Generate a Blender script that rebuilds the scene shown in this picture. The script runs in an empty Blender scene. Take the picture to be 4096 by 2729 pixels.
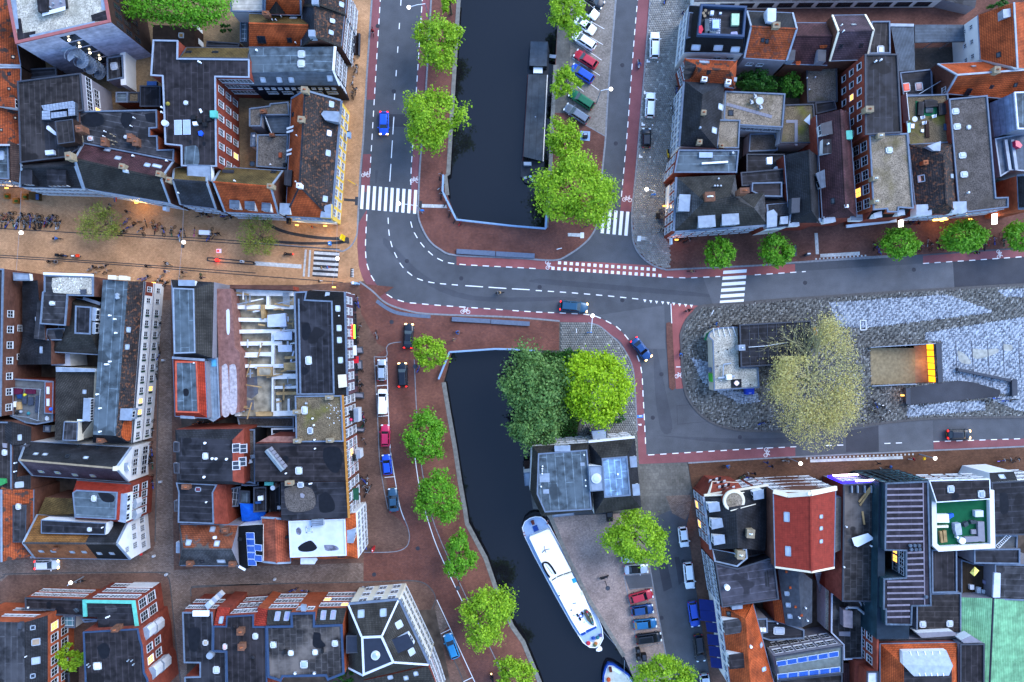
import bpy,bmesh,math,random
import numpy as np
from mathutils import Vector as V3,Matrix,Euler
from mathutils.geometry import tessellate_polygon,intersect_ray_tri
random.seed(7);RNG=np.random.default_rng(11)
sc=bpy.context.scene;COL=sc.collection
# ------------------------------------------------------------------ camera, sky, sun, exposure
H=140.0;S=22.5                      # camera height (m); ground pixels of the 4096 px photograph per metre
cd=bpy.data.cameras.new('camera');cam=bpy.data.objects.new('camera',cd);COL.objects.link(cam)
cam.location=(0,0,H);cam.rotation_euler=(0,0,0)
cd.sensor_width=36;cd.lens=36*H/(4096/S);cd.clip_end=2000;cd.clip_start=1
sc.camera=cam
SUN_EL,SUN_AZ=math.radians(44),math.radians(55)
w=bpy.data.worlds.new('World');sc.world=w;w.use_nodes=True
nt=w.node_tree;bg=nt.nodes['Background'];sky=nt.nodes.new('ShaderNodeTexSky')
sky.sky_type='NISHITA';sky.sun_disc=False;sky.sun_elevation=SUN_EL;sky.sun_rotation=SUN_AZ
sky.air_density=1.0;sky.dust_density=0.4;sky.ozone_density=5.0
nt.links.new(sky.outputs[0],bg.inputs[0]);bg.inputs[1].default_value=0.15
sl=bpy.data.lights.new('sun','SUN');so=bpy.data.objects.new('sun',sl);COL.objects.link(so)
sl.energy=0.8;sl.angle=math.radians(40);sl.color=(1.0,0.97,0.94)
so.rotation_euler=(math.radians(90)-SUN_EL,0,math.pi-SUN_AZ)
vs=sc.view_settings;vs.view_transform='Standard';vs.look='None';vs.gamma=1;vs.use_curve_mapping=False;vs.exposure=2.2
sc.cycles.max_bounces=6;sc.cycles.diffuse_bounces=4;sc.cycles.glossy_bounces=3;sc.cycles.transmission_bounces=2
sc.cycles.use_denoising=True
# ------------------------------------------------------------------ photograph point -> place at a height
TX=TY=0.0;TS=1.0
def T(c,r=None):
    global TX,TY,TS
    if c=='D':TX=TY=0;TS=1.74076
    else:TX,TY,TS=1024.*c,682.*r,1024./2354
def U(x,y,z=0.0):
    k=(H-z)/H/S
    return V3(((TX+x*TS-2048)*k,(1364.5-TY-y*TS)*k,z))
def PTS(fl,z=0.0):return [U(fl[i],fl[i+1],z) for i in range(0,len(fl),2)]
# ------------------------------------------------------------------ materials
def lin(h):
    if isinstance(h,str):
        c=[int(h[i:i+2],16)/255 for i in (0,2,4)]
        return tuple(x/12.92 if x<=.04045 else ((x+.055)/1.055)**2.4 for x in c)
    return tuple(h)
MATS={}
def mat(name,col='808080',rough=.8,var=.18,scale=1.5,kind=None,col2=None,metal=0.,spec=.12,emit=0.,bump=0.,p=None):
    if name in MATS:return MATS[name]
    m=bpy.data.materials.new(name);MATS[name]=m;m.use_nodes=True
    t=m.node_tree;N=t.nodes;L=t.links;b=N['Principled BSDF']
    c=lin(col);c2=lin(col2) if col2 else None
    b.inputs['Roughness'].default_value=rough;b.inputs['Metallic'].default_value=metal
    b.inputs['Specular IOR Level'].default_value=spec
    def nd(ty,**k):
        n=N.new(ty)
        for a,v in k.items():setattr(n,a,v)
        return n
    def noise(sc_,det=3,vec=None):
        n=nd('ShaderNodeTexNoise');n.inputs['Scale'].default_value=sc_;n.inputs['Detail'].default_value=det
        L.new(vec or geo.outputs['Position'],n.inputs['Vector']);return n.outputs['Fac']
    def ramp(f,a,bb,x0=.3,x1=.7):
        n=nd('ShaderNodeMapRange');n.inputs[1].default_value=x0;n.inputs[2].default_value=x1
        n.inputs[3].default_value=a;n.inputs[4].default_value=bb;L.new(f,n.inputs[0]);return n.outputs[0]
    def mix(f,A,B,bt='MIX'):
        n=nd('ShaderNodeMix',data_type='RGBA',blend_type=bt)
        if isinstance(f,float):n.inputs[0].default_value=f
        else:L.new(f,n.inputs[0])
        for k,X in ((6,A),(7,B)):
            if isinstance(X,tuple):n.inputs[k].default_value=(*X,1)
            else:L.new(X,n.inputs[k])
        return n.outputs[2]
    def mul(color,f):
        n=nd('ShaderNodeVectorMath',operation='SCALE')
        if isinstance(color,tuple):n.inputs[0].default_value=color
        else:L.new(color,n.inputs[0])
        L.new(f,n.inputs['Scale']);return n.outputs[0]
    geo=nd('ShaderNodeNewGeometry');uv=nd('ShaderNodeUVMap').outputs[0]
    out=c;h=None
    def bricks(w_,h_,mort,A,B,Mo,off=.5):
        n=nd('ShaderNodeTexBrick');n.offset=off;L.new(uv,n.inputs['Vector'])
        n.inputs['Scale'].default_value=1;n.inputs['Brick Width'].default_value=w_;n.inputs['Row Height'].default_value=h_
        n.inputs['Mortar Size'].default_value=mort;n.inputs['Mortar Smooth'].default_value=.1
        for k,X in (('Color1',A),('Color2',B),('Mortar',Mo)):n.inputs[k].default_value=(*X,1)
        return n
    dk=lambda cc,f:tuple(min(1,x*f) for x in cc)
    if kind=='tiles':       # roof tiles: rows and columns in metres, some replaced tiles
        n=bricks(.24,.34,.04,c,c2 or dk(c,.7),dk(c,.3),0.);out=n.outputs['Color']
        n2=nd('ShaderNodeTexWave',wave_type='BANDS',bands_direction='X');n2.inputs['Scale'].default_value=1.309;L.new(uv,n2.inputs['Vector'])
        h=n2.outputs['Fac'];out=mul(out,ramp(noise(.5,7),.5,1.42))
        if p:out=mix(ramp(noise(p[1],4),0.,1.,.55,.62),out,lin(p[0]))
    elif kind=='brick':
        n=bricks(.5,.16,.02,c,c2 or dk(c,.75),dk(c,.8));out=mul(n.outputs['Color'],ramp(noise(.35,5),.75,1.2))
    elif kind=='paver':     # small street bricks
        n=bricks((p or (.42,.2))[0],(p or (.42,.2))[1],.018,c,c2 or dk(c,.8),dk(c,.6))
        out=mul(n.outputs['Color'],ramp(noise(.25,6),.72,1.25));out=mul(out,ramp(noise(3.,3),.85,1.15))
    elif kind=='bitumen':   # felt sheets with lapped seams, ponding stains
        sw,sl_=p or (1.0,7.)
        n=bricks(sl_,sw,.07,c,dk(c,.78),dk(c,1.75),.37);out=n.outputs['Color']
        out=mul(out,ramp(noise(.9,8),.45,1.6));
        out=mix(ramp(noise(.16,4),0.,.75,.54,.66),out,c2 or dk(c,1.9))
        out=mix(ramp(noise(.22,2),0.,.8,.63,.655),out,dk(c,.42))
    elif kind=='gravel':
        out=mul(c,ramp(noise(5.5,4),.45,1.6));out=mix(ramp(noise(.28,5),0.,.8,.52,.68),out,c2 or lin('4a4a20'))
        out=mul(out,ramp(noise(.8,4),.75,1.2));h=noise(9,2)
    elif kind=='asphalt':
        out=mul(c,ramp(noise(8,4),.86,1.14));out=mul(out,ramp(noise(.11,5),.78,1.2));out=mul(out,ramp(noise(.6,5),.9,1.1));h=noise(14,3)
    elif kind=='island':    # one tint per loose piece
        f=geo.outputs['Random Per Island'];out=mix(f,c,c2 or dk(c,.6))
        if p:out=mix(ramp(f,0.,1.,p[1],p[1]+.02),out,lin(p[0]))
    elif kind=='lines':     # standing seams / boards: p = (spacing, width)
        n=bricks(50.,p[0],p[1],c,dk(c,.86),c2 or dk(c,.5));out=mul(n.outputs['Color'],ramp(noise(.6,5),.72,1.25))
    elif kind=='grid':      # solar cells, glazing squares
        n=bricks(p[0],p[1],p[2],c,dk(c,.85),c2 or dk(c,2.5),0.);out=n.outputs['Color']
    if kind in (None,'lines','grid','brick') and var:out=mul(out,ramp(noise(scale,4),1-var,1+var))
    if isinstance(out,tuple):b.inputs['Base Color'].default_value=(*out,1)
    else:L.new(out,b.inputs['Base Color'])
    if h is not None:
        bm_=nd('ShaderNodeBump');bm_.inputs['Strength'].default_value=bump or .4;bm_.inputs['Distance'].default_value=.05
        L.new(h,bm_.inputs['Height']);L.new(bm_.outputs[0],b.inputs['Normal'])
    if emit:
        b.inputs['Emission Color'].default_value=(*c,1);b.inputs['Emission Strength'].default_value=emit
    return m
def leafmat(name,a,bcol,tr=.35):
    if name in MATS:return MATS[name]
    m=mat(name,a,.55,kind='island',col2=bcol,spec=.25)
    t=m.node_tree;b=t.nodes['Principled BSDF'];tn=t.nodes.new('ShaderNodeBsdfTranslucent');mx=t.nodes.new('ShaderNodeMixShader')
    mx.inputs[0].default_value=tr
    t.links.new(b.inputs['Base Color'].links[0].from_socket,tn.inputs[0])
    t.links.new(b.outputs[0],mx.inputs[1]);t.links.new(tn.outputs[0],mx.inputs[2]);t.links.new(mx.outputs[0],t.nodes['Material Output'].inputs[0])
    return m
# ------------------------------------------------------------------ mesh helper
ORG={}
def org(o):
    while o is not None and o.parent is not None:o=o.parent
    return ORG.get(o.name,V3((0,0,0))) if o is not None else V3((0,0,0))
class M:
    def __init__(s):s.v=[];s.f=[];s.m=[]
    def add(s,vs_,fs,mi=0):
        k=len(s.v);s.v+=[V3(q) for q in vs_];s.f+=[[i+k for i in f] for f in fs];s.m+=[mi]*len(fs);return s
    def face(s,pts,mi=0):return s.add(pts,[list(range(len(pts)))],mi)
    def box(s,x0,y0,z0,x1,y1,z1,mi=0):
        return s.add([(x0,y0,z0),(x1,y0,z0),(x1,y1,z0),(x0,y1,z0),(x0,y0,z1),(x1,y0,z1),(x1,y1,z1),(x0,y1,z1)],
            [(3,2,1,0),(4,5,6,7),(0,1,5,4),(1,2,6,5),(2,3,7,6),(3,0,4,7)],mi)
    def obox(s,c,X,Y,Z,mi=0):      # centre and three half-axes
        c=V3(c);q=[c+a*X+b_*Y+d*Z for d in (-1,1) for (a,b_) in ((-1,-1),(1,-1),(1,1),(-1,1))]
        return s.add(q,[(3,2,1,0),(4,5,6,7),(0,1,5,4),(1,2,6,5),(2,3,7,6),(3,0,4,7)],mi)
    def bar(s,a,b_,w_,h_,mi=0,up=V3((0,0,1))):
        a=V3(a);b_=V3(b_);d=b_-a;L_=d.length
        if L_<1e-6:return s
        d/=L_;y=up.cross(d)
        if y.length<1e-3:y=V3((0,1,0)).cross(d)
        y.normalize();z=d.cross(y);return s.obox((a+b_)/2,d*L_/2,y*w_/2,z*h_/2,mi)
    def prism(s,pts,z0,z1,mi=0,ms=None,bottom=False):
        n=len(pts);pts=ccw(pts);lo=[(p[0],p[1],z0) for p in pts];hi=[(p[0],p[1],z1) for p in pts];k=len(s.v)
        tri=tessellate_polygon([[V3((p[0],p[1],0)) for p in pts]])
        s.v+=[V3(q) for q in lo+hi]
        for t in tri:s.f.append(up_tri(s.v,[n+k+i for i in t]));s.m.append(mi)
        for i in range(n):
            j=(i+1)%n;s.f.append([k+i,k+j,k+n+j,k+n+i]);s.m.append(mi if ms is None else ms)
        return s
    def cyl(s,a,b_,r0,r1=None,n=8,mi=0,cap=True):
        a=V3(a);b_=V3(b_);r1=r0 if r1 is None else r1;d=(b_-a).normalized()
        x=d.orthogonal().normalized();y=d.cross(x);k=len(s.v)
        for c,r in ((a,r0),(b_,r1)):
            for i in range(n):
                t=2*math.pi*i/n;s.v.append(c+(x*math.cos(t)+y*math.sin(t))*r)
        for i in range(n):s.f.append([k+i,k+(i+1)%n,k+n+(i+1)%n,k+n+i]);s.m.append(mi)
        if cap:s.f+=[[k+n-1-i for i in range(n)],[k+n+i for i in range(n)]];s.m+=[mi,mi]
        return s
    def tube(s,pts,r,n=6,mi=0):
        for a,b_ in zip(pts,pts[1:]):s.cyl(a,b_,r,r,n,mi)
        return s
    def ball(s,c,r,n=8,mi=0,sz=1.):
        c=V3(c);k=len(s.v);R=n//2
        for i in range(1,R):
            for j in range(n):
                a=math.pi*i/R;t=2*math.pi*j/n
                s.v.append(c+V3((math.sin(a)*math.cos(t),math.sin(a)*math.sin(t),math.cos(a)*sz))*r)
        s.v+=[c+V3((0,0,r*sz)),c-V3((0,0,r*sz))];tp=len(s.v)-2
        for i in range(R-2):
            for j in range(n):s.f.append([k+i*n+j,k+(i+1)*n+j,k+(i+1)*n+(j+1)%n,k+i*n+(j+1)%n]);s.m.append(mi)
        for j in range(n):
            s.f.append([tp,k+j,k+(j+1)%n]);s.f.append([tp+1,k+(R-2)*n+(j+1)%n,k+(R-2)*n+j]);s.m+=[mi,mi]
        return s
    def ring(s,c,X,Y,r,t,n=16,mi=0):   # flat annulus in plane X, Y
        c=V3(c);k=len(s.v)
        for i in range(n):
            a=2*math.pi*i/n;d=X*math.cos(a)+Y*math.sin(a);s.v+=[c+d*(r-t),c+d*r]
        for i in range(n):
            j=(i+1)%n;s.f.append([k+2*i,k+2*i+1,k+2*j+1,k+2*j]);s.m.append(mi)
        return s
    def mesh(s,name,mats,o=V3((0,0,0)),smooth=False,ang=None):
        me=bpy.data.meshes.new(name);me.from_pydata([(q-o)[:] for q in s.v],[],s.f)
        for m in mats:me.materials.append(m)
        if len(mats)>1:me.polygons.foreach_set('material_index',s.m)
        if smooth:me.polygons.foreach_set('use_smooth',[True]*len(me.polygons))
        uvl=me.uv_layers.new(name='UVMap');data=np.zeros((len(me.loops),2),'f');li=0
        if ang is None:        # flat faces share the direction of their longest outer edge
            ed={}
            for f in s.f:
                a,b_,c=s.v[f[0]],s.v[f[1]],s.v[f[2]];n=(b_-a).cross(c-a)
                if n.length>1e-9 and abs(n.z)>.985*n.length:
                    for i in range(len(f)):k=tuple(sorted((f[i-1],f[i])));ed[k]=ed.get(k,0)+1
            best=max((k for k in ed if ed[k]==1),key=lambda k:(s.v[k[0]]-s.v[k[1]]).length,default=None)
            if best:e=s.v[best[0]]-s.v[best[1]];ang=V3((e.x,e.y,0)).normalized() if V3((e.x,e.y)).length>1e-6 else None
        for f in s.f:
            a,b_,c=s.v[f[0]],s.v[f[1]],s.v[f[2]];n=(b_-a).cross(c-a)
            if n.length<1e-9:li+=len(f);continue
            n.normalize()
            if abs(n.z)>.985:
                u=ang or V3((1,0,0));v_=V3((-u.y,u.x,0))
            else:u=V3((-n.y,n.x,0)).normalized();v_=n.cross(u)
            for i in f:q=s.v[i];data[li]=(q.dot(u),q.dot(v_));li+=1
        uvl.data.foreach_set('uv',data.ravel());return me
    def build(s,name,mats,parent=None,smooth=False,local=False,ang=None):
        if not isinstance(mats,(list,tuple)):mats=[mats]
        o=V3((0,0,0)) if local else org(parent)
        ob=bpy.data.objects.new(name,s.mesh(name,mats,o,smooth,ang));COL.objects.link(ob)
        if parent is not None:ob.parent=parent
        return ob
def area2(p):return sum(p[i-1][0]*p[i][1]-p[i][0]*p[i-1][1] for i in range(len(p)))
def ccw(p):return list(p) if area2(p)>0 else list(p)[::-1]
def up_tri(V,t):
    a,b_,c=V[t[0]],V[t[1]],V[t[2]]
    return list(t) if (b_.x-a.x)*(c.y-a.y)-(b_.y-a.y)*(c.x-a.x)>0 else list(t)[::-1]
def tag(o,label=None,cat=None,group=None,kind=None):
    if label:o['label']=label
    if cat:o['category']=cat
    if group:o['group']=group
    if kind:o['kind']=kind
    return o
def empty(name,loc,label,cat,group=None,rz=0.):
    o=bpy.data.objects.new(name,None);COL.objects.link(o);o.location=loc;o.rotation_euler=(0,0,rz);o.empty_display_size=.3
    ORG[o.name]=V3(loc);return tag(o,label,cat,group)
def copytree(o,parent=None):
    c=o.copy();COL.objects.link(c);c.parent=parent
    for ch in o.children:copytree(ch,c)
    return c
def remat(root,old,new):                 # swap a material on a copied tree (slots on the object)
    for o in [root]+list(root.children_recursive):
        if o.type=='MESH':
            for i,s_ in enumerate(o.material_slots):
                if s_.material==old:s_.link='OBJECT';s_.material=new
def struct(o):o['kind']='structure';return o
Xa=V3((1,0,0))
def sheet(name,fl,z,m,sides=0.,ang=Xa,holes=()):
    """flat surface at height z; with sides > 0 a slab whose edge drops that far"""
    pts=PTS(fl) if not isinstance(fl[0],V3) else fl
    q=M()
    rings=[ccw(pts)]+[ccw(PTS(h) if not isinstance(h[0],V3) else h)[::-1] for h in holes]
    allp=[p for r in rings for p in r];q.v=[V3((p.x,p.y,z)) for p in allp]
    for t in tessellate_polygon([[V3((p.x,p.y,0)) for p in r] for r in rings]):q.f.append(up_tri(q.v,t));q.m.append(0)
    if sides:
        k0=0
        for r in rings:
            n=len(r);k=len(q.v);q.v+=[V3((p.x,p.y,z-sides)) for p in r]
            for i in range(n):
                j=(i+1)%n;q.f.append([k+i,k+j,k0+j,k0+i]);q.m.append(0)
            k0+=n
    return struct(q.build(name,m,ang=ang))
def offset(pts,d):
    out=[]
    for i,p in enumerate(pts):
        a=pts[max(0,i-1)];b_=pts[min(len(pts)-1,i+1)];t=(b_-a);t.z=0;t.normalize();out.append(p+V3((-t.y,t.x,0))*d)
    return out
def smoothline(pts,n=4):
    if len(pts)<3:return pts
    out=[]
    for i in range(len(pts)-1):
        p0=pts[max(0,i-1)];p1=pts[i];p2=pts[i+1];p3=pts[min(len(pts)-1,i+2)]
        for k in range(n):
            t=k/n;out.append(.5*((2*p1)+(p2-p0)*t+(2*p0-5*p1+4*p2-p3)*t*t+(3*p1-p0-3*p2+p3)*t**3))
    return out+[pts[-1]]
def strip(name,pts,wd,z,m,thick=0.):
    pts=[V3((p.x,p.y,0)) for p in pts];A=offset(pts,wd/2);B=offset(pts,-wd/2);q=M();n=len(pts)
    up=V3((0,0,z));dn=V3((0,0,z-thick))
    q.v=[p+up for p in B]+[p+up for p in A]+[p+dn for p in B]+[p+dn for p in A]
    for i in range(n-1):
        q.f.append([i,i+1,n+i+1,n+i]);q.m.append(0)
        if thick:q.f+=[[2*n+i,2*n+i+1,i+1,i],[n+i,n+i+1,3*n+i+1,3*n+i]];q.m+=[0,0]
    if thick:q.f+=[[0,n,3*n,2*n],[n-1,3*n-1,4*n-1,2*n-1]];q.m+=[0,0]
    return struct(q.build(name,m))
def along(pts,d0):
    for a,b_ in zip(pts,pts[1:]):
        L_=(b_-a).length
        if d0<=L_:return a+(b_-a)*(d0/L_),(b_-a).normalized()
        d0-=L_
    return pts[-1],(pts[-1]-pts[-2]).normalized()
def plen(pts):return sum((b_-a).length for a,b_ in zip(pts,pts[1:]))
def dashes(name,fl,dl=1.08,gap=1.0,wd=.16,z=.012,start=0.,m=None):
    pts=smoothline(PTS(fl));L_=plen(pts);q=M();d=start
    while d+dl*.6<L_:
        a,_=along(pts,d);b_,_=along(pts,min(L_,d+dl));t=(b_-a).normalized();n=V3((-t.y,t.x,0))*wd/2;u=V3((0,0,z))
        q.face([a-n+u,b_-n+u,b_+n+u,a+n+u]);d+=dl+gap
    return struct(q.build(name,m or MATS['road_paint']))
# ------------------------------------------------------------------ ground materials
mat('road_paint','d8d8d8',.7,var=.06,scale=6)
asph=mat('asphalt','4a4c50',.85,kind='asphalt');asph2=mat('asphalt_dark_patch','3a3b40',.85,kind='asphalt');asph3=mat('asphalt_worn','54565a',.85,kind='asphalt')
red=mat('red_bike_asphalt','74484a',.85,kind='asphalt');red2=mat('red_bike_asphalt_new','864e4b',.85,kind='asphalt')
quay=mat('purple_brick_paving','6c453a',.85,kind='paver',col2='5f3f38');brown=mat('brown_brick_paving','6a5044',.85,kind='paver',col2='5a443a')
redb=mat('red_brick_paving','67463d',.85,kind='paver',col2='5a3d35');yel=mat('yellow_brick_paving','ae8460',.85,kind='paver',col2='9e7856')
cob=mat('cobblestones','847c74',.85,kind='paver',col2='6c655d',p=(.24,.2));pink=mat('pink_cobblestones','9a877c',.85,kind='paver',col2='80706a',p=(.24,.2))
clink=mat('dark_clinker_paving','66564c',.85,kind='paver',col2='7c6c62',p=(.4,.2));slabg=mat('worn_concrete_paving','63605a',.85,kind='paver',col2='56544f',p=(.6,.6))
kerbm=mat('granite_kerb','74767a',.8,var=.2,scale=3);kerbd=mat('dark_kerb_stone','4d4b4a',.8,var=.2,scale=3)
band=mat('dark_basalt_band','3d3c3d',.8,kind='paver',col2='333234');white_tile=mat('white_paving_tiles','b9b9b6',.8,kind='paver',col2='a5a5a3',p=(.3,.3))
grt=mat('grey_paving_tile','6c6a66',.85,kind='island',col2='84827e',p=('9a9892',.96))
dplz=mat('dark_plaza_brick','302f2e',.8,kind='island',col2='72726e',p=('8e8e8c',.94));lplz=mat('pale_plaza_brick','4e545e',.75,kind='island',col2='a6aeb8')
soil=mat('courtyard_soil','4a4038',.95,var=.5,scale=.6);quaystone=mat('quay_stone','6e6c66',.85,var=.25,scale=2);wallm=mat('quay_wall_brick','3c3533',.9,kind='brick')
steel=mat('galvanised_steel','8f99a3',.45,var=.08,metal=.4);granite=mat('bench_stone','566070',.6,var=.15,scale=4)
# ------------------------------------------------------------------ ground, canals
T('D')
NC=PTS([1054,-60,1054,0,1043,180,1030,400,1023.5,405,1028,449,1049.6,506,1150,515,1255,523,1258,478,1265,380,1268,295,1271,250,1276,150,1280,75,1287,0,1291,-60])
SCN=PTS([1038,811,1019.5,878.6,1032,953.6,1046,1033,1057,1108,1069,1175,1073,1203,1116,1283,1138,1348,1177,1440,1202,1475,1239,1565,1262,1625,
           1500,1625,1475,1600,1454,1555,1434,1508,1401.6,1455,1351.6,1375,1301.6,1275,1266,1190,1242,1160,1215,1106,1219,1010,1222,808,1140,804])
T(3,2);STAIR=PTS([935,62,1528,25,1550,385,945,412])
B=170.
outer=[V3((-B,-B,0)),V3((B,-B,0)),V3((B,B,0)),V3((-B,B,0))]
g=sheet('road',outer,0,asph,holes=(NC,SCN,STAIR))
water=mat('canal_water','131417',.06,var=0,spec=.36)
t_=water.node_tree;nz=t_.nodes.new('ShaderNodeTexNoise');nz.inputs['Scale'].default_value=1.2;nz.inputs['Detail'].default_value=4
bp=t_.nodes.new('ShaderNodeBump');bp.inputs['Strength'].default_value=.12;bp.inputs['Distance'].default_value=.04
t_.links.new(t_.nodes['New Geometry'].outputs[0] if 'New Geometry' in t_.nodes else t_.nodes['Geometry'].outputs[0],nz.inputs[0]);t_.links.new(nz.outputs[0],bp.inputs['Height']);t_.links.new(bp.outputs[0],t_.nodes['Principled BSDF'].inputs['Normal'])
for nm,c in (('north',NC),('south',SCN)):
    sheet('canal_water',[V3((p.x*1.0,p.y,0)) for p in offset(c+[c[0]],-1. if area2(c)>0 else 1.)[:-1]],-1.6,water)
    q=M()
    for a,b_ in zip(c,c[1:]+c[:1]):q.face([a,b_,b_+V3((0,0,-3)),a+V3((0,0,-3))])
    struct(q.build('quay_wall',wallm))
    bed=sheet('canal_bed',[p+V3((0,0,0)) for p in c],-3,soil)
def zz():
    zz.k+=.0007;return .10+zz.k
zz.k=0
# --- west quay, bridge deck and east quay between the road and the north canal
T('D')
Q1=[991,-60,990.8,0,988,50,979.5,195,968,345,964.5,392,962,449,961,492,968,519,986,552,1011,573,1048,587,1177,592.5,1249,598,1276.6,598,1294,593,1331.6,569,1359,542,1374,509,1378,467,1384,392,1391.6,315,1396.6,225,1415,0,1420,-60]
NCi=[1291,-60,1287,0,1280,75,1276,150,1271,250,1268,295,1265,380,1258,478,1255,523,1150,515,1049.6,506,1028,449,1023.5,405,1030,400,1043,180,1054,0,1054,-60]
sheet('quay_pavement',Q1+NCi,zz(),quay,.1)
kq=strip('kerb',smoothline(PTS(Q1[2:-2])),.3,.125,kerbm,.125)
T(2,0)
sheet('parking_lot',[545,-60,958,-60,952,0,880,900,862,1255,640,1130,525,1040],zz(),cob)
sheet('quay_edge_paving',[436,-60,545,-60,525,1040,385,1040,415,300],zz(),slabg)
strip('kerb',PTS([525,1035,640,1130,862,1258]),.16,.12,kerbm,.1)
sheet('quay_corner_paving',[640,1130,862,1258,850,1400,700,1500,600,1150],.1035,redb)
for a,b_ in (((740,70),(808,102)),((715,195),(848,270)),((590,270),(835,413)),((580,390),(822,555)),((555,535),(808,697)),((640,715),(800,832)),((600,800),(660,845))):
    pa,pb=U(*a),U(*b_);strip('parking_bay_line',[pa,pb],.09,.118,MATS['road_paint'])
# --- quay coping stones along both canals
for c in (NC[1:6],NC[8:14]):strip('quay_coping',[p for p in c],.7,.16,quaystone,.3)
T('D')
strip('quay_coping',SCN[1:15],.75,.16,quaystone,.3);strip('quay_coping',SCN[16:23],.7,.16,quaystone,.3)
# --- north-west yellow brick street and pavements
NW=[-700,-500,858,-500,854.5,0,843,175,834.5,325,829.5,392,828,392,822,517,819.5,542,808,564,793,575.5,790,578,826,560,822,600,826,647,818,655,812,672,-700,640]
NW=[-700,-500,858,-500,854.5,0,843,175,834.5,325,828.5,392,822,517,821,567,824.5,612,832,636,836,646,824,648,815,672,815,690,-700,660]
sheet('yellow_brick_street',NW,zz(),yel,.1)
strip('kerb',smoothline(PTS([858,-60,854.5,0,843,175,834.5,325,828.5,392,822,517])),.3,.125,kerbm,.125)
strip('kerb',smoothline(PTS([822,517,819.5,542,808,564,793,575.5,781,578,765,573,585,559])),.25,.112,kerbm,.05)
T(0,1)
for fl in ([0,535,700,575,1600,635,2354,685],[0,780,1000,845,2354,945],[0,800,1000,862,2354,970],[750,550,1250,590,2000,635,2354,665]):
    strip('gutter_line',smoothline(PTS(fl)),.16,.113,band)
T(1,1)
for fl in ([0,675,400,705,770,722],[0,970,500,1008,800,1032]):strip('gutter_line',smoothline(PTS(fl)),.16,.113,band)
strip('basalt_band',smoothline(PTS([50,455,120,500,250,560,430,600,640,625,845,628])),.55,.1145,band)
strip('basalt_band',smoothline(PTS([0,640,160,655,440,672,700,668,845,655])),.5,.1145,band);strip('basalt_band',PTS([843,620,847,675]),.5,.1155,band)
sheet('basalt_band',[810,258,915,265,915,290,810,282],.1145,band);sheet('floor_mat',[913,242,940,244,938,323,910,322],.117,asph2)
sheet('crossing_base',[537,735,770,750,752,992,520,975],.114,band)
T(0,1);strip('basalt_band',smoothline(PTS([1915,815,1940,805,2300,840,2330,850,2320,865,1940,835,1915,818])),.22,.1145,band)
sheet('lamp_base',[1668,680,1700,682,1698,715,1665,713],.1145,band)
T(1,1);
o_=strip('pale_brick_median',PTS([-10,855,420,885]),.7,.1145,white_tile);strip('pale_brick_median',PTS([460,728,440,976]),.35,.1145,white_tile);strip('pale_brick_median',PTS([500,732,485,978]),.35,.1145,white_tile)
def zebra(p0,q0,p1,q1,n,wd,z=.012,name='zebra_crossing',m=None,m2=None):
    """stripes from the line p0-q0 (first) to p1-q1 (last)"""
    root=M();P0,Q0,P1,Q1=U(*p0),U(*q0),U(*p1),U(*q1);d=(P1-P0).normalized()*wd*S_t()/2
    first=None
    for i in range(n):
        t=i/max(1,n-1);a=P0.lerp(P1,t);b_=Q0.lerp(Q1,t);u=V3((0,0,z));qd=M().face([a-d+u,b_-d+u,b_+d+u,a+d+u])
        o=qd.build(name if first is None else 'stripe',m or MATS['road_paint'],first);struct(o) if first is None else None
        first=first or o
    return first
def S_t():return TS/S
T(1,1);zebra((984,137),(971,355),(1469,180),(1458,398),10,28)
zebra((535,758),(768,772),(521,948),(753,962),5,25,.1165,m=white_tile)
T(2,1);zebra((848,360),(829,578),(1065,380),(1047,600),5,30);zebra((1942,938),(2158,924),(1911,1213),(2131,1198),6,30)
def squares(a,b_,n,sz,z,m=None,name='block_marking'):
    A,B_=U(*a),U(*b_);t=(B_-A).normalized();nn=V3((-t.y,t.x,0));h=sz*S_t()/2;q=M()
    for i in range(n):
        c=A.lerp(B_,i/(n-1))+V3((0,0,z));q.face([c-t*h-nn*h,c+t*h-nn*h,c+t*h+nn*h,c-t*h+nn*h])
    return struct(q.build(name,m or MATS['road_paint']))
squares((437,850),(1307,911),17,28,.012);squares((377,900),(1360,967),19,28,.012)
q=M()
for i,(x,y) in enumerate(((1221,1200),(1276,1207),(1329,1213),(1385,1218),(1436,1223),(1487,1229),(1541,1236),(1596,1242),(1649,1248))):
    q.face([U(x-14,y-14,.016),U(x+1,y+15,.016),U(x+14,y-11,.016)])
struct(q.build('yield_teeth',MATS['road_paint']))
T(1,1);sheet('crossing_base',[870,900,900,903,895,985,866,985],.1145,band);q=M()
for k in range(4):q.face([U(900,903+k*20,.117),U(872,913+k*20,.117),U(898,923+k*20,.117)])
struct(q.build('yield_teeth',white_tile))
# --- red bicycle lanes
T(1,0)
sheet('bike_lane',[1068,-60,1147,-60,1145,0,1110,600,1095,918,1020,918,1024,700,1062,0],.005,red)
sheet('bike_lane',[985,1418,1058,1418,1053,1568,1040,1765,964,1765,975,1568],.0055,red)
sheet('bike_lane',[1532,-60,1615,-60,1610,0,1600,200,1570,700,1515,1400,1500,1940,1420,1935,1432,1568,1492,560],.006,red)
sheet('road_patch',[1230,1050,1430,1055,1425,1170,1225,1165],.0045,asph2);sheet('road_patch',[1145,0,1300,-60,1235,1000,1225,1568,1060,1568,1095,918],.0025,asph)
T(1,1)
lane=[942,355,1018,362,1018,480,1008,640,1010,790,1030,890,1075,1000,1145,1088,1250,1172,1360,1210,1500,1226,1700,1243,2100,1270,2354,1287]
lo=[2354,1350,2100,1338,1620,1320,1400,1290,1200,1220,1070,1110,990,1010,945,880,932,760,930,600,935,500]
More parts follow.
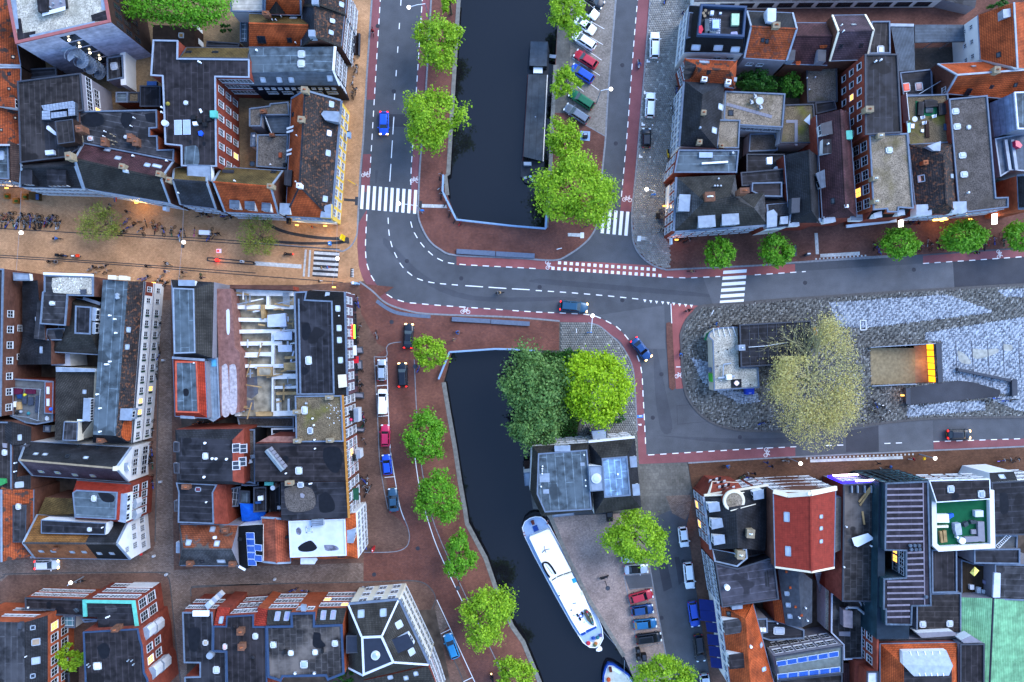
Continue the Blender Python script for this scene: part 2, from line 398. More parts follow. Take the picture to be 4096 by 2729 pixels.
up_=smoothline(PTS(lane[2:]),4);lw_=smoothline(PTS(lo),4)
T(2,1);upb=PTS([230,1305,460,1312,700,1328,800,1355,900,1403,1000,1475,1075,1565]);lwb=PTS([1040,1640,985,1560,900,1508,800,1430,700,1400,440,1394,0,1375])
T(2,2);upc=PTS([1130,70,1165,160,1190,260,1203,420,1217,700,1236,1020,1236,1046,1500,1030,1900,1005,2354,985]);lwc=PTS([2354,1075,1900,1098,1600,1116,1168,1132,1160,1000,1150,830,1130,440,1110,250,1060,120,990,20])
T(3,2);upd=PTS([250,972,252,1062])
allp=up_+smoothline(upb)+smoothline(upc[:5])+upc[4:]+upd+lwc[:4]+smoothline(lwc[3:])+smoothline(lwb)+lw_
sheet('bike_lane',allp,.0065,red)
T(2,1)
sheet('bike_lane',PTS([-510,785,-510,870,-300,880,0,893,370,915,1380,985,1600,987,1900,975,2354,955])+(T(3,1),PTS([250,937,248,862,0,872]))[1]+(T(2,1),PTS([1546,915,1400,912,1290,875,800,845,400,828,0,815,-300,800]))[1],.007,red2)
T(3,1);sheet('bike_lane',[1425,785,1900,752,2400,718,2400,792,1425,856],.0075,red)
T(3,2);sheet('bike_lane',[1520,925,2400,897,2400,968,1525,1003],.0075,red);sheet('road_patch',[715,830,1015,780,1020,1020,718,1022],.0045,asph2)
sheet('road_patch',[1015,760,1515,730,1520,1003,1020,1018],.0035,asph3);sheet('road_patch',[1515,730,2400,690,2400,972,1520,1000],.003,asph)
T(3,1);sheet('road_patch',[1700,840,2400,790,2400,1058,1715,1095],.003,asph2);sheet('road_patch',[-600,980,1700,840,1715,1095,-500,1250],.0024,asph3)
T(2,0);sheet('bike_lane',[1165,-60,1272,-60,1268,0,1215,700,1140,1568,1110,1952,995,1943,1035,1568,1095,700,1160,0],.0085,red)
T(2,1);sheet('bike_lane',[1464,1225,1745,1247,1660,1310,1605,1390,1562,1500,1560,1568,1580,1870,1592,2002,1508,2010,1478,1568,1468,1400],.0095,red2)
sheet('traffic_island',[1418,1405,1445,1395,1472,1408,1480,1568,1503,2000,1475,2022,1445,1998,1420,1568],.09,redb,.09)
sheet('road_paint_line',[1458,1226,1464,1226,1473,1413,1466,1413],.0125,MATS['road_paint'])
sheet('road_patch',[1400,1240,800,1330,1000,1460,1130,1640,1410,1640],.002,asph3)
# --- dashed lines
P_=MATS['road_paint']
T(1,0)
dashes('lane_line',[1147,-60,1143,0,1115,460,1090,880,1053,1500,1047,1600],1.08,.97,start=.4);dashes('lane_line',[1535,-60,1525,60,1490,600,1440,1350,1428,1540,1424,1700],1.08,.97,start=.3)
dashes('lane_line',[1335,-20,1320,210,1275,880,1265,1000],1.1,3.1,start=.3);dashes('lane_line',[1268,1075,1240,1520,1230,1670],3.15,1.05)
T(1,1)
dashes('lane_line',[1020,405,1008,640,1008,760,1022,870,1068,985,1150,1093,1255,1172,1375,1211,1500,1225,1740,1245,2354,1287],1.15,1.05,.17)
dashes('lane_line',[1215,435,1222,570,1245,680,1280,770,1345,885,1440,970,1520,1008,1640,1035,1860,1055],1.1,1.0,.16);dashes('lane_line',[1925,1060,2090,1071,2310,1086,2530,1098],3.15,1.0,.17)
dashes('lane_line',[1422,470,1445,550,1495,640,1560,720,1645,795,1750,845,1860,862,2060,876,2400,893,2620,906],1.12,.95,.16)
T(2,1)
dashes('lane_line',[218,1104,500,1122,860,1152,1180,1185],1.1,1.05,.16);dashes('lane_line',[5,1288,220,1302,470,1312,700,1326,800,1352,900,1402,985,1455,1075,1560,1130,1640],1.1,1.0,.17)
dashes('lane_line',[1425,982,1600,988,1700,985,1915,975],1.1,1.05,.16);dashes('lane_line',[2232,961,2700,930],1.1,1.0,.16)
T(3,1);dashes('lane_line',[1425,856,1900,825,2400,790],1.08,.98,.15)
T(2,2);dashes('lane_line',[1150,135,1180,220,1197,330,1205,500,1220,770,1232,1020],1.12,.98,.17);dashes('lane_line',[1252,1049,1500,1034,1800,1016,2354,983],1.1,1.05,.16)
T(3,2);dashes('lane_line',[-10,985,260,973],1.1,.98,.15);dashes('lane_line',[530,962,700,957],1.08,.97,.15);dashes('lane_line',[1070,943,1240,937],1.08,.97,.15);dashes('lane_line',[1520,926,2400,897],1.08,.97,.15)
T(2,0);dashes('lane_line',[1158,-20,1155,0,1120,400,1062,1190,1028,1568,1000,1880],1.06,1.0,.15)
def bikesign(x,y,dx,dy,z,s=1.): # painted bicycle: two wheels and a frame; d = direction from wheel to wheel, in picture
    c=U(x,y,z);X=V3((dx,-dy,0)).normalized();Y=V3((-X.y,X.x,0));q=M();h=.42*s
    for k in (-1,1):q.ring(c+X*h*k*1.2,X,Y,.36*s,.08,14)
    def ln(a,b_):
        a=c+X*a[0]*s+Y*a[1]*s;b_=c+X*b_[0]*s+Y*b_[1]*s;n=(b_-a).normalized();n=V3((-n.y,n.x,0))*.04;q.face([a-n,b_-n,b_+n,a+n])
    ln((-.5,0),(-.2,.45));ln((-.2,.45),(.3,.45));ln((.3,.45),(0,0));ln((0,0),(-.5,0));ln((0,0),(-.25,.6));ln((.5,0),(.28,.7));ln((.28,.7),(.5,.72));ln((-.36,.62),(-.12,.62))
    return struct(q.build('bicycle_symbol',P_))
T(1,1);bikesign(1008,45,1,.05,.013,.9);bikesign(1460,95,1,.08,.013);bikesign(1925,1300,1,.05,.013)
T(2,1);bikesign(1058,270,1,.1,.013);bikesign(325,870,.1,1,.013,.95)
T(3,1);bikesign(2120,770,.1,1,.013,.9);T(2,2);bikesign(1540,325,1,0,.013);bikesign(2335,1025,-.1,1,.013)
T(2,2);sheet('road_paint_arrow',[1157,765,1190,762,1191,778,1170,778],.0125,P_);sheet('blue_road_sign',[1148,684,1203,680,1205,705,1150,708],.0125,mat('blue_sign','2878c8',.5,var=0));sheet('road_sign_text',[1165,688,1195,686,1196,694,1166,695],.0135,P_)
sheet('crossing_arrow',[1508,236,1555,236,1555,243,1508,243],.0125,P_)
for e in ([1516,596,1660,585],[1516,596,1523,767],[1523,767,1830,738]):strip('loop_cut',PTS(e),.06,.006,asph2)
T('D')
for x,y in ((1206,549),(868,60),(905,210),(935,600),(1060,640),(1240,660),(1430,690),(1520,860),(1500,960),(1700,1005),(1900,985),(1850,650),(2100,620),(1430,150),(1415,330),(1570,1290),(1520,1420),(900,740),(960,1260),(860,1320)):
    c=U(x,y);struct(M().cyl(c+V3((0,0,.12 if x<1000 and y>720 else .004)),c+V3((0,0,.14 if x<1000 and y>720 else .016)),.38,.36,14).build('manhole_cover',mat('cast_iron','33343a',.6,var=.2)))
for fl in ([880,560,960,640,1080,690,1300,690,1300,682,1090,680,975,632,890,550],[1240,640,1600,672,1610,682,1240,652],[1500,760,1530,900,1545,985,1520,990,1505,900],[880,20,872,200,862,400,868,400,882,200,888,20],[1500,1000,1700,1020,1900,1012,1900,1002,1700,1008],[1700,660,2000,640,2000,632,1700,650]):sheet('tyre_track',smoothline(PTS(fl+fl[:2]))[:-1],.0016,mat('worn_asphalt_track','424449',.8,kind='asphalt'))
# --- south-west brick streets
T('D')
SW=[824,648,836,646,856,669,888,697,938,714,993,722,1177,729,1286,738,1286,806,1140,804,1038,811,1019.5,878.6,1032,953.6,1046,1033,1057,1108,1069,1175,1073,1203,1116,1283,1138,1348,1177,1440,1202,1475,1239,1565,1262,1625,1262,2100,-700,2100,-700,655,700,655]
sheet('brown_brick_street',SW,zz(),brown,.1)
strip('kerb',smoothline(PTS([826,647,856,669,888,697,938,714,993,722,1177,729,1286,738])),.3,.125,kerbm,.12)
# purple brick quay road
QR=[905/1.,660,860,690,888,700,938,717,993,725,1177,733,1284,740,1284,804,1140,803,1037,810,1018,878.6,1030,953.6,1044,1033,1055,1108,1067,1175,1071,1203,1114,1283,1136,1348,1175,1440,1200,1475,1237,1565,1260,1625,1110,1625,1020,1440,1003,1390,990,1350,965,1335,836,1338,836,1268,900,1266,935,1255,941,1225,920,1195,898,1180,875,1000,862,820,888,800,868,790,830,720,826,652]
sheet('quay_road',QR,zz(),quay)
sheet('quay_walk',[960,830,1035,815,1018,878,1030,953,1055,1108,1071,1203,1114,1283,1136,1348,1200,1475,1260,1625,1200,1625,1130,1470,1075,1360,1040,1275,990,1160,965,1050,952,900],zz(),mat('rose_brick_paving','704a3c',.85,kind='paver',col2='654238'))
strip('gutter_line',smoothline(PTS([952,826,958,955,966,1045,975,1108,1000,1210,1075,1380,1120,1475,1170,1580])),.16,.125,kerbm)
for fl in ([888,800,893,792,905,788,922,786],[860,820,888,819,888,800],[860,820,868,960,872,1050,880,1110,892,1170],[889,822,893,960,898,1050,909,1108,922,1175,931,1196,938,1215,941,1235,935,1255,915,1266,880,1269,836,1269]):
    strip('kerb',smoothline(PTS(fl)),.16,.13,kerbm,.03)
strip('road_paint_line',smoothline(PTS([953,1045,965,1125,985,1200,1010,1270,1062,1381])),.14,.135,P_)
strip('road_paint_line',PTS([889,822,893,955,897,1030]),.12,.1345,P_);strip('road_paint_line',smoothline(PTS([898,1040,909,1108,918,1160,930,1195])),.12,.1345,P_)
for y,x0,x1 in ((886,866,890),(956,870,893),(1096,884,908)):strip('parking_bay_line',PTS([x0,y+1,x1,y-1]),.12,.1355,P_)
strip('road_paint_line',PTS([1004,1378,1036,1447,1068,1517,1095,1575]),.12,.1345,P_);strip('parking_bay_line',PTS([1013,1456,1034,1446]),.12,.1355,P_);strip('parking_bay_line',PTS([1065,1566,1086,1556]),.12,.1355,P_)
strip('kerb',smoothline(PTS([440,1350,600,1342,840,1337,935,1334,970,1338,990,1352,1001,1375,993,1400,992,1412,1010,1455,1050,1530,1070,1580])),.2,.13,kerbd,.03)
sheet('worn_parking_bay',[1003,1380,1030,1440,1012,1455,995,1418],zz(),clink)
# clinker carriageways of the two narrow streets
sheet('clinker_street',[370,690,392,690,400,1310,470,1305,835,1293,835,1336,600,1342,445,1347,440,1355,438,1380,442,1450,455,1625,420,1625,405,1480,392,1350,385,1325,360,1316,20,1322,5,1335,-60,1345,-60,1290,330,1275,352,1265,358,1245,364,1000],zz(),clink)
for fl in ([366,690,362,1000,357,1245],[-30,1345,10,1325,40,1318,360,1315,385,1325,393,1355,405,1480,420,1600],[440,1370,440,1352,460,1346,600,1343]):
    strip('kerb',smoothline(PTS(fl)),.2,.13,kerbd,.03)
T(1,1);strip('drain_edge',smoothline(PTS([1110,1200,1200,1265,1300,1310,1450,1333,1605,1345])),.62,.128,granite)
# --- north-east and the tiled pavement
T('D')
NE=[1494,-500,1494,0,1480,175,1461.6,392,1454,467,1451.6,504,1454,547,1461.6,572,1476.6,592,1499,609,1526.6,619,1560,619,1765,609,1825,603.5,2040,590.6,2353,568,2420,563,3000,520,3000,-500]
sheet('red_brick_pavement',NE,zz(),redb,.1)
strip('kerb',smoothline(PTS(NE[2:-8])),.3,.125,kerbm,.12)
sheet('brown_brick_lane',[1600,-60,3000,-60,3000,560,2360,480,1560,480,1560,0],.1008,brown)
T(3,1)
sheet('pale_tile_strip',[425,577,455,577,467,770,437,772],.118,white_tile);sheet('pale_tile_strip',[478,770,840,748,842,780,480,801],.118,white_tile);squares((440,815),(893,784),14,15,.1195,white_tile)
sheet('bus_stop_kerb',[268,838,905,790,1110,780,1110,800,905,812,268,855],.1165,kerbm)
T(3,2);sheet('pale_tile_strip',[385,1090,1235,1058,1240,1085,388,1116],.118,white_tile)
# south pavement
T('D')
SE=[1581,1064,1765,1053,1850,1049,2120,1036,2353,1026,3000,990,3000,2100,1700,2100,1634,1570,1614,1450,1599,1350,1585,1250,1578,1207,1586,1170,1592,1135]
sheet('brown_brick_pavement',SE,zz(),mat('warm_brown_paving','5c4030',.85,kind='paver',col2='4e3629'),.1)
strip('kerb',PTS([1581,1064,1765,1053,1850,1049,2120,1036,2353,1026]),.25,.125,kerbm,.12)
T(3,2);squares((355,1079),(1330,1042),28,15,.1195,white_tile)
T('D');sheet('tiled_side_street',[1468,1066,1581,1064,1592,1130,1586,1170,1535,1175,1500,1190,1474,1180],.006,slabg)
sheet('worn_tile_patch',[1530,1140,1586,1137,1590,1165,1575,1195,1545,1180],.009,clink)
sheet('side_pavement',[1578,1207,1585,1250,1599,1350,1614,1450,1634,1570,1640,1625,1720,1625,1660,1350,1600,1130,1592,1135],zz(),brown)
sheet('road_patch',[1510,1285,1530,1280,1545,1350,1525,1360],.005,asph2);sheet('road_patch',[1550,1280,1560,1280,1575,1330,1560,1345],.005,asph2)
# east quay with parking bays
EQ=[1262,1187,1474,1178,1482,1230,1491,1290,1510,1400,1531,1510,1550,1625,1500,1625,1475,1600,1454,1555,1434,1508,1401.6,1455,1351.6,1375,1301.6,1275,1266,1190]
sheet('cobbled_quay',EQ,zz(),pink,.1);strip('kerb',PTS([1474,1178,1482,1230,1491,1290,1510,1400,1531,1510,1545,1590]),.2,.125,kerbm,.12)
T(2,3)
sheet('parking_lot',[1030,590,1280,565,1290,690,1080,720],.121,asph3)
for x0,y0,x1,y1 in ((1060,590,1275,570),(1080,712,1290,695),(1105,845,1310,815),(1118,960,1325,930),(1135,1090,1345,1070),(1150,1250,1390,1205)):strip('parking_bay_line',PTS([x0,y0,x1,y1]),.1,.1225,kerbm)
strip('gutter_line',PTS([1030,590,1080,850,1150,1250]),.2,.1225,kerbm)
# garden corner with grey tiles
T('D')
GC=[1286,740,1351,742,1376,749,1401,769,1424,790,1441,815,1454,847,1459,894,1464,991,1468,1064,1474,1180,1225,1170,1215,1106,1219,1010,1222,808,1285,806]
sheet('garden_corner',GC,zz(),mat('corner_dark_paving','5c5a56',.85,kind='paver',col2='504e49',p=(.3,.3)),.1)
strip('kerb',smoothline(PTS([1351,742,1376,749,1401,769,1424,790,1441,815,1454,847,1459,894,1464,991])),.25,.125,kerbm,.12)
sheet('garden_soil',[1224,812,1330,808,1345,850,1335,960,1320,1010,1224,1008],.115,mat('mossy_soil','2c3a1c',.95,var=.5,scale=1.2))
# --- pieces laid one by one: grey tiles and the plaza's herringbone bricks (too many to single out)
def inside(p,poly):
    r=False;j=len(poly)-1
    for i in range(len(poly)):
        if (poly[i].y>p[1])!=(poly[j].y>p[1]) and p[0]<(poly[j].x-poly[i].x)*(p[1]-poly[i].y)/(poly[j].y-poly[i].y)+poly[i].x:r= not r
        j=i
    return r
def rawmesh(name,V,F,m):
    me=bpy.data.meshes.new(name);V=np.asarray(V,'f').reshape(-1,3);F=np.asarray(F,'i')
    me.vertices.add(len(V));me.vertices.foreach_set('co',V.ravel());me.loops.add(F.size);me.loops.foreach_set('vertex_index',F.ravel())
    me.polygons.add(len(F));me.polygons.foreach_set('loop_start',np.arange(0,F.size,F.shape[1],dtype='i'));me.update(calc_edges=True)
    me.materials.append(m);return me
def lay(name,polys,m,z,ang,herring=None,tile=.3,gap=.004,th=.03):
    """real bricks or tiles laid over the polygons"""
    V=[];F=[];ca,sa=math.cos(ang),math.sin(ang)
    for poly in polys:
        xs=[p.x for p in poly];ys=[p.y for p in poly];cx,cy=sum(xs)/len(xs),sum(ys)/len(ys);R=max(math.hypot(p.x-cx,p.y-cy) for p in poly)
        w_=herring[1] if herring else tile;n=int(R/w_)+2
        for i in range(-n,n):
            for j in range(-n,n):
                if herring:
                    k=round(herring[0]/herring[1]);r=(i-j)%(2*k)
                    if r==0:a,b_=herring
                    elif r==2*k-1:a,b_=herring[1],herring[0]
                    else:continue
                    x,y=i*w_,j*w_
                else:a=b_=tile;x,y=i*tile+(tile/2 if j%2 else 0),j*tile
                mx,my=x+a/2,y+b_/2;px,py=cx+mx*ca-my*sa,cy+mx*sa+my*ca
                if not inside((px,py),poly):continue
                dz=random.uniform(0,.008);k0=len(V)
                for zz_ in (z-th,z+dz):
                    for u,v in ((x+gap,y+gap),(x+a-gap,y+gap),(x+a-gap,y+b_-gap),(x+gap,y+b_-gap)):V.append((cx+u*ca-v*sa,cy+u*sa+v*ca,zz_))
                F.append((k0+4,k0+5,k0+6,k0+7))
                for s_ in range(4):F.append((k0+s_,k0+(s_+1)%4,k0+4+(s_+1)%4,k0+4+s_))
    o=bpy.data.objects.new(name,rawmesh(name,V,F,m));COL.objects.link(o)
    return tag(o,kind='stuff')
T('D')
g1=PTS([1495,-60,1495,0,1481,175,1463,392,1455,467,1453,504,1455,546,1463,571,1477.6,590.5,1500,607.5,1527,617.5,1540,618,1540,560,1526,545,1528,440,1545,300,1570,100,1600,-60])
lay('grey_pavement_tiles',[g1],grt,.128,math.radians(4),tile=.4)
g2=PTS([1287.5,742,1350,743.5,1375,750.5,1400,771,1422,791,1439.5,816,1452,847,1457.5,894,1463,1064,1330,1060,1330,1000,1345,960,1350,850,1335,808,1287,806])
lay('grey_pavement_tiles',[g2],mat('corner_tile','62615d',.85,kind='island',col2='767571',p=('94928c',.96)),.15,0,tile=.4)
PZ=PTS([1616.6,706,1726.6,698,1764.9,694,2060,674,2353,657,2420,653,2420,951,2353,955,2140,958.6,1989.9,973.6,1850,987,1765,988,1701.6,985.5,1651.6,974,1616.6,954,1591.6,926.5,1578,899,1571.6,859,1568,784,1568,767,1579,739,1596.6,719])
sheet('station_plaza',smoothline(PZ),.1,mat('plaza_mortar','3c3b3a',.9),.1,holes=(STAIR,))
strip('kerb',smoothline(PZ[5:]+PZ[:5]),.9,.118,kerbd,.12)
T(3,1)
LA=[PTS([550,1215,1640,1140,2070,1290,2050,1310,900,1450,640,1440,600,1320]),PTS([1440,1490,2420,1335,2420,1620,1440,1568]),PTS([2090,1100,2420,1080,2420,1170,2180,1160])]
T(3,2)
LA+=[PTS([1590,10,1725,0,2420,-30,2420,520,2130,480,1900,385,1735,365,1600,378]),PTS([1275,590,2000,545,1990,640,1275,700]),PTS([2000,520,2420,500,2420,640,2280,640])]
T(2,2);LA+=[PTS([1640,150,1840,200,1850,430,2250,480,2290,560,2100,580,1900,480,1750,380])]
PZi=offset(smoothline(PZ),.0)
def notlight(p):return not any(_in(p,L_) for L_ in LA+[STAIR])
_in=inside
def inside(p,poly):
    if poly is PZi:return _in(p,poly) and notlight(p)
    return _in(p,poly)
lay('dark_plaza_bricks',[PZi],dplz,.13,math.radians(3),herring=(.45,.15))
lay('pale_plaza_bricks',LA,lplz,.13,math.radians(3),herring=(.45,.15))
inside=_in
T(2,1)
for q_ in ([513,577,628,580,627,612,513,607],[1187,610,1243,614,1242,645,1186,640]):sheet('tactile_strip',q_,.1335,white_tile)
for q_ in ([628,572,662,572,661,624,627,624],[1155,602,1187,602,1184,652,1150,652]):sheet('tactile_pad',q_,.136,mat('white_tactile_tile','d0d2d2',.7,var=.08))
T(1,1);sheet('tactile_strip',[1527,310,1750,318,1758,348,1525,342],.1335,white_tile);sheet('lamp_base',[1503,282,1527,283,1523,363,1500,362],.1335,band)
T(2,0)
for x,y in ((1250,570),(1225,860),(1203,1150),(1180,1445)):sheet('parking_mark',[x-12,y-22,x,y-22,x,y-8,x+18,y-6,x+18,y+8,x-14,y+8],.139,P_);sheet('parking_mark',[x+85,y-5,x+95,y-5,x+93,y+10,x+83,y+10],.139,P_)
# ------------------------------------------------------------------ trees
bark=mat('bark','5a4c3c',.9,var=.3,scale=4);bark2=mat('pale_bark','8f8a66',.9,var=.25,scale=3)
L_lime=leafmat('lime_leaves','6a921a','96b826');L_green=leafmat('green_leaves','4c8418','6ea424');L_deep=leafmat('deep_leaves','2c5a18','4a8424')
L_willow=leafmat('grey_green_leaves','44662e','70924c');L_bright=leafmat('yellow_green_leaves','7ca010','a2c01c');L_sparse=leafmat('olive_leaves','b0a458','cabf80');L_hedge=leafmat('hedge_leaves','1f4a16','33681f');L_spr=leafmat('spring_leaves','6e7a2a','8e9440')
def leaves(C,nrm,size,upb):
    n=len(C);N_=nrm*(1-upb)+RNG.normal(0,.55,(n,3));N_[:,2]+=upb;N_/=np.linalg.norm(N_,axis=1,keepdims=True)
    A=np.cross(N_,RNG.normal(0,1,(n,3)));A/=np.linalg.norm(A,axis=1,keepdims=True);B_=np.cross(N_,A);s=(size*RNG.uniform(.55,1.25,n))[:,None]
    V=np.stack([C-A*s,C-B_*s*.62,C+A*s,C+B_*s*.62],1).reshape(-1,3);return V,np.arange(4*n).reshape(n,4)
def crownpts(rx,ry,rz,n,seed,lob=.16,clump=.13,fill=.55,nc=None,top=.35):
    r=np.random.default_rng(seed);nc=nc or max(16,n//42);d=r.normal(0,1,(nc,3));d[:,2]=np.abs(d[:,2])*.9-top;d/=np.linalg.norm(d,axis=1,keepdims=True)
    th=np.arctan2(d[:,1],d[:,0]);ph=r.uniform(0,6.28,4)
    rad=1+lob*(np.sin(2*th+ph[0])*.5+np.sin(3*th+ph[1])*.7+np.sin(5*th+ph[2])*.6+np.sin(4*d[:,2]*3+ph[3])*.3)+r.normal(0,lob*.35,nc)
    f=fill+(1-fill)*r.uniform(0,1,nc)**.45;cen=d*(rad*f)[:,None]
    k=r.integers(0,nc,n);P=cen[k]+r.normal(0,clump,(n,3))*np.array([1,1,.7]);N_=P/np.maximum(.05,np.linalg.norm(P,axis=1,keepdims=True))*.6+(P-cen[k])/clump*.25
    return P*np.array([rx,ry,rz]),N_
TREES={}
def tree(label,x,y,rx,ry,m,hc=6.5,rz=None,dens=420,leaf=.23,group=None,lob=.16,clump=.12,fill=.5,tr=.22,name='tree',bk=None,top=.35,zb=.0,trunk=True):
    c=U(x,y,hc);k=(H-hc)/H/S*TS;rx*=k*.9;ry*=k*.9;rz=rz or min(4.2,(rx+ry)*.42)
    base=V3((c.x,c.y,zb));o=empty(name,base,label,'tree',group)
    n=int(dens*rx*ry);seed=len(TREES)+5;TREES[label]=o
    P,N_=crownpts(rx,ry,rz,n,seed,lob,clump,fill,top=top);V,F=leaves(P,N_,leaf,.45)
    V[:,2]+=hc-zb;cr=bpy.data.objects.new('crown',rawmesh('crown',V,F,m));COL.objects.link(cr);cr.parent=o
    if trunk:
        q=M();r=random.Random(seed);zt=hc-rz*.55-zb;q.cyl((0,0,0),(.06,.04,zt),tr,tr*.7,8)
        for i in range(7):
            a=i*.9+r.random();e=V3((math.cos(a)*rx*.62,math.sin(a)*ry*.62,zt+rz*r.uniform(.35,.9)));mid=V3((e.x*.4,e.y*.4,zt+(e.z-zt)*.6))
            q.cyl((.06,.04,zt-.2),mid,tr*.5,tr*.3,6).cyl(mid,e,tr*.3,tr*.08,5)
        q.build('trunk',bk or bark,o,local=True)
    return o
T(1,0)
G1='canal side trees along the north quay'
tree('small lime green tree at the top edge beside the north canal',1775,10,85,95,L_lime,group=G1,hc=5.5)
tree('round lime green tree on the north west quay, next below the topmost one',1675,390,215,225,L_lime,group=G1,lob=.2)
tree('large lopsided lime green tree on the north west quay over the pink post',1630,1085,245,295,L_lime,group=G1,lob=.26,hc=7)
T(2,0)
tree('green tree leaning over the white parked cars at the top of the quay',515,110,175,205,L_lime,group=G1,lob=.25)
tree('slim green tree beside the parked green estate car',490,765,118,150,L_lime,group=G1,lob=.3,hc=5.5)
tree('broad lime tree beside the stern of the dark barge',475,1290,170,195,L_lime,group=G1,lob=.22)
T(2,1)
tree('largest lime green tree on the corner of the canal and the zebra crossing',585,190,355,335,L_lime,group=G1,lob=.2,hc=8,rz=4.6,tr=.4,dens=400)
G2='clipped street trees on the red brick pavement'
for t_,x,y,rx,ry,lb in (((2,1),1905,760,138,135,'round clipped tree in front of the hipped corner house'),((3,1),80,740,150,145,'round clipped tree beside the long bench on red paving'),
        ((3,1),1208,672,178,138,'oval clipped tree beside the end of the bus stop strip'),((3,1),1795,610,200,148,'wide clipped tree under the warm lit shop front'),((3,1),2335,600,165,140,'clipped tree cut off by the right edge of the picture')):
    T(*t_);tree(lb,x,y,rx,ry,L_green,group=G2,hc=4.5,lob=.05,clump=.14,fill=.5,dens=520,leaf=.24,rz=2.2,tr=.14)
T(2,2)
tree('broad grey green tree hanging over the canal behind the corner building',225,460,290,410,L_willow,hc=7.5,lob=.2,dens=300,leaf=.26,rz=4.2,tr=.4)
tree('lower grey green tree touching the corner building roof beside the canal',240,780,260,220,L_willow,hc=7,lob=.22,dens=300,leaf=.26,rz=3.4,tr=.3)
tree('brightest yellow green round tree in the garden corner',775,425,325,330,L_bright,hc=8,lob=.1,dens=480,leaf=.25,rz=4.6,tr=.35,fill=.6)
tree('dark shrub tree behind the yellow green tree',540,165,120,95,L_hedge,hc=3.2,rz=1.7,tr=.1,leaf=.2,dens=420)
tree('small dark bush by the corner paving',965,690,75,70,L_hedge,hc=1.7,rz=1.1,tr=.06,leaf=.16,dens=500)
G3='canal side trees along the purple brick quay'
T(1,2)
tree('light green tree by the quay railing near the moving black car',1600,110,165,140,L_lime,group=G3,lob=.2,hc=5.5)
tree('bushy green tree beside the red parked car',1550,880,195,220,L_green,group=G3,lob=.2)
tree('spreading green tree beside the dark blue parked hatchback',1680,1425,210,210,L_green,group=G3,lob=.22)
T(1,3)
tree('narrow green tree on the quay opposite the white flat roof',1865,420,140,195,L_green,group=G3,lob=.22,hc=5.5)
tree('large lime tree on the quay beside the cyan parked car',2115,950,225,270,L_lime,group=G3,lob=.24,hc=7)
tree('lime tree cut off by the bottom edge beside the canal',2380,1510,175,165,L_lime,group=G3,lob=.2)
T(2,3)
tree('big green tree over the top of the cobbled parking row',1155,250,285,235,L_lime,hc=7.5,lob=.17,group='trees on the cobbled quay',rz=4.2,tr=.35)
tree('green tree at the bottom end of the cobbled parking row',1385,1500,265,175,L_lime,hc=7,lob=.24,group='trees on the cobbled quay')
T(0,0)
tree('large green courtyard tree behind the grey tower',1640,40,470,215,L_green,hc=9,lob=.13,dens=330,rz=3.5,tr=.4)
tree('little shrub by the small courtyard above the bitumen roof',2080,260,60,45,L_hedge,hc=2,rz=1.,tr=.06,dens=500,leaf=.16)
T(0,3)
tree('small light green garden tree between two brick houses at lower left',655,1350,130,115,L_lime,hc=5,lob=.3,tr=.1)
T(1,3);tree('dark garden shrub behind the flat roof at the bottom edge',810,1535,105,75,L_hedge,hc=3,rz=1.5,tr=.08,dens=450,leaf=.18)
T(2,0)
tree('feathery dark green garden tree in the walled yard',2255,745,190,100,L_hedge,hc=4,rz=2.,tr=.1,dens=420,leaf=.2)
T(3,0);tree('fern like green bush at the right end of the walled yard',215,770,110,105,L_deep,hc=3.2,rz=1.6,tr=.08,dens=420,leaf=.2)
tree('green bush beside the purple roofed gable house',720,600,90,45,L_hedge,hc=2.4,rz=1.4,tr=.06,dens=450,leaf=.18)
T(3,0);tree('dark bush by the cars at the top right lane',2110,45,90,55,L_hedge,hc=2,rz=1.2,tr=.06,dens=450,leaf=.18)
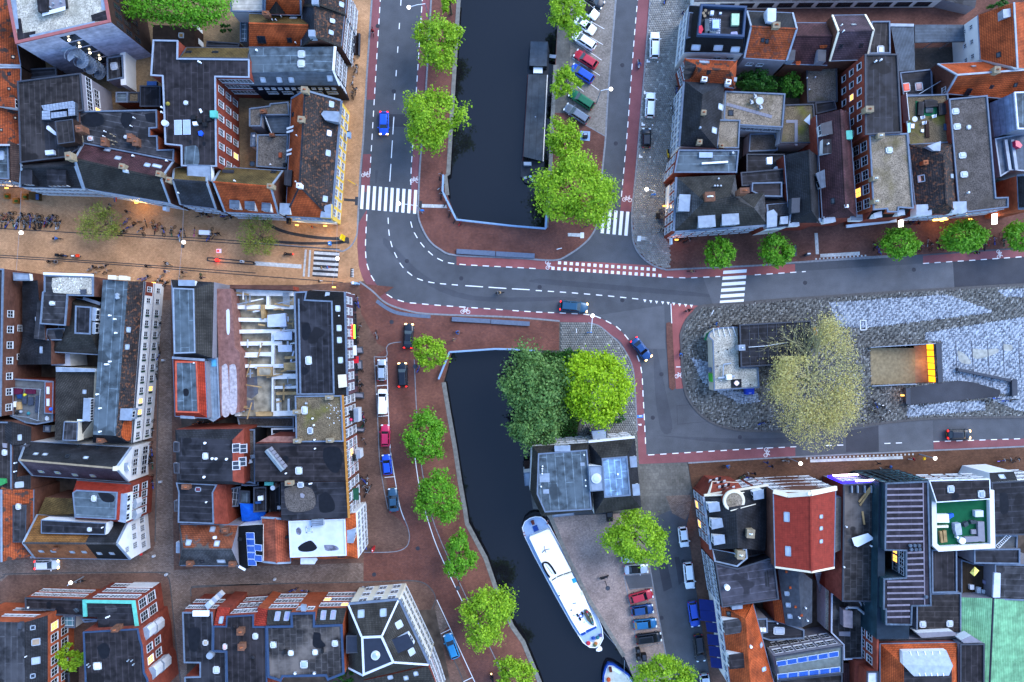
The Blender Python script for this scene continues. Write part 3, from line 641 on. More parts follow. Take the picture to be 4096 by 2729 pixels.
def branchy(label,x,y,R,hc,m,nleaf,bk,depth=4,ry=1.,zt=2.5,leaf=.14,group=None,spread=1.,r0=.3,sg=.055):
    """open crowned tree: real limbs, few leaves"""
    c=U(x,y,hc*.75);base=V3((c.x,c.y,0));o=empty('tree',base,label,'tree',group);q=M();r=random.Random(len(TREES)+77);TREES[label]=o;tips=[]
    R*=(H-hc*.75)/H/S*TS
    def grow(p,d,L_,rad,k):
        e=p+d*L_;mid=p+d*L_*.5+V3((r.uniform(-1,1),r.uniform(-1,1),0))*L_*.08
        q.cyl(p,mid,rad,rad*.85,5,0,False).cyl(mid,e,rad*.85,rad*.6,5,0,False)
        tips.append((mid,e))
        if k==0:return
        for i in range(3 if k>1 else 4):
            a=r.uniform(-.85,.85);nd=Matrix.Rotation(a,3,'Z')@d;nd.z=d.z*.6+r.uniform(-.12,.45);nd.normalize();grow(e if i else mid,nd,L_*r.uniform(.55,.82),rad*.58,k-1)
    q.cyl((0,0,0),(.1,0,zt),r0,r0*.85,8);n0=15
    for i in range(n0):
        a=2*math.pi*i/n0+r.uniform(-.3,.3);d=V3((math.cos(a),math.sin(a)*ry,r.uniform(.5,1.1) if i%2 else r.uniform(.15,.5))).normalized()
        grow(V3((.1,0,zt+r.uniform(-.3,1.))),d,R*r.uniform(.24,.42)*math.hypot(d.x,d.y)/max(.5,math.hypot(d.x,d.y/ry)),r0*r.uniform(.28,.5),depth)
    q.build('trunk',bk,o,local=True)
    tp=np.array([[*(a.lerp(b_,r.random()))] for a,b_ in tips[len(tips)//6:]]);k=RNG.integers(0,len(tp),nleaf);P=tp[k]+RNG.normal(0,R*sg,(nleaf,3));j=nleaf//4;ra=R*.8*np.sqrt(RNG.random(j));an=RNG.random(j)*6.283;P[:j]=np.stack([ra*np.cos(an),ra*np.sin(an)*ry,tp[:,2].max()*(1-.35*(ra/R)**2)+RNG.normal(0,.5,j)],1)
    if ry>1:u,v=P[:,0]/R,P[:,1]/R/ry;P=P[~((u<.02)&(v>.3)&(RNG.random(nleaf)<.93))]
    V,F=leaves(P,RNG.normal(0,1,P.shape),leaf,.4);cr=bpy.data.objects.new('crown',rawmesh('crown',V,F,m));COL.objects.link(cr);cr.parent=o
    return o
T(3,2);branchy('huge pale olive plane tree with visible limbs on the station plaza',485,385,545,13,L_sparse,25000,bark2,depth=4,leaf=.14,zt=4.,r0=.42,ry=1.5,sg=.085)
T(0,1);branchy('thin leaved street tree above the middle bicycle rows on the yellow brick street',890,475,270,8,L_spr,3600,bark,depth=3,leaf=.13,r0=.14,ry=.8)
branchy('thin leaved street tree at the end of the yellow brick street by the cargo bike',2340,590,235,8,L_spr,3200,bark,depth=3,leaf=.13,r0=.13)
# hedge ground under the garden trees
def bushes(name,poly,m,n,z0,h,leaf=.16):
    xs=[p.x for p in poly];ys=[p.y for p in poly];P=[]
    while len(P)<n:
        x,y=random.uniform(min(xs),max(xs)),random.uniform(min(ys),max(ys))
        if inside((x,y),poly):P.append((x,y,z0+random.random()*h*(.6+.4*math.sin(x*1.3)*math.cos(y*1.7))))
    V,F=leaves(np.array(P),np.tile([0,0,1.],(n,1)),leaf,.4);o=bpy.data.objects.new(name,rawmesh(name,V,F,m));COL.objects.link(o);return tag(o,kind='stuff')
T(2,2);bushes('ground_ivy',PTS([120,90,620,90,600,400,600,870,480,900,200,940,170,700]),L_hedge,5200,.1,1.0)
T(3,0);bushes('yard_undergrowth',PTS([-240,680,310,680,320,910,-240,900]),L_hedge,2600,.1,.8)
# ------------------------------------------------------------------ vehicles
glass=mat('car_glass','0c1014',.06,var=0,spec=.6);rubber=mat('rubber','151515',.8,var=.1);blackp=mat('black_plastic','1a1b1d',.5,var=.05)
rim=mat('alloy','9a9da0',.35,metal=.7,var=0);lampg=mat('headlamp_glass','d6dce0',.15,var=0,spec=.6);tailm=mat('tail_lamp','8a1216',.2,var=0,spec=.5)
lamp_on=mat('headlamp_lit','ffc880',.3,var=0,emit=2.2);lamp_amber=mat('lamp_amber','ffb050',.3,var=0,emit=4.);tail_on=mat('tail_lamp_lit','ff1a14',.3,var=0,emit=1.6);plate=mat('number_plate','c8a22c',.5,var=0)
PROF={  # windscreen base, windscreen top, roof end, rear window base (fractions of length, nose = +.5), roof height, belt height, rear deck height
    'hatch':(.235,.09,-.36,-.455,1.45,.92,.95),'wagon':(.235,.1,-.42,-.475,1.47,.92,.95),'sedan':(.2,.07,-.2,-.35,1.42,.9,.95),'mpv':(.3,.14,-.41,-.47,1.6,.98,1.),'van':(.33,.2,-.47,-.485,1.85,1.05,1.05),
    'boxy':(.2,.09,-.36,-.43,1.4,.9,.92),'cabrio':(.17,.05,-.2,-.31,1.35,.88,.95),'suv':(.25,.11,-.42,-.475,1.65,1.,1.05)}
CARN={'hatch':'hatchback','wagon':'estate car','sedan':'saloon car','mpv':'people carrier','van':'van','boxy':'old car','cabrio':'convertible','suv':'off-road car'}
def paint(name,c,metal=.25):return mat('paint_'+name,c,.28,var=.03,spec=.5,metal=metal)
NCAR=[0]
def car(label,x,y,dx,dy,L_,typ,pm,W=1.76,group=None,on=False,roofm=None,name='parked_car',cat='car',back='tail'):
    """x, y centre and dx, dy direction of the nose, both in the picture"""
    c=U(x,y,.8);c.z=0.13;d=V3((dx,-dy,0)).normalized();o=empty(name,c,label,cat,group,math.atan2(d.y,d.x))
    a,b_,r_,e_,ht,belt,deck=PROF[typ];w=W/2
    st=[(-.5,.72,.62,.3),(-.49,.84,.82,.24),(-.465,.93,deck-.03,.22),(-.4,.985,deck,.2),(-.2,1,belt+.02,.2),(0,1,belt,.2),(a,.99,belt,.2),(a+.1,.97,belt-.06,.2),(.42,.92,belt-.17,.2),(.47,.84,belt-.27,.22),(.49,.74,belt-.36,.26),(.5,.6,belt-.44,.32)]
    q=M();K=9
    for fx,fw,zt,zb in st:
        ww=w*fw
        for yy,z in ((-.88,zb),(-.985,zb+.12),(-1,(zb+zt)*.5),(-.95,zt-.06),(-.86,zt),(-.45,zt+.035),(0,zt+.045)):q.v.append(V3((fx*L_,yy*ww,z)))
        for yy,z in ((.45,zt+.035),(.86,zt),(.95,zt-.06),(1,(zb+zt)*.5),(.985,zb+.12),(.88,zb)):q.v.append(V3((fx*L_,yy*ww,z)))
    n=13
    for i in range(len(st)-1):
        for j in range(n-1):q.f.append([i*n+j,i*n+j+1,(i+1)*n+j+1,(i+1)*n+j][::-1]);q.m.append(0)
    q.f.append(list(range(n)));q.m.append(0);q.f.append([(len(st)-1)*n+j for j in range(n)][::-1]);q.m.append(0)
    q.build('body',pm,o,smooth=True,local=True)
    # cabin
    wb,wr=w*.88,w*.7;B_=[V3((a*L_,wb*.93,belt)),V3((a*L_,-wb*.93,belt)),V3((e_*L_,-wb*.93,deck)),V3((e_*L_,wb*.93,deck))]
    R1=[V3((b_*L_,wr*.95,ht-.05)),V3((b_*L_,-wr*.95,ht-.05)),V3((r_*L_,-wr*.95,ht-.05)),V3((r_*L_,wr*.95,ht-.05))]
    R2=[V3((b_*L_-.12,wr*.8,ht)),V3((b_*L_-.12,-wr*.8,ht)),V3((r_*L_+.12,-wr*.8,ht)),V3((r_*L_+.12,wr*.8,ht))]
    mid=[(B_[1]+B_[2])/2,(B_[0]+B_[3])/2]
    q=M().add(B_+R1+R2,[(1,0,4,5),(2,1,5,6),(3,2,6,7),(0,3,7,4),(5,4,8,9),(6,5,9,10),(7,6,10,11),(4,7,11,8),(9,8,11,10)])
    q.build('cabin',roofm or pm,o,local=True)
    def pane(nm,p0,p1,p2,p3,ins=.06):
        cc=(p0+p1+p2+p3)/4;nn=(p1-p0).cross(p3-p0).normalized()
        if nn.dot(cc-V3((0,0,.9)))<0:nn=-nn
        P=[p.lerp(cc,ins) for p in (p0,p1,p2,p3)];t=nn*.015;k=M();k.add([p-t for p in P]+[p+t for p in P],[(4,5,6,7),(0,1,5,4),(1,2,6,5),(2,3,7,6),(3,0,4,7)]);k.build(nm,glass,o,local=True)
    pane('windscreen',B_[0],B_[1],R1[1],R1[0]);
    if typ!='van':pane('rear_window',B_[2],B_[3],R1[3],R1[2],.12)
    for i,j in ((0,3),(1,2)):
        if typ=='van':pane('side_window',B_[i],B_[i].lerp(B_[j],.33),R1[i].lerp(R1[j],.25),R1[i],.1)
        else:
            for t0,t1 in ((.0,.5),(.5,.97)):pane('side_window',B_[i].lerp(B_[j],t0),B_[i].lerp(B_[j],t1),R1[i].lerp(R1[j],t1),R1[i].lerp(R1[j],t0),.09)
    for sx in (.31,-.3):
        for sy in (-1,1):
            k=M().cyl((sx*L_,sy*(w-.2),.31),(sx*L_,sy*(w+.004),.31),.31,.31,14);wo=k.build('wheel',rubber,o,local=True)
            M().cyl((sx*L_,sy*(w-.02),.31),(sx*L_,sy*(w+.012),.31),.2,.18,10).build('rim',rim,wo,local=True)
    zl=belt-.3
    for sy in (-1,1):
        M().obox((.462*L_,sy*w*.68,zl+.03),V3((.1,-.07*sy,-.03)),V3((.02,.17*sy,0)),V3((.02,0,.085))).build('headlight',lamp_on if on else lampg,o,local=True)
        M().obox((-.487*L_,sy*w*.72,deck-.12),V3((.07,.03*sy,0)),V3((0,.13*sy,0)),V3((0,0,.12))).build('tail_light',tail_on if on else tailm,o,local=True)
        M().obox((a*L_-.12,sy*(w+.08),belt+.08),V3((.07,.02*sy,0)),V3((0,.1,0)),V3((0,0,.07))).build('mirror',pm,o,local=True)
        M().obox((.05*-L_,sy*w*.995,.62),V3((.5,0,0)),V3((0,.012,0)),V3((0,0,.02))).build('door_strip',blackp,o,local=True)
    M().box(.497*L_-.02,-.26,.36,.5*L_+.012,.26,.47).build('number_plate',plate,o,local=True);M().box(-.5*L_-.012,-.26,.5,-.49*L_,.26,.61).build('number_plate',plate,o,local=True)
    M().box(-.46*L_,-w*.9,.16,.46*L_,w*.9,.3).build('underbody',blackp,o,local=True)
    return o
Pw=paint('white','dfe3e6',0);Psil=paint('silver','a9b2bb',.5);Pbk=paint('black','181d26');Pred=paint('red','a32433',.1);Pblu=paint('blue','1c48a8');Pnav=paint('navy','1a4070');Pteal=paint('teal','1e5f8a')
Pgrn=paint('green','145c3c');Pgry=paint('grey','6c737c',.5);Pdk=paint('dark_blue','1d465f');Ppink=paint('crimson','b51f4a',.05);Pcy=paint('cyan','2c86b4');Pbr=paint('bright_blue','1f55cc');Pgb=paint('grey_blue','2c5068')
T(1,0);car('bright blue hatchback driving down the north road with lights on',1176,1135,-.01,1,4.1,'hatch',Pbr,on=True,name='moving_car')
T(2,0);GP='cars parked at an angle on the north quay';dg=(-195,-128)
car('black car cut off at the top edge of the quay parking',745,2,190,100,4.2,'hatch',Pbk,group=GP)
car('white convertible with a black soft top under the quay tree',700,92,185,140,4.2,'cabrio',Pw,group=GP,roofm=blackp)
car('white saloon car half under the quay tree',672,232,190,128,4.2,'sedan',Pw,group=GP)
car('white people carrier in the row just below the quay tree',667,376,*dg,4.5,'mpv',Pw,group=GP);car('red saloon car parked between white and blue cars',680,546,*dg,4.6,'hatch',Pred,group=GP)
car('blue hatchback parked below the red car',645,677,*dg,4.6,'mpv',Pblu,group=GP);car('dark green estate car parked at the slim tree',640,916,*dg,4.9,'wagon',Pgrn,group=GP);car('grey hatchback parked last in the quay row',594,1046,*dg,4.9,'wagon',Pgry,group=GP)
GK='cars parked along the grey tiled pavement'
car('white estate car parked highest on the tiled pavement',1313,416,.02,-1,4.7,'wagon',Pw,group=GK);car('white estate car parked midway along the tiled pavement',1272,966,.05,-1,4.5,'wagon',Pw,group=GK);car('small black hatchback parked lowest on the tiled pavement',1236,1270,.02,-1,3.5,'hatch',Pbk,W=1.68,group=GK)
T(2,1);car('dark teal estate car driving right past the curved bike lane',570,1253,1,.09,5.,'wagon',Pdk,on=True,W=1.9,name='moving_car')
T(2,2);car('dark blue car turning beside the red bike lane curve',1190,75,150,185,4.5,'sedan',Pnav,on=True,name='moving_car')
T(1,1);car('black car driving off the purple quay towards the main road',1402,1520,.06,-1,4.4,'sedan',Pbk,on=True,name='moving_car')
T(1,2);GQ='cars parked in the purple quay bays'
car('black hatchback with lit lamps beside the grey parked car',1347,310,-.02,-1,4.3,'wagon',Pbk,on=True,name='moving_car')
car('small grey hatchback in the topmost quay bay',1157,268,0,-1,3.8,'hatch',Psil,group=GQ,W=1.68);car('white delivery van parked in the quay bay',1165,558,.01,-1,4.4,'van',Pw,group=GQ,name='parked_van',cat='van')
car('boxy crimson car parked below the white van',1189,870,0,-1,3.9,'boxy',Ppink,group=GQ,W=1.68);car('bright blue small hatchback parked below the crimson car',1204,1137,-.1,-1,3.6,'hatch',Pbr,group=GQ,W=1.66);car('dark grey blue hatchback in the lowest quay bay',1262,1462,-.07,-1,4.2,'sedan',Pgb,group=GQ)
T(1,3);car('cyan blue car parked alone on the lower quay road',1798,1240,-.36,-1,4.6,'hatch',Pcy)
T(0,3);car('white car driving right on the clinker lane at lower left',432,490,1,-.02,4.3,'hatch',Pw,on=True,name='moving_car')
T(2,3);GS='cars parked nose out on the cobbled quay';GT='cars parked along the side street pavement'
car('car mostly hidden under the big quay tree',1110,425,1,-.05,4.2,'hatch',Psil,group=GS)
car('silver convertible with a dark top at the head of the cobbled row',1143,530,1,-.06,4.3,'cabrio',Psil,group=GS,roofm=blackp);car('red hatchback beside the empty asphalt bay',1187,782,1,-.28,4.3,'hatch',Pred,group=GS);car('navy hatchback next below the red one',1198,905,1,-.13,4.0,'hatch',Pnav,group=GS)
car('teal blue hatchback third in the cobbled row',1224,1035,1,-.1,4.2,'hatch',Pteal,group=GS);car('long black people carrier lowest in the cobbled row',1258,1165,1,-.13,4.6,'mpv',Pbk,group=GS)
car('small silver white hatchback highest in the side street',1577,236,.12,1,3.6,'hatch',Pw,group=GT,W=1.66);car('white estate car parked in the side street',1628,592,.1,1,4.7,'wagon',Pw,group=GT);car('deep blue hatchback parked beside the blue awnings',1672,946,.15,1,4.6,'wagon',Pblu,group=GT)
car('black estate car parked at the lower awnings',1724,1258,.12,1,4.9,'wagon',Pbk,group=GT);car('silver car cut off by the bottom edge of the side street',1778,1600,.12,1,4.2,'hatch',Psil,group=GT)
T(3,2);car('dark car driving right past the bus strip with red tail lights',1757,860,1,0,4.2,'hatch',Pbk,on=True,name='moving_car')
# ------------------------------------------------------------------ boats
hullk=mat('black_hull','14161a',.4,var=.1);deckb=mat('pale_blue_deck','8fa6c4',.55,var=.08);whitep=mat('white_paint','e6e7e6',.45,var=.04,scale=.8);bluep=mat('blue_paint','1c3f88',.45,var=.08);deckg=mat('grey_deck_sheet','3a4046',.6,kind='lines',p=(1.2,.03));cream=mat('cream_deck','d0cab4',.7,var=.12)
def prismz(fl,z0,z1):return ccw(PTS(fl,z1)),z0,z1
def piece(name,parent,fl,z0,z1,m,ms=None,curve=0):
    p=PTS(fl,z1);p=smoothline(p+[p[0]],curve)[:-1] if curve else p
    return M().prism(p,z0,z1,0,1 if ms else 0).build(name,[m]+([ms] if ms else []),parent)
T(2,0)
b=empty('houseboat',U(210,1000,-1.6),'long dark barge with grey deck roof moored on the north canal','boat')
piece('hull',b,[150,470,175,375,330,380,345,480,330,800,300,1480,290,1640,255,1690,190,1700,120,1680,80,1620,88,1400,130,800],-1.75,-.7,mat('dark_deck','2c3036',.6,var=.15),hullk)
piece('wheelhouse',b,[172,382,328,387,321,610,160,604],-.7,1.3,mat('wheelhouse_roof','434a52',.6,kind='lines',p=(1.5,.02)),hullk);piece('cargo_roof',b,[150,684,322,692,280,1484,104,1440],-.7,.35,deckg,hullk)
piece('roof_hatch',b,[198,618,282,618,280,672,197,670],-.7,.5,whitep);piece('gunwale',b,[322,690,330,690,304,1200,290,1484,282,1484],-.7,-.5,whitep);piece('gunwale',b,[148,690,142,690,96,1480,102,1480],-.7,-.5,mat('rust_red_trim','5a3130',.6))
piece('deck_locker',b,[205,1420,268,1415,270,1468,205,1465],-.7,.3,steel);piece('deck_locker',b,[108,1490,178,1490,178,1522,108,1520],-.7,.1,steel)
for k in range(3):piece('vent',b,[110+k*23,1452,126+k*23,1452,126+k*23,1468,110+k*23,1468],-.7,0.,rubber)
M().cyl(U(215,1075,.35),U(215,1075,.5),.12).build('roof_vent',steel,b)
T(2,1)
M().ball(U(195,90,-.2),.3,8).build('deck_pot',whitep,b);M().ball(U(168,58,-.2),.28,8).build('deck_pot',deckb,b);M().bar(U(178,20,-.3),U(180,70,-.3),.5,.35).build('deck_bench',blackp,b);piece('deck_mat',b,[105,60,135,52,140,75,115,82],-.7,-.62,steel)
for t_,a,c in (((2,0),(330,480),(405,520)),((2,0),(330,690),(395,660)),((2,0),(300,1480),(310,1530))):
    T(*t_);tag(M().tube([U(*a,-.6),U((a[0]+c[0])/2,(a[1]+c[1])/2+8,-.7),U(*c,.15)],.03,5).build('mooring_line',rubber),'dark mooring line from the barge to the quay near '+{480:'the wheelhouse',690:'the roof hatch',1480:'the stern deck'}[a[1]],'rope')
T(2,0);tag(M().bar(U(345,517,-.2),U(404,522,.1),.6,.06).build('gangplank',steel),'short gangplank bridging the dark barge and the quay','gangplank')
q=M()
for i in range(14):q.cyl(U(340+random.uniform(-10,25),860+random.uniform(-20,120),-.5),U(350+random.uniform(-10,25),870+random.uniform(-20,120),.2),.12,.05,6)
tag(q.build('tyre_fenders',rubber),'cluster of black tyre fenders hanging between barge and quay','fender')
T(2,3)
b=empty('barge',U(470,650,-1.6),'long white house barge with pale blue deck on the south canal','boat')
hull=[165,62,215,48,268,52,300,75,345,135,460,345,610,615,765,905,828,1075,838,1165,808,1225,765,1250,715,1248,655,1205,560,1060,400,775,200,400,112,220,95,150,118,95]
piece('hull',b,hull,-1.75,-.35,deckb,bluep);piece('bow_flare',b,[100,120,118,60,165,18,220,2,265,12,275,40,215,40,165,60,120,100,98,150],-1.72,-.55,hullk)
q=M()
hp=PTS(hull,-.3)
for a,c in zip(hp,hp[1:]+hp[:1]):q.bar(a,c,.12,.3)
q.build('gunwale',whitep,b)
piece('front_cabin',b,[160,245,168,232,325,166,345,172,358,195,545,548,420,592,350,640],-.4,1.1,mat('white_cabin_roof','f0f0ee',.5,var=.05,scale=.7),whitep);piece('aft_cabin',b,[357,645,420,602,550,568,565,600,640,740,650,745,780,1058,626,1125,540,985],-.4,.95,MATS['white_cabin_roof'],whitep)
piece('windscreen',b,[350,640,420,596,550,560,552,572,424,608,358,650],-.3,1.25,cream);
for fl in ([365,632,402,606,406,612,370,638],[412,602,466,578,468,584,415,608],[474,576,522,560,524,566,476,582]):piece('window',b,fl,1.2,1.28,rubber)
piece('side_trim',b,[628,742,650,742,662,770,640,776],.9,1.02,cream)
piece('hatch_cover',b,[188,140,228,125,248,172,205,190],-.35,-.2,bluep);piece('hatch_cover',b,[550,624,580,612,595,650,565,662],.9,1.05,mat('azure_cloth','2f8fd0',.6));piece('hatch_cover',b,[620,1105,660,1088,680,1128,640,1145],-.35,.5,bluep);piece('hatch_cover',b,[678,1095,772,1055,780,1072,686,1120],.9,.99,bluep)
piece('winch',b,[172,92,200,86,210,120,185,128],-.35,.3,mat('rust_iron','5c2e2a',.8))
for x,y in ((325,113),(328,88),(110,195),(118,222)):M().cyl(U(x,y,-.3),U(x,y,.1),.14).build('bollard',mat('rust_bollard','8c5a58',.7),b)
q=M();q.tube([U(277,382,1.2),U(300,355,1.5),U(346,345,1.2)],.06,5);q.tube([U(298,317,1.2),U(300,350,1.6),U(314,378,1.2)],.05,5);q.build('aerial',blackp,b)
for x,y,r in ((435,775,.14),(435,750,.1),(547,908,.13),(572,955,.12),(668,1018,.1)):M().cyl(U(x,y,.95),U(x,y,1.3),r,r*.8,8).build('vent',blackp if r>.12 else steel,b)
q=M()
for x,y in ((604,955),(646,935),(626,990)):q.obox(U(x,y,1.05),V3((.13,.07,0)),V3((-.14,.24,0)),V3((0,0,.1)))
q.build('skylight',rubber,b);q=M();q.ring(U(635,962,1.12),Xa,V3((0,1,0)),.4,.15,12);q.build('hatch_ring',bluep,b)
piece('chain',b,[556,843,590,838,590,848,560,855],.95,1.0,steel)
piece('stern_deck',b,[690,1190,745,1205,830,1120,834,1165,805,1222,765,1245,715,1243,680,1215],-.35,-.28,cream)
M().ball(U(702,1212,-.1),.42,8,0,.6).build('cover',mat('red_cloth','b03040',.7),b)
for x,y,m_ in ((748,1165,bluep),(788,1160,mat('teal_cloth','2c6a74',.7)),(815,1140,mat('mauve_cloth','4c4a74',.7)),(770,1215,mat('terracotta_pot','a2663a',.8)),(762,1228,mat('plant_pot','50603a',.8))):M().ball(U(x,y,-.05),.34,8,0,.8).build('deck_pot',m_,b)
piece('rudder',b,[800,1240,830,1262,826,1280,800,1290,775,1285,776,1270],-1.3,-.5,whitep)
def ringboat(name,label,fl,z,m_t,m_i,r=.2):
    p=smoothline(PTS(fl,z),3);o=empty(name,p[0],label,'boat');M().tube(p,r,8).build('tube',m_t,o,smooth=True);piece('floor',o,fl,z-.18,z-.05,m_i);return o
d=ringboat('dinghy','black and white inflatable dinghy lying on the white barge roof',[348,608,320,570,287,505,285,478,305,468,335,478,370,520,403,575],1.32,rubber,whitep,.17);M().bar(U(308,488,1.3),U(372,575,1.3),.05,.05).build('keel',rubber,d)
p=[667,908,690,908,730,945,752,1010,755,1052,735,1045,690,1000,665,950]
o=empty('rowing_boat',U(710,980,.95),'small dark rowing boat with fishing gear resting on the barge roof','boat');piece('hull',o,p,.95,1.4,mat('boat_inner','4a4a3c',.8),hullk)
for x,y,m_ in ((690,925,MATS['red_cloth']),(715,965,MATS['plant_pot']),(725,970,mat('yellow_gear','a09a3c',.7)),(738,1020,MATS['teal_cloth'])):M().ball(U(x,y,1.5),.2,7).build('gear',m_,o)
M().tube([U(690,935,1.5),U(720,980,1.55),U(745,1040,1.5)],.05,5).build('rope',steel,o)
b=empty('boat',U(980,1520,-1.6),'blue and white pointed boat entering from the bottom edge of the canal','boat')
piece('hull',b,[838,1560,842,1510,860,1440,885,1400,935,1408,1000,1450,1070,1500,1110,1560,1160,1700,850,1700],-1.75,-.5,whitep,bluep);piece('deck',b,[858,1560,862,1520,880,1450,905,1422,960,1445,1040,1500,1085,1565,1120,1700,865,1700],-.5,-.42,cream)
q=M();hp=PTS([838,1600,842,1510,860,1440,885,1400,935,1408,1000,1450,1070,1500,1110,1560,1130,1620],-.4)
for a,c in zip(hp,hp[1:]):q.bar(a,c,.3,.3)
q.build('gunwale',bluep,b);M().ball(U(888,1548,-.1),.4,10).build('buoy',mat('orange_buoy','d0562c',.6),b);piece('winch',b,[892,1440,918,1440,922,1478,897,1480],-.4,.2,MATS['rust_iron'])
piece('foredeck',b,[905,1425,960,1445,1010,1480,990,1500,940,1470,900,1455],-.42,-.36,whitep)
for i,(a,c) in enumerate((((1030,1505),(1035,1370)),((830,1095),(960,1240)),((790,960),(880,1110)))):tag(M().tube([U(*a,-.3),U(*c,.2)],.035,5).build('mooring_line',steel),('rope from the blue pointed boat to the cobbled quay','long rope from the white barge stern to the cobbled quay','short rope amidships from the white barge to the quay')[i],'rope')
T(2,3)
for i,(x,y) in enumerate(((400,185),(728,825),(757,888),(475,350),(690,700))):tag(M().ball(U(x,y,-.4),.2 if i%2 else .28,8,0,1.3).build('fender',(MATS['red_cloth'],MATS['rust_iron'],MATS['orange_buoy'],rubber,rubber)[i]),('red fender at the barge bow beside the quay','rust coloured fender amidships of the barge','orange fender aft on the barge side','black fender at the forward cabin','black fender at the aft cabin')[i],'fender')
# ------------------------------------------------------------------ building kit
def tl(n,a,b_=None,p=None):return mat('roof_tiles_'+n,a,.7,kind='tiles',col2=b_,p=p)
oran=tl('orange','a84e26','964522');orold=tl('old_orange','9c4c28','843f26',('3a2e2a',.9));redt=tl('red','8c2f22','7c2a20');redm=mat('red_metal_roof','7c2c20',.6,kind='grid',p=(.3,.4,.03),col2='6c241c')
dkt=tl('dark','2c2d31','232428');dkmix=tl('dark_mixed','2e2c2e','3c322e',('5a3c2c',2.2));slate=tl('slate','33373e','2a2d33');mar=tl('maroon','4a3032','3e282c');brt=tl('brown','584238','4a3830');olv=tl('olive','5e4e2e','544528');mauve=tl('mauve','4e4048','453840');blk=tl('black','15161a','101114');gryt=tl('grey','4c4c4e','3c3d40');greyb=tl('grey_brown','383633','2d2c29')
bit=mat('bitumen','242123',.6,kind='bitumen',spec=.1);bit2=mat('bitumen_grey','303033',.6,kind='bitumen',spec=.1);bitb=mat('bitumen_brown','2a2727',.65,kind='bitumen',p=(.9,5.),spec=.1);bitk=mat('bitumen_black','222226',.55,kind='bitumen',p=(1.,9.),spec=.1)
bits=mat('bitumen_slate_blue','444f56',.6,kind='bitumen',p=(1.4,12.),col2='4c5860',spec=.15);bitp=mat('bitumen_patchy','2e2c2c',.6,kind='bitumen',p=(1.0,1.4),col2='6e6660',spec=.1)
gvl=mat('gravel_beige','75695a',.9,kind='gravel',col2='5c5236');gvg=mat('gravel_grey','5c5650',.9,kind='gravel',col2='4a4636');gvm=mat('gravel_mossy','5e5240',.9,kind='gravel',col2='5c5a20');gvw=mat('gravel_pale','9c978a',.9,kind='gravel',col2='8c8878');gvd=mat('gravel_dark','4e4844',.9,kind='gravel',col2='423c36')
zinc=mat('zinc','7c8794',.45,var=.18,metal=.15,scale=1.2);zincd=mat('zinc_dark','4c5866',.5,kind='lines',p=(.6,.03));whr=mat('white_roof','b4bac6',.6,var=.12);cop=mat('pale_coping','5a6676',.55,var=.15);copd=mat('dark_coping','3a3e46',.5,var=.1);copb=mat('blue_coping','2e3f58',.5,var=.1);copp=mat('pink_coping','8c5452',.6,var=.1);copo=mat('ochre_gutter','9c6a30',.7,var=.2)
brr=mat('brick_red','7b3b2e',.85,kind='brick');brb=mat('brick_brown','5a3c32',.85,kind='brick');brp=mat('brick_purple','594046',.85,kind='brick');bro=mat('brick_orange','9c5034',.85,kind='brick');brd=mat('brick_dark','32241f',.85,kind='brick');wht=mat('white_render','c8c9c8',.75,var=.06,scale=.8);crm=mat('cream_render','c4bca8',.75,var=.06);ylw=mat('yellow_render','d0ac4c',.75,var=.06);gyr=mat('grey_render','75747c',.8,var=.08);navy=mat('navy_boarding','141c2c',.6,kind='lines',p=(.25,.02));blkw=mat('black_boarding','17191e',.6,kind='lines',p=(.3,.02));teal=mat('teal_cladding','1f3640',.5,kind='lines',p=(.8,.03));panel=mat('white_panels','9a9aaa',.7,kind='lines',p=(1.1,.03),col2='7a7a8a');pinkw=mat('pink_old_brick','7c5850',.9,var=.3,scale=1.5)
wood=mat('timber','a3865c',.8,kind='lines',p=(.15,.012));woodg=mat('grey_decking','55585a',.8,kind='lines',p=(.15,.015));conc=mat('concrete','d2d2ce',.85,var=.15,scale=1.2);conw=mat('wet_concrete','8c8472',.5,var=.5,scale=.8);mint=mat('mint_metal','6e9c76',.5,kind='lines',p=(.3,.06),col2='56865f');corr=mat('corrugated_grey','4c5660',.6,kind='lines',p=(.25,.05));turf=mat('green_turf','145034',.95,var=.1)
copper=mat('copper_green','4f9c8e',.6,var=.15);wframe=mat('window_white','b4b8bc',.5,var=.03);dframe=mat('window_dark','22262b',.5,var=.03);gl=mat('window_glass','1a2028',.08,var=0,spec=.6);glp=mat('skylight_glass','8e9cae',.15,var=.1,spec=.6);glw=mat('skylight_white','a8b0ba',.3,var=.06);warm=mat('lit_window','ffb04a',.4,var=.3,scale=3,emit=.7);solar=mat('solar_cells','14408c',.2,kind='grid',p=(.2,.2,.008),col2='2a5cae',spec=.5);solarf=mat('solar_frame','b9c6da',.4,var=0);darkst=mat('ponding_stain','17181c',.3,var=.2)
chim=mat('chimney_brick','6c4a3a',.85,kind='brick');chimt=mat('chimney_tan','807460',.85,var=.2);clay=mat('clay_pot','8a5236',.8,var=.1);pvc=mat('white_pvc','d4d8dc',.4,var=.02)
class Bl:pass
C_=Bl()
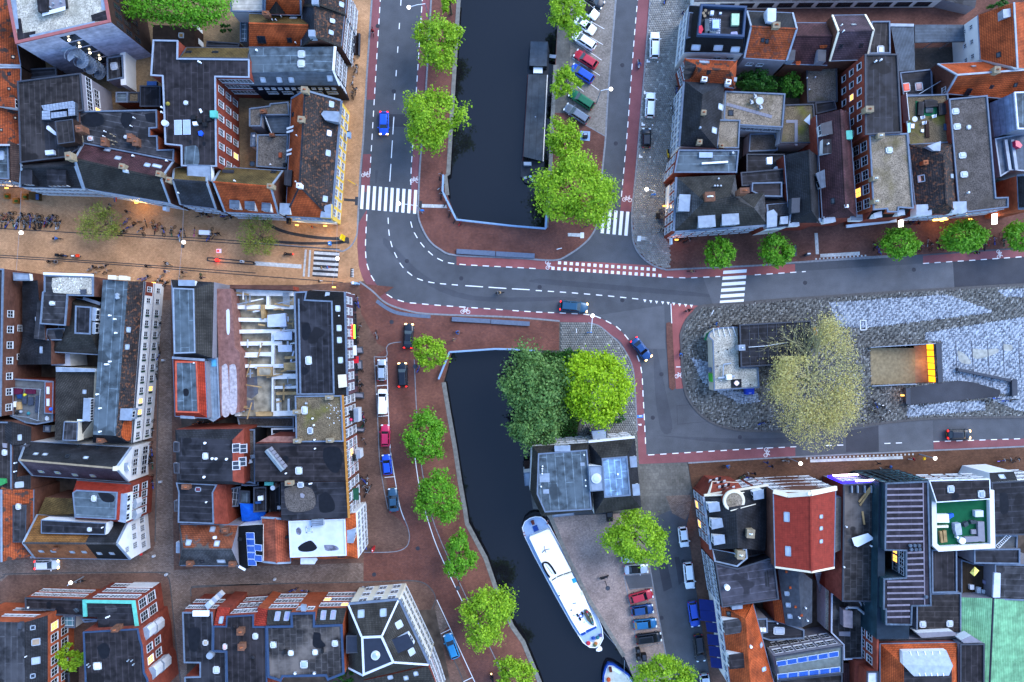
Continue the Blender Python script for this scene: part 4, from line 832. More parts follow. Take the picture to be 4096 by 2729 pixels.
def house(name,label,V,loop,faces,wall,base=0.,cat='building',walls={},group=None,z0=None):
    """V: x, y, z triples in the photograph; loop: outline indices (each end carries its own wall height); faces: roof polygons"""
    P=[U(*q) for q in V];c=sum(P,V3())/len(P);c.z=base
    o=empty(name,c,label,cat,group);C_.o=o;C_.loop=[P[i] for i in loop];C_.tris=[];C_.base=base
    ar=area2([(p.x,p.y) for p in C_.loop]);C_.sg=1 if ar>0 else -1
    n=len(loop)
    for i in range(n):
        a,b_=C_.loop[i],C_.loop[(i+1)%n];w_=walls.get(i,wall);f=[V3((a.x,a.y,base)),V3((b_.x,b_.y,base)),b_,a];M().face(f if ar>0 else f[::-1]).build('wall',w_,o)
    for f,m in faces:q=M();roof_face(q,[P[i] for i in f]);q.build('roof',m,o)
    return o
def roof_face(q,pts):
    pts=ccw(pts);k=len(q.v);q.v+=pts;flat=max(p.z for p in pts)-min(p.z for p in pts)<.02
    tr=tessellate_polygon([[V3((p.x,p.y,0)) for p in pts]])
    for t in tr:
        t=up_tri(q.v,[k+i for i in t]);C_.tris.append([q.v[i] for i in t])
        if flat or len(pts)==3:q.f.append(t);q.m.append(0)
    if not (flat or len(pts)==3):
        if len(pts)==4:q.f.append([k,k+1,k+2,k+3]);q.m.append(0)
        else:
            for t in tr:q.f.append(up_tri(q.v,[k+i for i in t]));q.m.append(0)
def z3(fl,z):return [(fl[i],fl[i+1],z) for i in range(0,len(fl),2)]
def inset(p,d):
    p=list(p);n=len(p);s=1 if area2(p)>0 else -1;out=[]
    for i in range(n):
        a,b_,c=p[i-1],p[i],p[(i+1)%n];t1=(b_-a);t2=(c-b_);t1.z=t2.z=0;t1.normalize();t2.normalize()
        n1=V3((-t1.y,t1.x,0))*s;n2=V3((-t2.y,t2.x,0))*s;m=n1+n2;m=m/max(.35,m.length_squared)*2 if m.length>.1 else n1;out.append(b_+m*d)
    return out
def coping(p,m,wd=.28,h=.22,name='parapet',dn=.06):
    I=inset(p,wd);n=len(p);q=M();u=V3((0,0,h));dv=V3((0,0,-dn));O_=[a+(a-b_)*.12 for a,b_ in zip(p,I)]
    for i in range(n):
        j=(i+1)%n;q.face([O_[i]+u,O_[j]+u,I[j]+u,I[i]+u]);q.face([I[i]+u,I[j]+u,I[j]+dv,I[i]+dv]);q.face([O_[j]+u,O_[i]+u,O_[i]+dv,O_[j]+dv])
    if area2(p)<0:q.f=[f[::-1] for f in q.f]
    q.build(name,m,C_.o)
def flat(name,label,fl,z,wall,top,cp=cop,base=0.,cw=.2,**k):
    V=z3(fl,z);n=len(V);o=house(name,label,V,list(range(n)),[(list(range(n)),top)],wall,base,**k)
    if cp:coping(C_.loop,cp,cw)
    return o
def gable(name,label,fl,z,zr,rg,m1,wall,m2=None,ends='gg',base=0.,split=None,verge=None,ridge=None,zb=None,**k):
    """a b c d eaves (a-b one side, c-d the other), ridge r1 (by d-a) and r2 (by b-c); ends: g gable, h hip; split = (t, m1', m2') second tiles beyond t"""
    V=z3(fl,z);V+=[(rg[0],rg[1],zr),(rg[2],rg[3],zr)]
    if zb:V[2]=(*V[2][:2],zb);V[3]=(*V[3][:2],zb)
    m2=m2 or m1;loop=[0,1]+([5] if ends[1]=='g' else [])+[2,3]+([4] if ends[0]=='g' else [])
    F=[([0,1,5,4],m1),([2,3,4,5],m2)]
    if split:
        t=split[0];lp=lambda i,j:tuple(V[i][q]+(V[j][q]-V[i][q])*t for q in range(3));V+=[lp(0,1),lp(4,5),lp(3,2)]
        F=[([0,6,7,4],m1),([6,1,5,7],split[1]),([3,4,7,8],m2),([8,7,5,2],split[2])]
    if ends[0]=='h':F.append(([3,0,4],m2))
    if ends[1]=='h':F.append(([1,2,5],m2))
    o=house(name,label,V,loop,F,wall,base,**k);P=[U(*q) for q in V]
    q=M();q.bar(P[4],P[5],.28,.16)
    for e,a,b_,r in (('h' if ends[0]=='h' else '',3,0,4),('h' if ends[1]=='h' else '',1,2,5)):
        if e:q.bar(P[a],P[r],.24,.14).bar(P[b_],P[r],.24,.14)
    q.build('ridge',ridge or m1,o)
    for a,b_ in ((0,1),(2,3)):M().bar(P[a]+V3((0,0,-.02)),P[b_]+V3((0,0,-.02)),.16,.12).build('gutter',cop,o)
    if verge:
        for e,a,b_,r in ((ends[0],3,0,4),(ends[1],1,2,5)):
            if e=='g':M().bar(P[a],P[r],.3,.22).bar(P[b_],P[r],.3,.22).build('verge',verge,o)
    return o
def mans(name,label,fl,z,inn,zt,side,top,wall,cp=None,base=0.,**k):
    V=z3(fl,z)+z3(inn,zt);n=len(V)//2
    F=[([i,(i+1)%n,n+(i+1)%n,n+i],side) for i in range(n)]+[(list(range(n,2*n)),top)]
    o=house(name,label,V,list(range(n)),F,wall,base,**k)
    P=[U(*q) for q in V]
    if cp:coping(P[n:],cp,.22,.1)
    q=M()
    for i in range(n):q.bar(P[i]+V3((0,0,-.02)),P[(i+1)%n]+V3((0,0,-.02)),.17,.14)
    q.build('gutter',cop,o);return o
def block(name,fl,z0,z1,top,side=None,cp=None,parent=None):
    p=PTS(fl,z1);o=M().prism(p,z0,z1,0,1).build(name,[top,side or top],parent or C_.o)
    for t in tessellate_polygon([[V3((q.x,q.y,0)) for q in p]]):C_.tris.append([p[i] for i in t])
    if cp:
        q=M();I=inset(p,.16)
        for i in range(len(p)):
            j=(i+1)%len(p);u=V3((0,0,.07));f=[p[i]+u,p[j]+u,I[j]+u,I[i]+u];q.face(f if area2(p)>0 else f[::-1])
        q.build('edging',cp,o)
    return o
def hit(x,y):
    """where the sight line through a point of the photograph meets the current roof"""
    e=V3((0,0,H));d=(U(x,y,0)-e).normalized();best=None
    for t in C_.tris:
        r=intersect_ray_tri(t[0],t[1],t[2],d,e,True)
        if r is not None and (best is None or r.z>best[0].z):nn=(t[1]-t[0]).cross(t[2]-t[0]).normalized();best=(r,nn if nn.z>0 else -nn)
    if best is None:zz_=max(p.z for t in C_.tris for p in t);best=(U(x,y,zz_),V3((0,0,1)))
    return best
def frame3(n,ang=None):
    if n.z>.985:
        if ang is None:e=C_.loop[1]-C_.loop[0];X=V3((e.x,e.y,0)).normalized()
        else:X=V3((math.cos(ang),math.sin(ang),0))
        if abs(X.y)>abs(X.x):X=V3((X.y,-X.x,0))
        if X.x<0:X=-X
    else:X=V3((-n.y,n.x,0)).normalized()
    return X,n.cross(X),n
WM={}
def opening(wd,ht,fm,gm,cols=2,rows=2,d=.05,fr=.07):
    k=(round(wd,2),round(ht,2),fm.name,gm.name,cols,rows)
    if k not in WM:
        q=M();a,b_=wd/2,ht/2;e=.09
        for x0,y0,x1,y1 in ((-a-e,-b_-e,a+e,-b_),(-a-e,b_,a+e,b_+e),(-a-e,-b_,-a,b_),(a,-b_,a+e,b_)):q.box(x0,y0,-.02,x1,y1,d)
        for i in range(1,cols):x=-a+wd*i/cols;q.box(x-fr/2,-b_,0,x+fr/2,b_,d-.012)
        for j in range(1,rows):y=-b_+ht*j/rows;q.box(-a,y-fr/2,0,a,y+fr/2,d-.017)
        g_=M().box(-a,-b_,-.02,a,b_,.014);s_=M().box(-a-.12,-b_-.16,-.02,a+.12,-b_-.092,.14)
        WM[k]=(q.mesh('window',[fm]),g_.mesh('pane',[gm]),s_.mesh('sill',[fm]))
    return WM[k]
def put(mesh,name,parent,mw=None):
    o=bpy.data.objects.new(name,mesh);COL.objects.link(o);o.parent=parent
    if mw is not None:o.matrix_local=Matrix.Translation(-org(parent))@mw
    return o
def window(pos,X,Y,Z,wd,ht,fm=None,gm=None,cols=2,rows=2,parent=None,sill=True,name='window'):
    a,b_,c=opening(wd,ht,fm or wframe,gm or gl,cols,rows);mw=Matrix((X,Y,Z)).transposed().to_4x4();mw.translation=pos
    w_=put(a,name,parent or C_.o,mw)
    if parent is None or parent is C_.o:
        put(b_,'pane',w_)
        if sill:put(c,'sill',w_)
    else:put(b_,'pane',w_)
    return w_
def fac(i,zs,n,wd=1.1,ht=1.6,t0=.0,t1=1.,fm=None,gm=None,cols=2,rows=2,lit=(),skip=(),ts=None):
    L_=C_.loop;a,b_=L_[i],L_[(i+1)%len(L_)];d=V3((b_.x-a.x,b_.y-a.y,0));Z=V3((d.y,-d.x,0)).normalized()*C_.sg;Y=V3((0,0,1));X=Y.cross(Z)
    for r,z in enumerate(zs):
        for k in range(n if ts is None else len(ts)):
            if (r,k) in skip:continue
            t=ts[k] if ts is not None else t0+(t1-t0)*(k+.5)/n;p=a+d*t;p=V3((p.x,p.y,z))+Z*.03
            window(p,X,Y,Z,wd,ht,fm,warm if (r,k) in lit else gm,cols,rows)
def bandon(i,z0,z1,m,t0=0.,t1=1.,d=.08,name='fascia'):
    L_=C_.loop;a,b_=L_[i],L_[(i+1)%len(L_)];dd=V3((b_.x-a.x,b_.y-a.y,0));Z=V3((dd.y,-dd.x,0)).normalized()*C_.sg;p=a+dd*t0;q=a+dd*t1
    p.z=q.z=(z0+z1)/2;return M().bar(p+Z*d/2,q+Z*d/2,d,z1-z0).build(name,m,C_.o)
def awning(i,z,t0,t1,dep,m,drop=.5):
    L_=C_.loop;a,b_=L_[i],L_[(i+1)%len(L_)];dd=V3((b_.x-a.x,b_.y-a.y,0));Z=V3((dd.y,-dd.x,0)).normalized()*C_.sg;p=a+dd*t0;q=a+dd*t1;p.z=q.z=z;u=V3((0,0,.08));o_=Z*dep-V3((0,0,drop))
    return M().add([p,q,q+o_,p+o_,p+u,q+u,q+o_+u,p+o_+u],[(4,5,6,7),(0,3,2,1),(0,1,5,4),(1,2,6,5),(2,3,7,6),(3,0,4,7)]).build('awning',m,C_.o)
def sky_(x,y,wd=1.,ht=1.,k='dome',g_=None,ang=None):
    """skylight: dome on a flat roof, hinged window on a slope"""
    p,n=hit(x,y);X,Y,Z=frame3(n,ang);fm=wframe if k=='dome' else dframe if k=='dark' else steel
    h=.16 if k=='dome' else .07
    q=M()
    for sx,sy,ax,ay in ((0,1,wd/2,.07),(0,-1,wd/2,.07),(1,0,.07,ht/2),(-1,0,.07,ht/2)):q.obox(p+X*sx*(wd/2-.07)+Y*sy*(ht/2-.07)+Z*h/2,X*ax,Y*ay,Z*(h/2+.02))
    s_=q.build('skylight',fm,C_.o);q=M();k_=Z*(h+(.1 if k=='dome' else -.02));b0=[p+X*sx*(wd/2-.13)+Y*sy*(ht/2-.13) for sx,sy in ((-1,-1),(1,-1),(1,1),(-1,1))];b1=[p+X*sx*(wd/2-.3)+Y*sy*(ht/2-.3)+k_ for sx,sy in ((-1,-1),(1,-1),(1,1),(-1,1))] if k=='dome' and min(wd,ht)>.7 else [v+k_ for v in b0]
    q.add([v+Z*(h-.03 if k=='dome' else 0) for v in b0]+b1,[(4,5,6,7),(0,1,5,4),(1,2,6,5),(2,3,7,6),(3,0,4,7)]).build('pane',g_ or (glw if k=='dome' else gl if k=='dark' else glp),s_)
def skies(l,wd=1.,ht=1.,k='dome',g_=None):
    for i in range(0,len(l),2):sky_(l[i],l[i+1],wd,ht,k,g_)
def vents(l,r=.14,h=.5,m=None):
    r*=.78
    for i in range(0,len(l),2):
        p,n=hit(l[i],l[i+1]);v=M().cyl(p-V3((0,0,.1)),p+V3((0,0,h)),r,r*.9,8).build('vent_pipe',m or pvc,C_.o);M().cyl(p+V3((0,0,h)),p+V3((0,0,h+.12)),r*1.3,r,8).build('cowl',m or pvc,v)
def chs(l,wd=.9,dp=.7,h=1.1,m=None,n=2,pot=None):
    for i in range(0,len(l),2):
        p,_=hit(l[i],l[i+1]);p=U(l[i],l[i+1],p.z+h*.7);X,Y,Z=frame3(V3((0,0,1)));c=M().obox(p-Z*(h*.5),X*wd/2,Y*dp/2,Z*(h*.9)).obox(p+Z*(h*.4+.05),X*(wd/2+.05),Y*(dp/2+.05),Z*.05).build('chimney',m or chim,C_.o)
        for k in range(n):t=(k+.5)/n-.5;M().cyl(p+Z*h*.4+X*t*wd*.8,p+Z*(h*.4+.45),.12,.1,8).build('chimney_pot',pot or clay,c)
def dormer(fl,z,top,side,e=None,wd=.9,ht=.9,dep=2.2,cols=2,gm=None,fm=None,n=1):
    """box dormer: flat top outline at height z; e = outline edge that carries the window"""
    p=PTS(fl,z);d=M().prism(p,z-dep,z-.08,0,0).build('dormer',side,C_.o);t=inset(p,-.1);M().prism(t,z-.08,z+.02).build('dormer_roof',top,d)
    if e is not None:
        sg=1 if area2(p)>0 else -1;a,b_=p[e],p[(e+1)%len(p)];dd=b_-a;Z=V3((dd.y,-dd.x,0)).normalized()*sg;Y=V3((0,0,1));X=Y.cross(Z)
        for k in range(n):c=a.lerp(b_,(k+.5)/n);window(c+Z*.03-Y*(.22+ht/2),X,Y,Z,wd,ht,fm,gm,cols,1,d)
    return d
def panels(a,b_,n,wd,ht,tilt=0.,name='solar_panel',m=None):
    A=hit(*a);B_=hit(*b_);root=C_.o;X=(B_[0]-A[0]).normalized();nn=A[1];Y=nn.cross(X).normalized();Y=(Y+nn*tilt).normalized();Z=X.cross(Y)
    for k in range(n):
        p=A[0].lerp(B_[0],k/max(1,n-1))+Z*(.1+tilt*ht/2);f=M().obox(p,X*wd/2,Y*ht/2,Z*.03).build(name,solarf,root);M().obox(p+Z*.034,X*(wd/2-.06),Y*(ht/2-.06),Z*.008).build('cells',m or solar,f)
def attach(prefix):       # the part just built belongs to an earlier thing
    p=next(q for q in bpy.data.objects if q.get('label','').startswith(prefix));c=C_.o;c.parent=p;c.location=ORG[c.name]-ORG[p.name]
    for k in ('label','category'):del c[k]
def stain(fl,m=None,name='ponding_patch',dz=.012):
    p=[hit(fl[i],fl[i+1])[0] for i in range(0,len(fl),2)];p=smoothline(p+[p[0]],4)[:-1];q=M();q.v=[a+V3((0,0,dz)) for a in p];q.f=[up_tri(q.v,t) for t in tessellate_polygon([[V3((a.x,a.y,0)) for a in p]])];q.m=[0]*len(q.f)
    q.build(name,m or darkst,C_.o)
def lean(name,label,fl,zs,top,wall,base=0.,cp=None,**k):
    V=[(fl[2*i],fl[2*i+1],zs[i]) for i in range(len(zs))];n=len(V);o=house(name,label,V,list(range(n)),[(list(range(n)),top)],wall,base,**k)
    if cp:coping(C_.loop,cp,.22,.08)
    return o
# ------------------------------------------------------------------ north-west block
TH='townhouse';SB='shop_building';SH='shed'
T('D')
sheet('courtyard',[-60,-60,780,-60,770,250,770,480,640,470,400,430,-60,400],.113,mat('courtyard_paving','80694e',.9,kind='paver',col2='6e5c46'))
sheet('courtyard',[-60,650,330,650,330,1100,300,1250,-60,1250],.1335,soil);sheet('courtyard',[415,670,790,670,800,1250,420,1250],.1335,soil);sheet('courtyard',[430,1420,1000,1400,1050,1640,430,1640],.1335,soil);sheet('courtyard',[1610,130,2420,100,2420,470,1560,470],.1335,mat('yard_paving','4a4440',.9,kind='paver',col2='3c3834'));sheet('courtyard',[1660,1150,2420,1120,2420,1640,1680,1640],.1335,soil)
T(0,0)
gable(TH,'upper long red tiled roof at the far left edge',[75,-80,190,605,-800,605,-800,-80],8,12,[-330,-80,-330,590],orold,brd,verge=zinc);skies([120,525,85,680],.6,.6,'dark')
gable(TH,'lower long red tiled roof at the far left with a tiled dormer',[192,622,186,1335,-800,1335,-800,622],8,12,[-330,622,-330,1335],orold,brd,verge=zinc)
dormer([-100,893,130,905,132,985,-100,965],10.6,orold,wht,1,1.2,.8);skies([82,818,140,1085,10,1195],.5,.5,'dark')
flat(SB,'slate flat roofed house at the far left above the lit shop terrace',[-400,1285,80,1290,88,1650,-400,1632],8,brb,bits);sky_(10,1430,1.2,1.6,'zinc');fac(2,[6,3],6,1.,1.5)
lean(TH,'narrow brown tiled roof between the slate house and the twin dormer house',[90,1300,186,1338,192,1662,97,1652],[9,9,8,8],brt,brb)
flat('tower_block','grey concrete tower with pale gravel roof and pink coping',[30,-220,150,405,1020,205,930,-310],15,brd,gvw,copp,cw=.4,walls={1:panel})
block('roof_edge_paving',[95,-30,145,-30,172,265,140,270],15,15.06,zinc);block('roof_edge_paving',[270,325,870,195,875,222,280,355],15,15.06,zinc);block('roof_felt',[835,140,990,90,1005,185,850,200],15,15.05,bit);block('roof_felt',[150,170,190,170,210,305,325,285,320,330,160,372],15,15.055,bit);block('roof_edge_paving',[925,-40,970,-40,975,90,935,95],15,15.06,zinc)
block('plant_room',[330,-80,420,-90,430,95,350,110],15,16.6,bit,bitk);block('plant_deck',[420,-60,590,-80,605,60,440,90],15,15.8,gyr,bitk)
q=M()
for k in range(4):q.tube([U(390,118+k*9,15.9),U(600,62+k*9,15.9)],.07,6)
q.build('pipe_run',pvc,C_.o);vents([475,75,570,25,500,40],.16,.4,steel)
L_=C_.loop
q=M()
for t in (.455,.5,.545):
    a=L_[1].lerp(L_[2],t)
    for z in (3,5.5,8,10.5,13):q.obox(V3((a.x,a.y,z)),V3((.55,.12,0)),V3((.02,-.05,0)),V3((0,0,1.)))
q.build('stair_glazing',gl,C_.o)
for z in (13.2,10.3,7.4,4.5):p=L_[1].lerp(L_[2],.47+(13.2-z)*.003);M().ball(V3((p.x+.3,p.y-.3,z)),.2,8).build('wall_lamp',mat('lamp_white_lit','fff0d0',.3,var=0,emit=2.),C_.o)
fac(2,[12,9,6],6,.7,1.6,fm=dframe)
T(0,0)
o=empty('spiral_staircase',U(985,705,0),'steel and glass spiral staircase on the tower wall','staircase');c=U(985,705,0);q=M()
for k in range(64):
    a=k*.36;z=.3+k*.16;d=V3((math.cos(a),math.sin(a),0));q.obox(V3((c.x,c.y,z))+d*.75,d*.6,V3((-d.y,d.x,0))*.22,V3((0,0,.03)))
q.build('tread',zinc,o);M().cyl(c,c+V3((0,0,10.6)),.12).build('centre_post',steel,o);q=M();pts=[V3((c.x+math.cos(k*.36)*1.35,c.y+math.sin(k*.36)*1.35,1.2+k*.16)) for k in range(64)];q.tube(pts,.05,5);q.build('handrail',zinc,o);block('landing',[555,410,690,388,700,440,570,475],10.1,10.3,zinc,parent=o)
flat(TH,'dark felt roofed building with a white louvre screen',[165,750,745,675,775,1020,720,1030,735,1370,600,1450,190,1500],10,brb,bitb,copd,walls={1:gyr});fac(1,[8],3,2.,1.5,.02,.98,cols=3);fac(1,[5.6],3,1.2,1.4,.2,.95,lit=((0,2),))
for fl in ([380,970,670,928,690,945,690,985,455,1020,400,1015],[385,1020,460,1020,465,1100,385,1100],[625,995,690,985,692,1060,630,1068],[468,1035,610,1022,615,1072,470,1090]):block('louvre_screen',fl,10,10.9,mat('louvres','8c98a8',.5,kind='grid',p=(.5,.22,.04),col2='565f6c'),copd)
block('dark_felt',[400,1100,690,1070,700,1100,520,1110,530,1370,420,1400],10,10.02,bitk);block('lift_house',[505,1115,672,1095,692,1308,530,1330],10,12.3,bitb,brd,copd);block('plank_stack',[428,1160,445,1155,520,1225,518,1245,500,1240,425,1185],10,10.25,whr);block('plant_unit',[412,1385,488,1378,495,1418,418,1425],10,10.7,whr);chs([640,1440,705,1270],.9,1.2,1.,chimt,2);chs([742,1190],1.,1.,1.2)
flat(SB,'grey puddled flat roof with chimney clutter behind the brown slate row',[710,1025,1445,1012,1450,1180,1380,1185,1380,1250,1450,1250,1455,1380,1605,1375,1600,1485,780,1325,715,1325],9.5,bro,bit2);stain([740,1080,840,1030,940,1060,950,1140,850,1170,760,1140]);stain([1120,1040,1200,1040,1220,1100,1160,1180,1110,1120]);stain([1330,1050,1430,1040,1440,1110,1360,1120])
sky_(832,1275,.9,.8,g_=mat('pink_skylight','c09a90',.4));sky_(1160,1262,.7,.6);vents([1242,1090,1215,1165,965,1260,975,1215],.12,.6);chs([1205,1275,965,1310,1255,1310],.8,1.3,1.2);vents([1010,1290,1040,1300,1060,1260,1030,1240,1075,1310,1050,1335],.13,.5,chimt)
flat(SB,'largest dark T shaped felt roof with rows of white windows below',[1410,370,1640,375,1637,540,2295,548,2295,718,1985,712,1995,1535,1670,1530,1667,1345,1520,1330,1508,1000,1495,705,1388,698],11,brr,bit,mat('white_coping','7e8896',.5,var=.12),cw=.2,walls={});
fac(5,[9.,5.6,2.2],6,.9,1.9,.02,.98,rows=3,lit=((2,4),));fac(4,[9.4,6.6,3.6],2,2.6,1.5,.05,.95,cols=4)
panels((1640,1174),(1720,1172),2,1.2,2.4,0,'roof_light',glp);vents([1835,575,1850,582,1495,993,1495,1038],.16,.5);sky_(1710,948,.7,.7);block('hvac_unit',[1928,1018,1988,1014,1992,1080,1930,1078],11,11.8,copper)
for x,y,m_ in ((1775,1078,blackp),(1835,1110,blackp),(1880,1145,blackp),(1918,1095,blackp)):block('roof_chair',[x-22,y-18,x+18,y-22,x+22,y+15,x-15,y+20],11,11.5,m_)
block('roof_table',[1768,1120,1805,1118,1812,1148,1775,1152],11,11.6,pvc);block('folded_sheet',[1828,1005,1845,998,1862,1030,1845,1042],11,11.1,pvc);block('blue_bag',[1820,1210,1850,1200,1868,1225,1850,1250,1828,1245],11,11.4,Pbr)
p,n=hit(1527,1140);M().cyl(p,p+V3((0,0,.7)),.5,.5,16).build('water_tank',whr,C_.o);p,n=hit(1550,960);M().ball(p+V3((0,0,.3)),.35,8).build('planter',mat('yellow_plant','7c7030',.9),C_.o);stain([1700,1350,1800,1340,1830,1400,1820,1520,1700,1520],bits);stain([1645,545,1760,548,1750,580,1660,575]);stain([1740,1290,1760,1290,1762,1320,1742,1322]);stain([1862,1305,1890,1308,1888,1340,1865,1338])
lean(TH,'olive mossy roof slope above the T shaped felt roof',[1640,540,1715,435,2295,440,2295,546],[10.9,8.6,8.6,10.9],olv,brb,cp=copd);skies([1735,480,1980,480],1.,.6,'dark')
flat(SH,'low grey roof with a square rooflight under the tower',[985,535,1130,510,1142,720,990,748],4,gyr,bit2,cop);sky_(1052,612,1.2,1.3)
flat(SH,'small slate flat roof in the cluttered courtyard',[1070,850,1180,850,1176,945,1070,945],4,brb,bits,cop);flat(SH,'small olive flat roof beside the slate one in the courtyard',[1183,850,1283,850,1283,945,1183,945],3.8,brb,gvm,copd)
flat(SH,'dark sunken shed roof against the tower foot',[230,640,520,625,525,700,230,730],5,brd,bitk,copd);flat(SH,'black roofed shed beside the white curved wall',[1290,790,1480,795,1480,985,1290,985],5,brd,bitk,copd);block('blue_tarp',[1350,748,1440,748,1440,785,1350,785],4.6,5.3,Pnav)
flat(SH,'brown low roof under the courtyard tree',[1405,230,1790,240,1790,428,1650,430,1630,365,1405,362],4,brd,mat('brown_felt','3a2a20',.8,var=.3),None);sky_(1668,328,.9,.9,g_=warm if 0 else mat('amber_skylight','9c7848',.4));flat(SH,'flat grey garage roof by the lean-to glasshouse',[1905,380,2205,400,2200,434,1900,430],4,brb,bit2,copd)
flat('greenhouse','narrow glazed lean-to beside the orange roofs',[2212,200,2280,200,2275,390,2210,390],3.5,wht,mat('lean_to_glass','55606a',.2,kind='grid',p=(.8,.9,.05),col2='b0b8c0'),cop,cat='greenhouse')
o=M();pw=smoothline(PTS([1238,850,1232,700,1245,520,1390,488]),5)
for a,b_ in zip(pw,pw[1:]):o.bar(a+V3((0,0,2)),b_+V3((0,0,2)),.9,4.)
tag(o.build('garden_wall',wht),'white curved courtyard wall beside the dark yard','wall');tag(M().bar(U(1810,260,1.2),U(1825,430,1.2),1.1,2.4).build('garden_wall',wht),'short white garden wall under the courtyard tree','wall')
for i,(x,y) in enumerate(((1205,632),(1205,800))):tag(M().obox(U(x,y,.6),V3((.3,0,0)),V3((0,.6,0)),V3((0,0,.5))).build('planter_box',wht),('upper','lower')[i]+' white planter box beside the curved courtyard wall','planter')
T(1,0)
flat(TH,'pale panelled roof at the top edge beside the courtyard tree',[-235,-60,75,-60,70,115,-230,110],8,wht,mat('cream_panels','a8a296',.7,kind='lines',p=(.6,.03)),cop)
gable(TH,'upper orange tiled roof with a black gable at the top edge',[415,140,80,135,80,-150,415,-150],9,12,[410,-40,85,-50],oran,brb,verge=cop);M().add([U(105,128,9.6),U(275,130,9.6),U(185,8,11.6),U(185,128,12)],[(0,1,3),(1,2,3),(2,0,3)]).build('gable_roof',blk,C_.o)
gable(TH,'lower orange tiled roof with a long terracotta ridge',[-65,432,480,432,480,150,-65,125],8,11,[-65,215,480,235],oran,brb,m2=olv,ridge=oran);sky_(52,365,1.4,1.3,'dark');sky_(310,370,.8,.9,'dark');sky_(345,165,1.2,.8,'zinc');vents([155,190,188,190,235,158,368,400],.12,.5);chs([95,130],1.,.6,1.)
gable(TH,'dark tiled house beside the orange roofs facing the north road',[815,140,785,432,415,432,425,55],9,12.3,[540,60,545,335],dkmix,brb,m2=slate,verge=greyb);fac(0,[7,4,1.6],5,.9,1.5);skies([702,193,690,300],.7,.9,'zinc');block('zinc_box',[480,275,540,275,543,335,482,335],11,12.9,zinc)
gable(TH,'dark tiled house cut off by the top edge facing the north road',[838,-90,822,132,425,50,425,-90],9.2,12.3,[600,-90,592,48],dkmix,brb,m2=slate,verge=greyb);fac(0,[7,4,1.6],5,.9,1.5);sky_(785,42,.8,.9,'zinc');block('zinc_box',[510,-20,570,-20,573,40,512,40],11,12.9,zinc)
house(SB,'navy blue boarded house with teal grey roof facing the north road',[(-65,440,10),(728,430,10),(712,652,10),(-65,668,10),(768,786,8.3),(-60,786,8.3),(742,436,8.6)],[0,1,2,4,5,3],[([0,1,2,3],bits),([3,2,4,5],corr)],navy)
fac(1,[7.6,5.,2.],3,1.,1.5,.05,.95);fac(2,[6.4,3.4],1,1.,1.4);L_=C_.loop;M().bar(L_[1],L_[2],.4,.3).bar(L_[2],L_[3],.3,.25).build('verge',wht,C_.o);fac(3,[6.8],12,.5,.5,.05,.95);fac(3,[4.6],5,1.6,.9,.05,.9)
skies([420,500,418,588],1.2,1.2);skies([65,735,215,735,325,735,680,722],.9,1.,'zinc');stain([535,530,640,512,700,530,705,645,540,650],bits);vents([10,468],.2,.4)
gable('corner_building','yellow corner house with dark hipped roof and orange west slope',[780,925,690,2008,275,1985,325,908],7.4,11.4,[450,832,400,1713],dkmix,ylw,m2=oran,ends='gh',verge=cop,ridge=slate)
fac(0,[5.4,2.3],11,1.,1.5,.02,.98);fac(1,[5.4,2.2],5,1.2,1.5,.05,.95);bandon(0,7.05,7.3,cop,d=.25,name='cornice');bandon(1,7.05,7.3,cop,d=.25,name='cornice');bandon(1,3.2,3.6,crm,d=.3)
chs([450,832,420,1103],1.,.9,1.,chimt,2,clay);chs([400,1710],.7,.7,1.,wht,1);skies([693,960,662,1408,635,1830],1.,.9,'zinc');sky_(672,1225,1.,.9,'zinc',mat('skylight_lit','ffcf9a',.4,var=.2,emit=.6))
dormer([605,1050,625,1025,760,1032,752,1118,640,1100],9.9,zinc,zinc);block('corner_turret',[600,1925,640,1888,693,1875,690,2006,590,2000],6.5,8.3,zinc,ylw);block('corner_turret',[218,1868,315,1872,313,1968,215,1965],6.5,8.6,zinc,wht);vents([380,1252,372,1675],.12,.6);sky_(340,1055,.7,.8,'dark')
for y0,y1 in ((1185,1160),(1218,1195),(1390,1365),(1425,1405)):M().bar(U(285,y0,7.6),U(360,y1,8.6),.3,.2).build('roof_strut',wht,C_.o)
block('black_dormer',[260,1560,332,1565,322,1712,258,1700],8,9.6,bitk,blkw)
flat(SH,'pale gravel courtyard roof with a red crate beside the yellow corner house',[15,1240,300,1240,282,1555,5,1535],5,gyr,gvg,cop);block('red_crate',[208,1405,235,1402,232,1448,207,1448],5,5.5,bro);block('duct',[245,1500,275,1495,278,1525,250,1530],5,5.6,blackp);vents([140,1518],.15,.5);chs([150,1245],.7,.5,.8)
flat(SH,'grey stepped courtyard roof beside the orange slope',[-60,1000,125,975,130,955,300,938,312,1062,60,1062,50,1165,-60,1165],5.2,gyr,gvg,cop);chs([70,1030],.9,.6,.9);lean(SH,'dark corrugated lean-to roof in the courtyard',[62,1068,306,1076,300,1228,132,1222],[4.4,4.9,4.9,4.4],corr,brd);M().tube([U(80,1062,5),U(125,1180,5),U(150,1240,5)],.09,6).build('downpipe',steel,C_.o)
T(0,0);flat(SH,'narrow white roofed annex with wheels of bikes beside it',[2312,992,2370,990,2370,1165,2308,1165],4,wht,gvd,cop);flat(SH,'small zinc annex below the narrow white one',[2310,1225,2352,1222,2350,1350,2306,1350],3,wht,zinc,cop);block('roof_vent',[2322,1240,2342,1236,2344,1256,2324,1258],3,3.3,pvc)
T(0,1)
gable(TH,'orange front house with three grey dormers on the yellow street',[2070,382,2560,402,2600,5,2040,-32],7.5,12,[1962,107,2490,150],oran,brb,m2=olv,ridge=oran,verge=zinc,walls={0:wht});fac(0,[5.6,2.4],6,1.1,1.6)
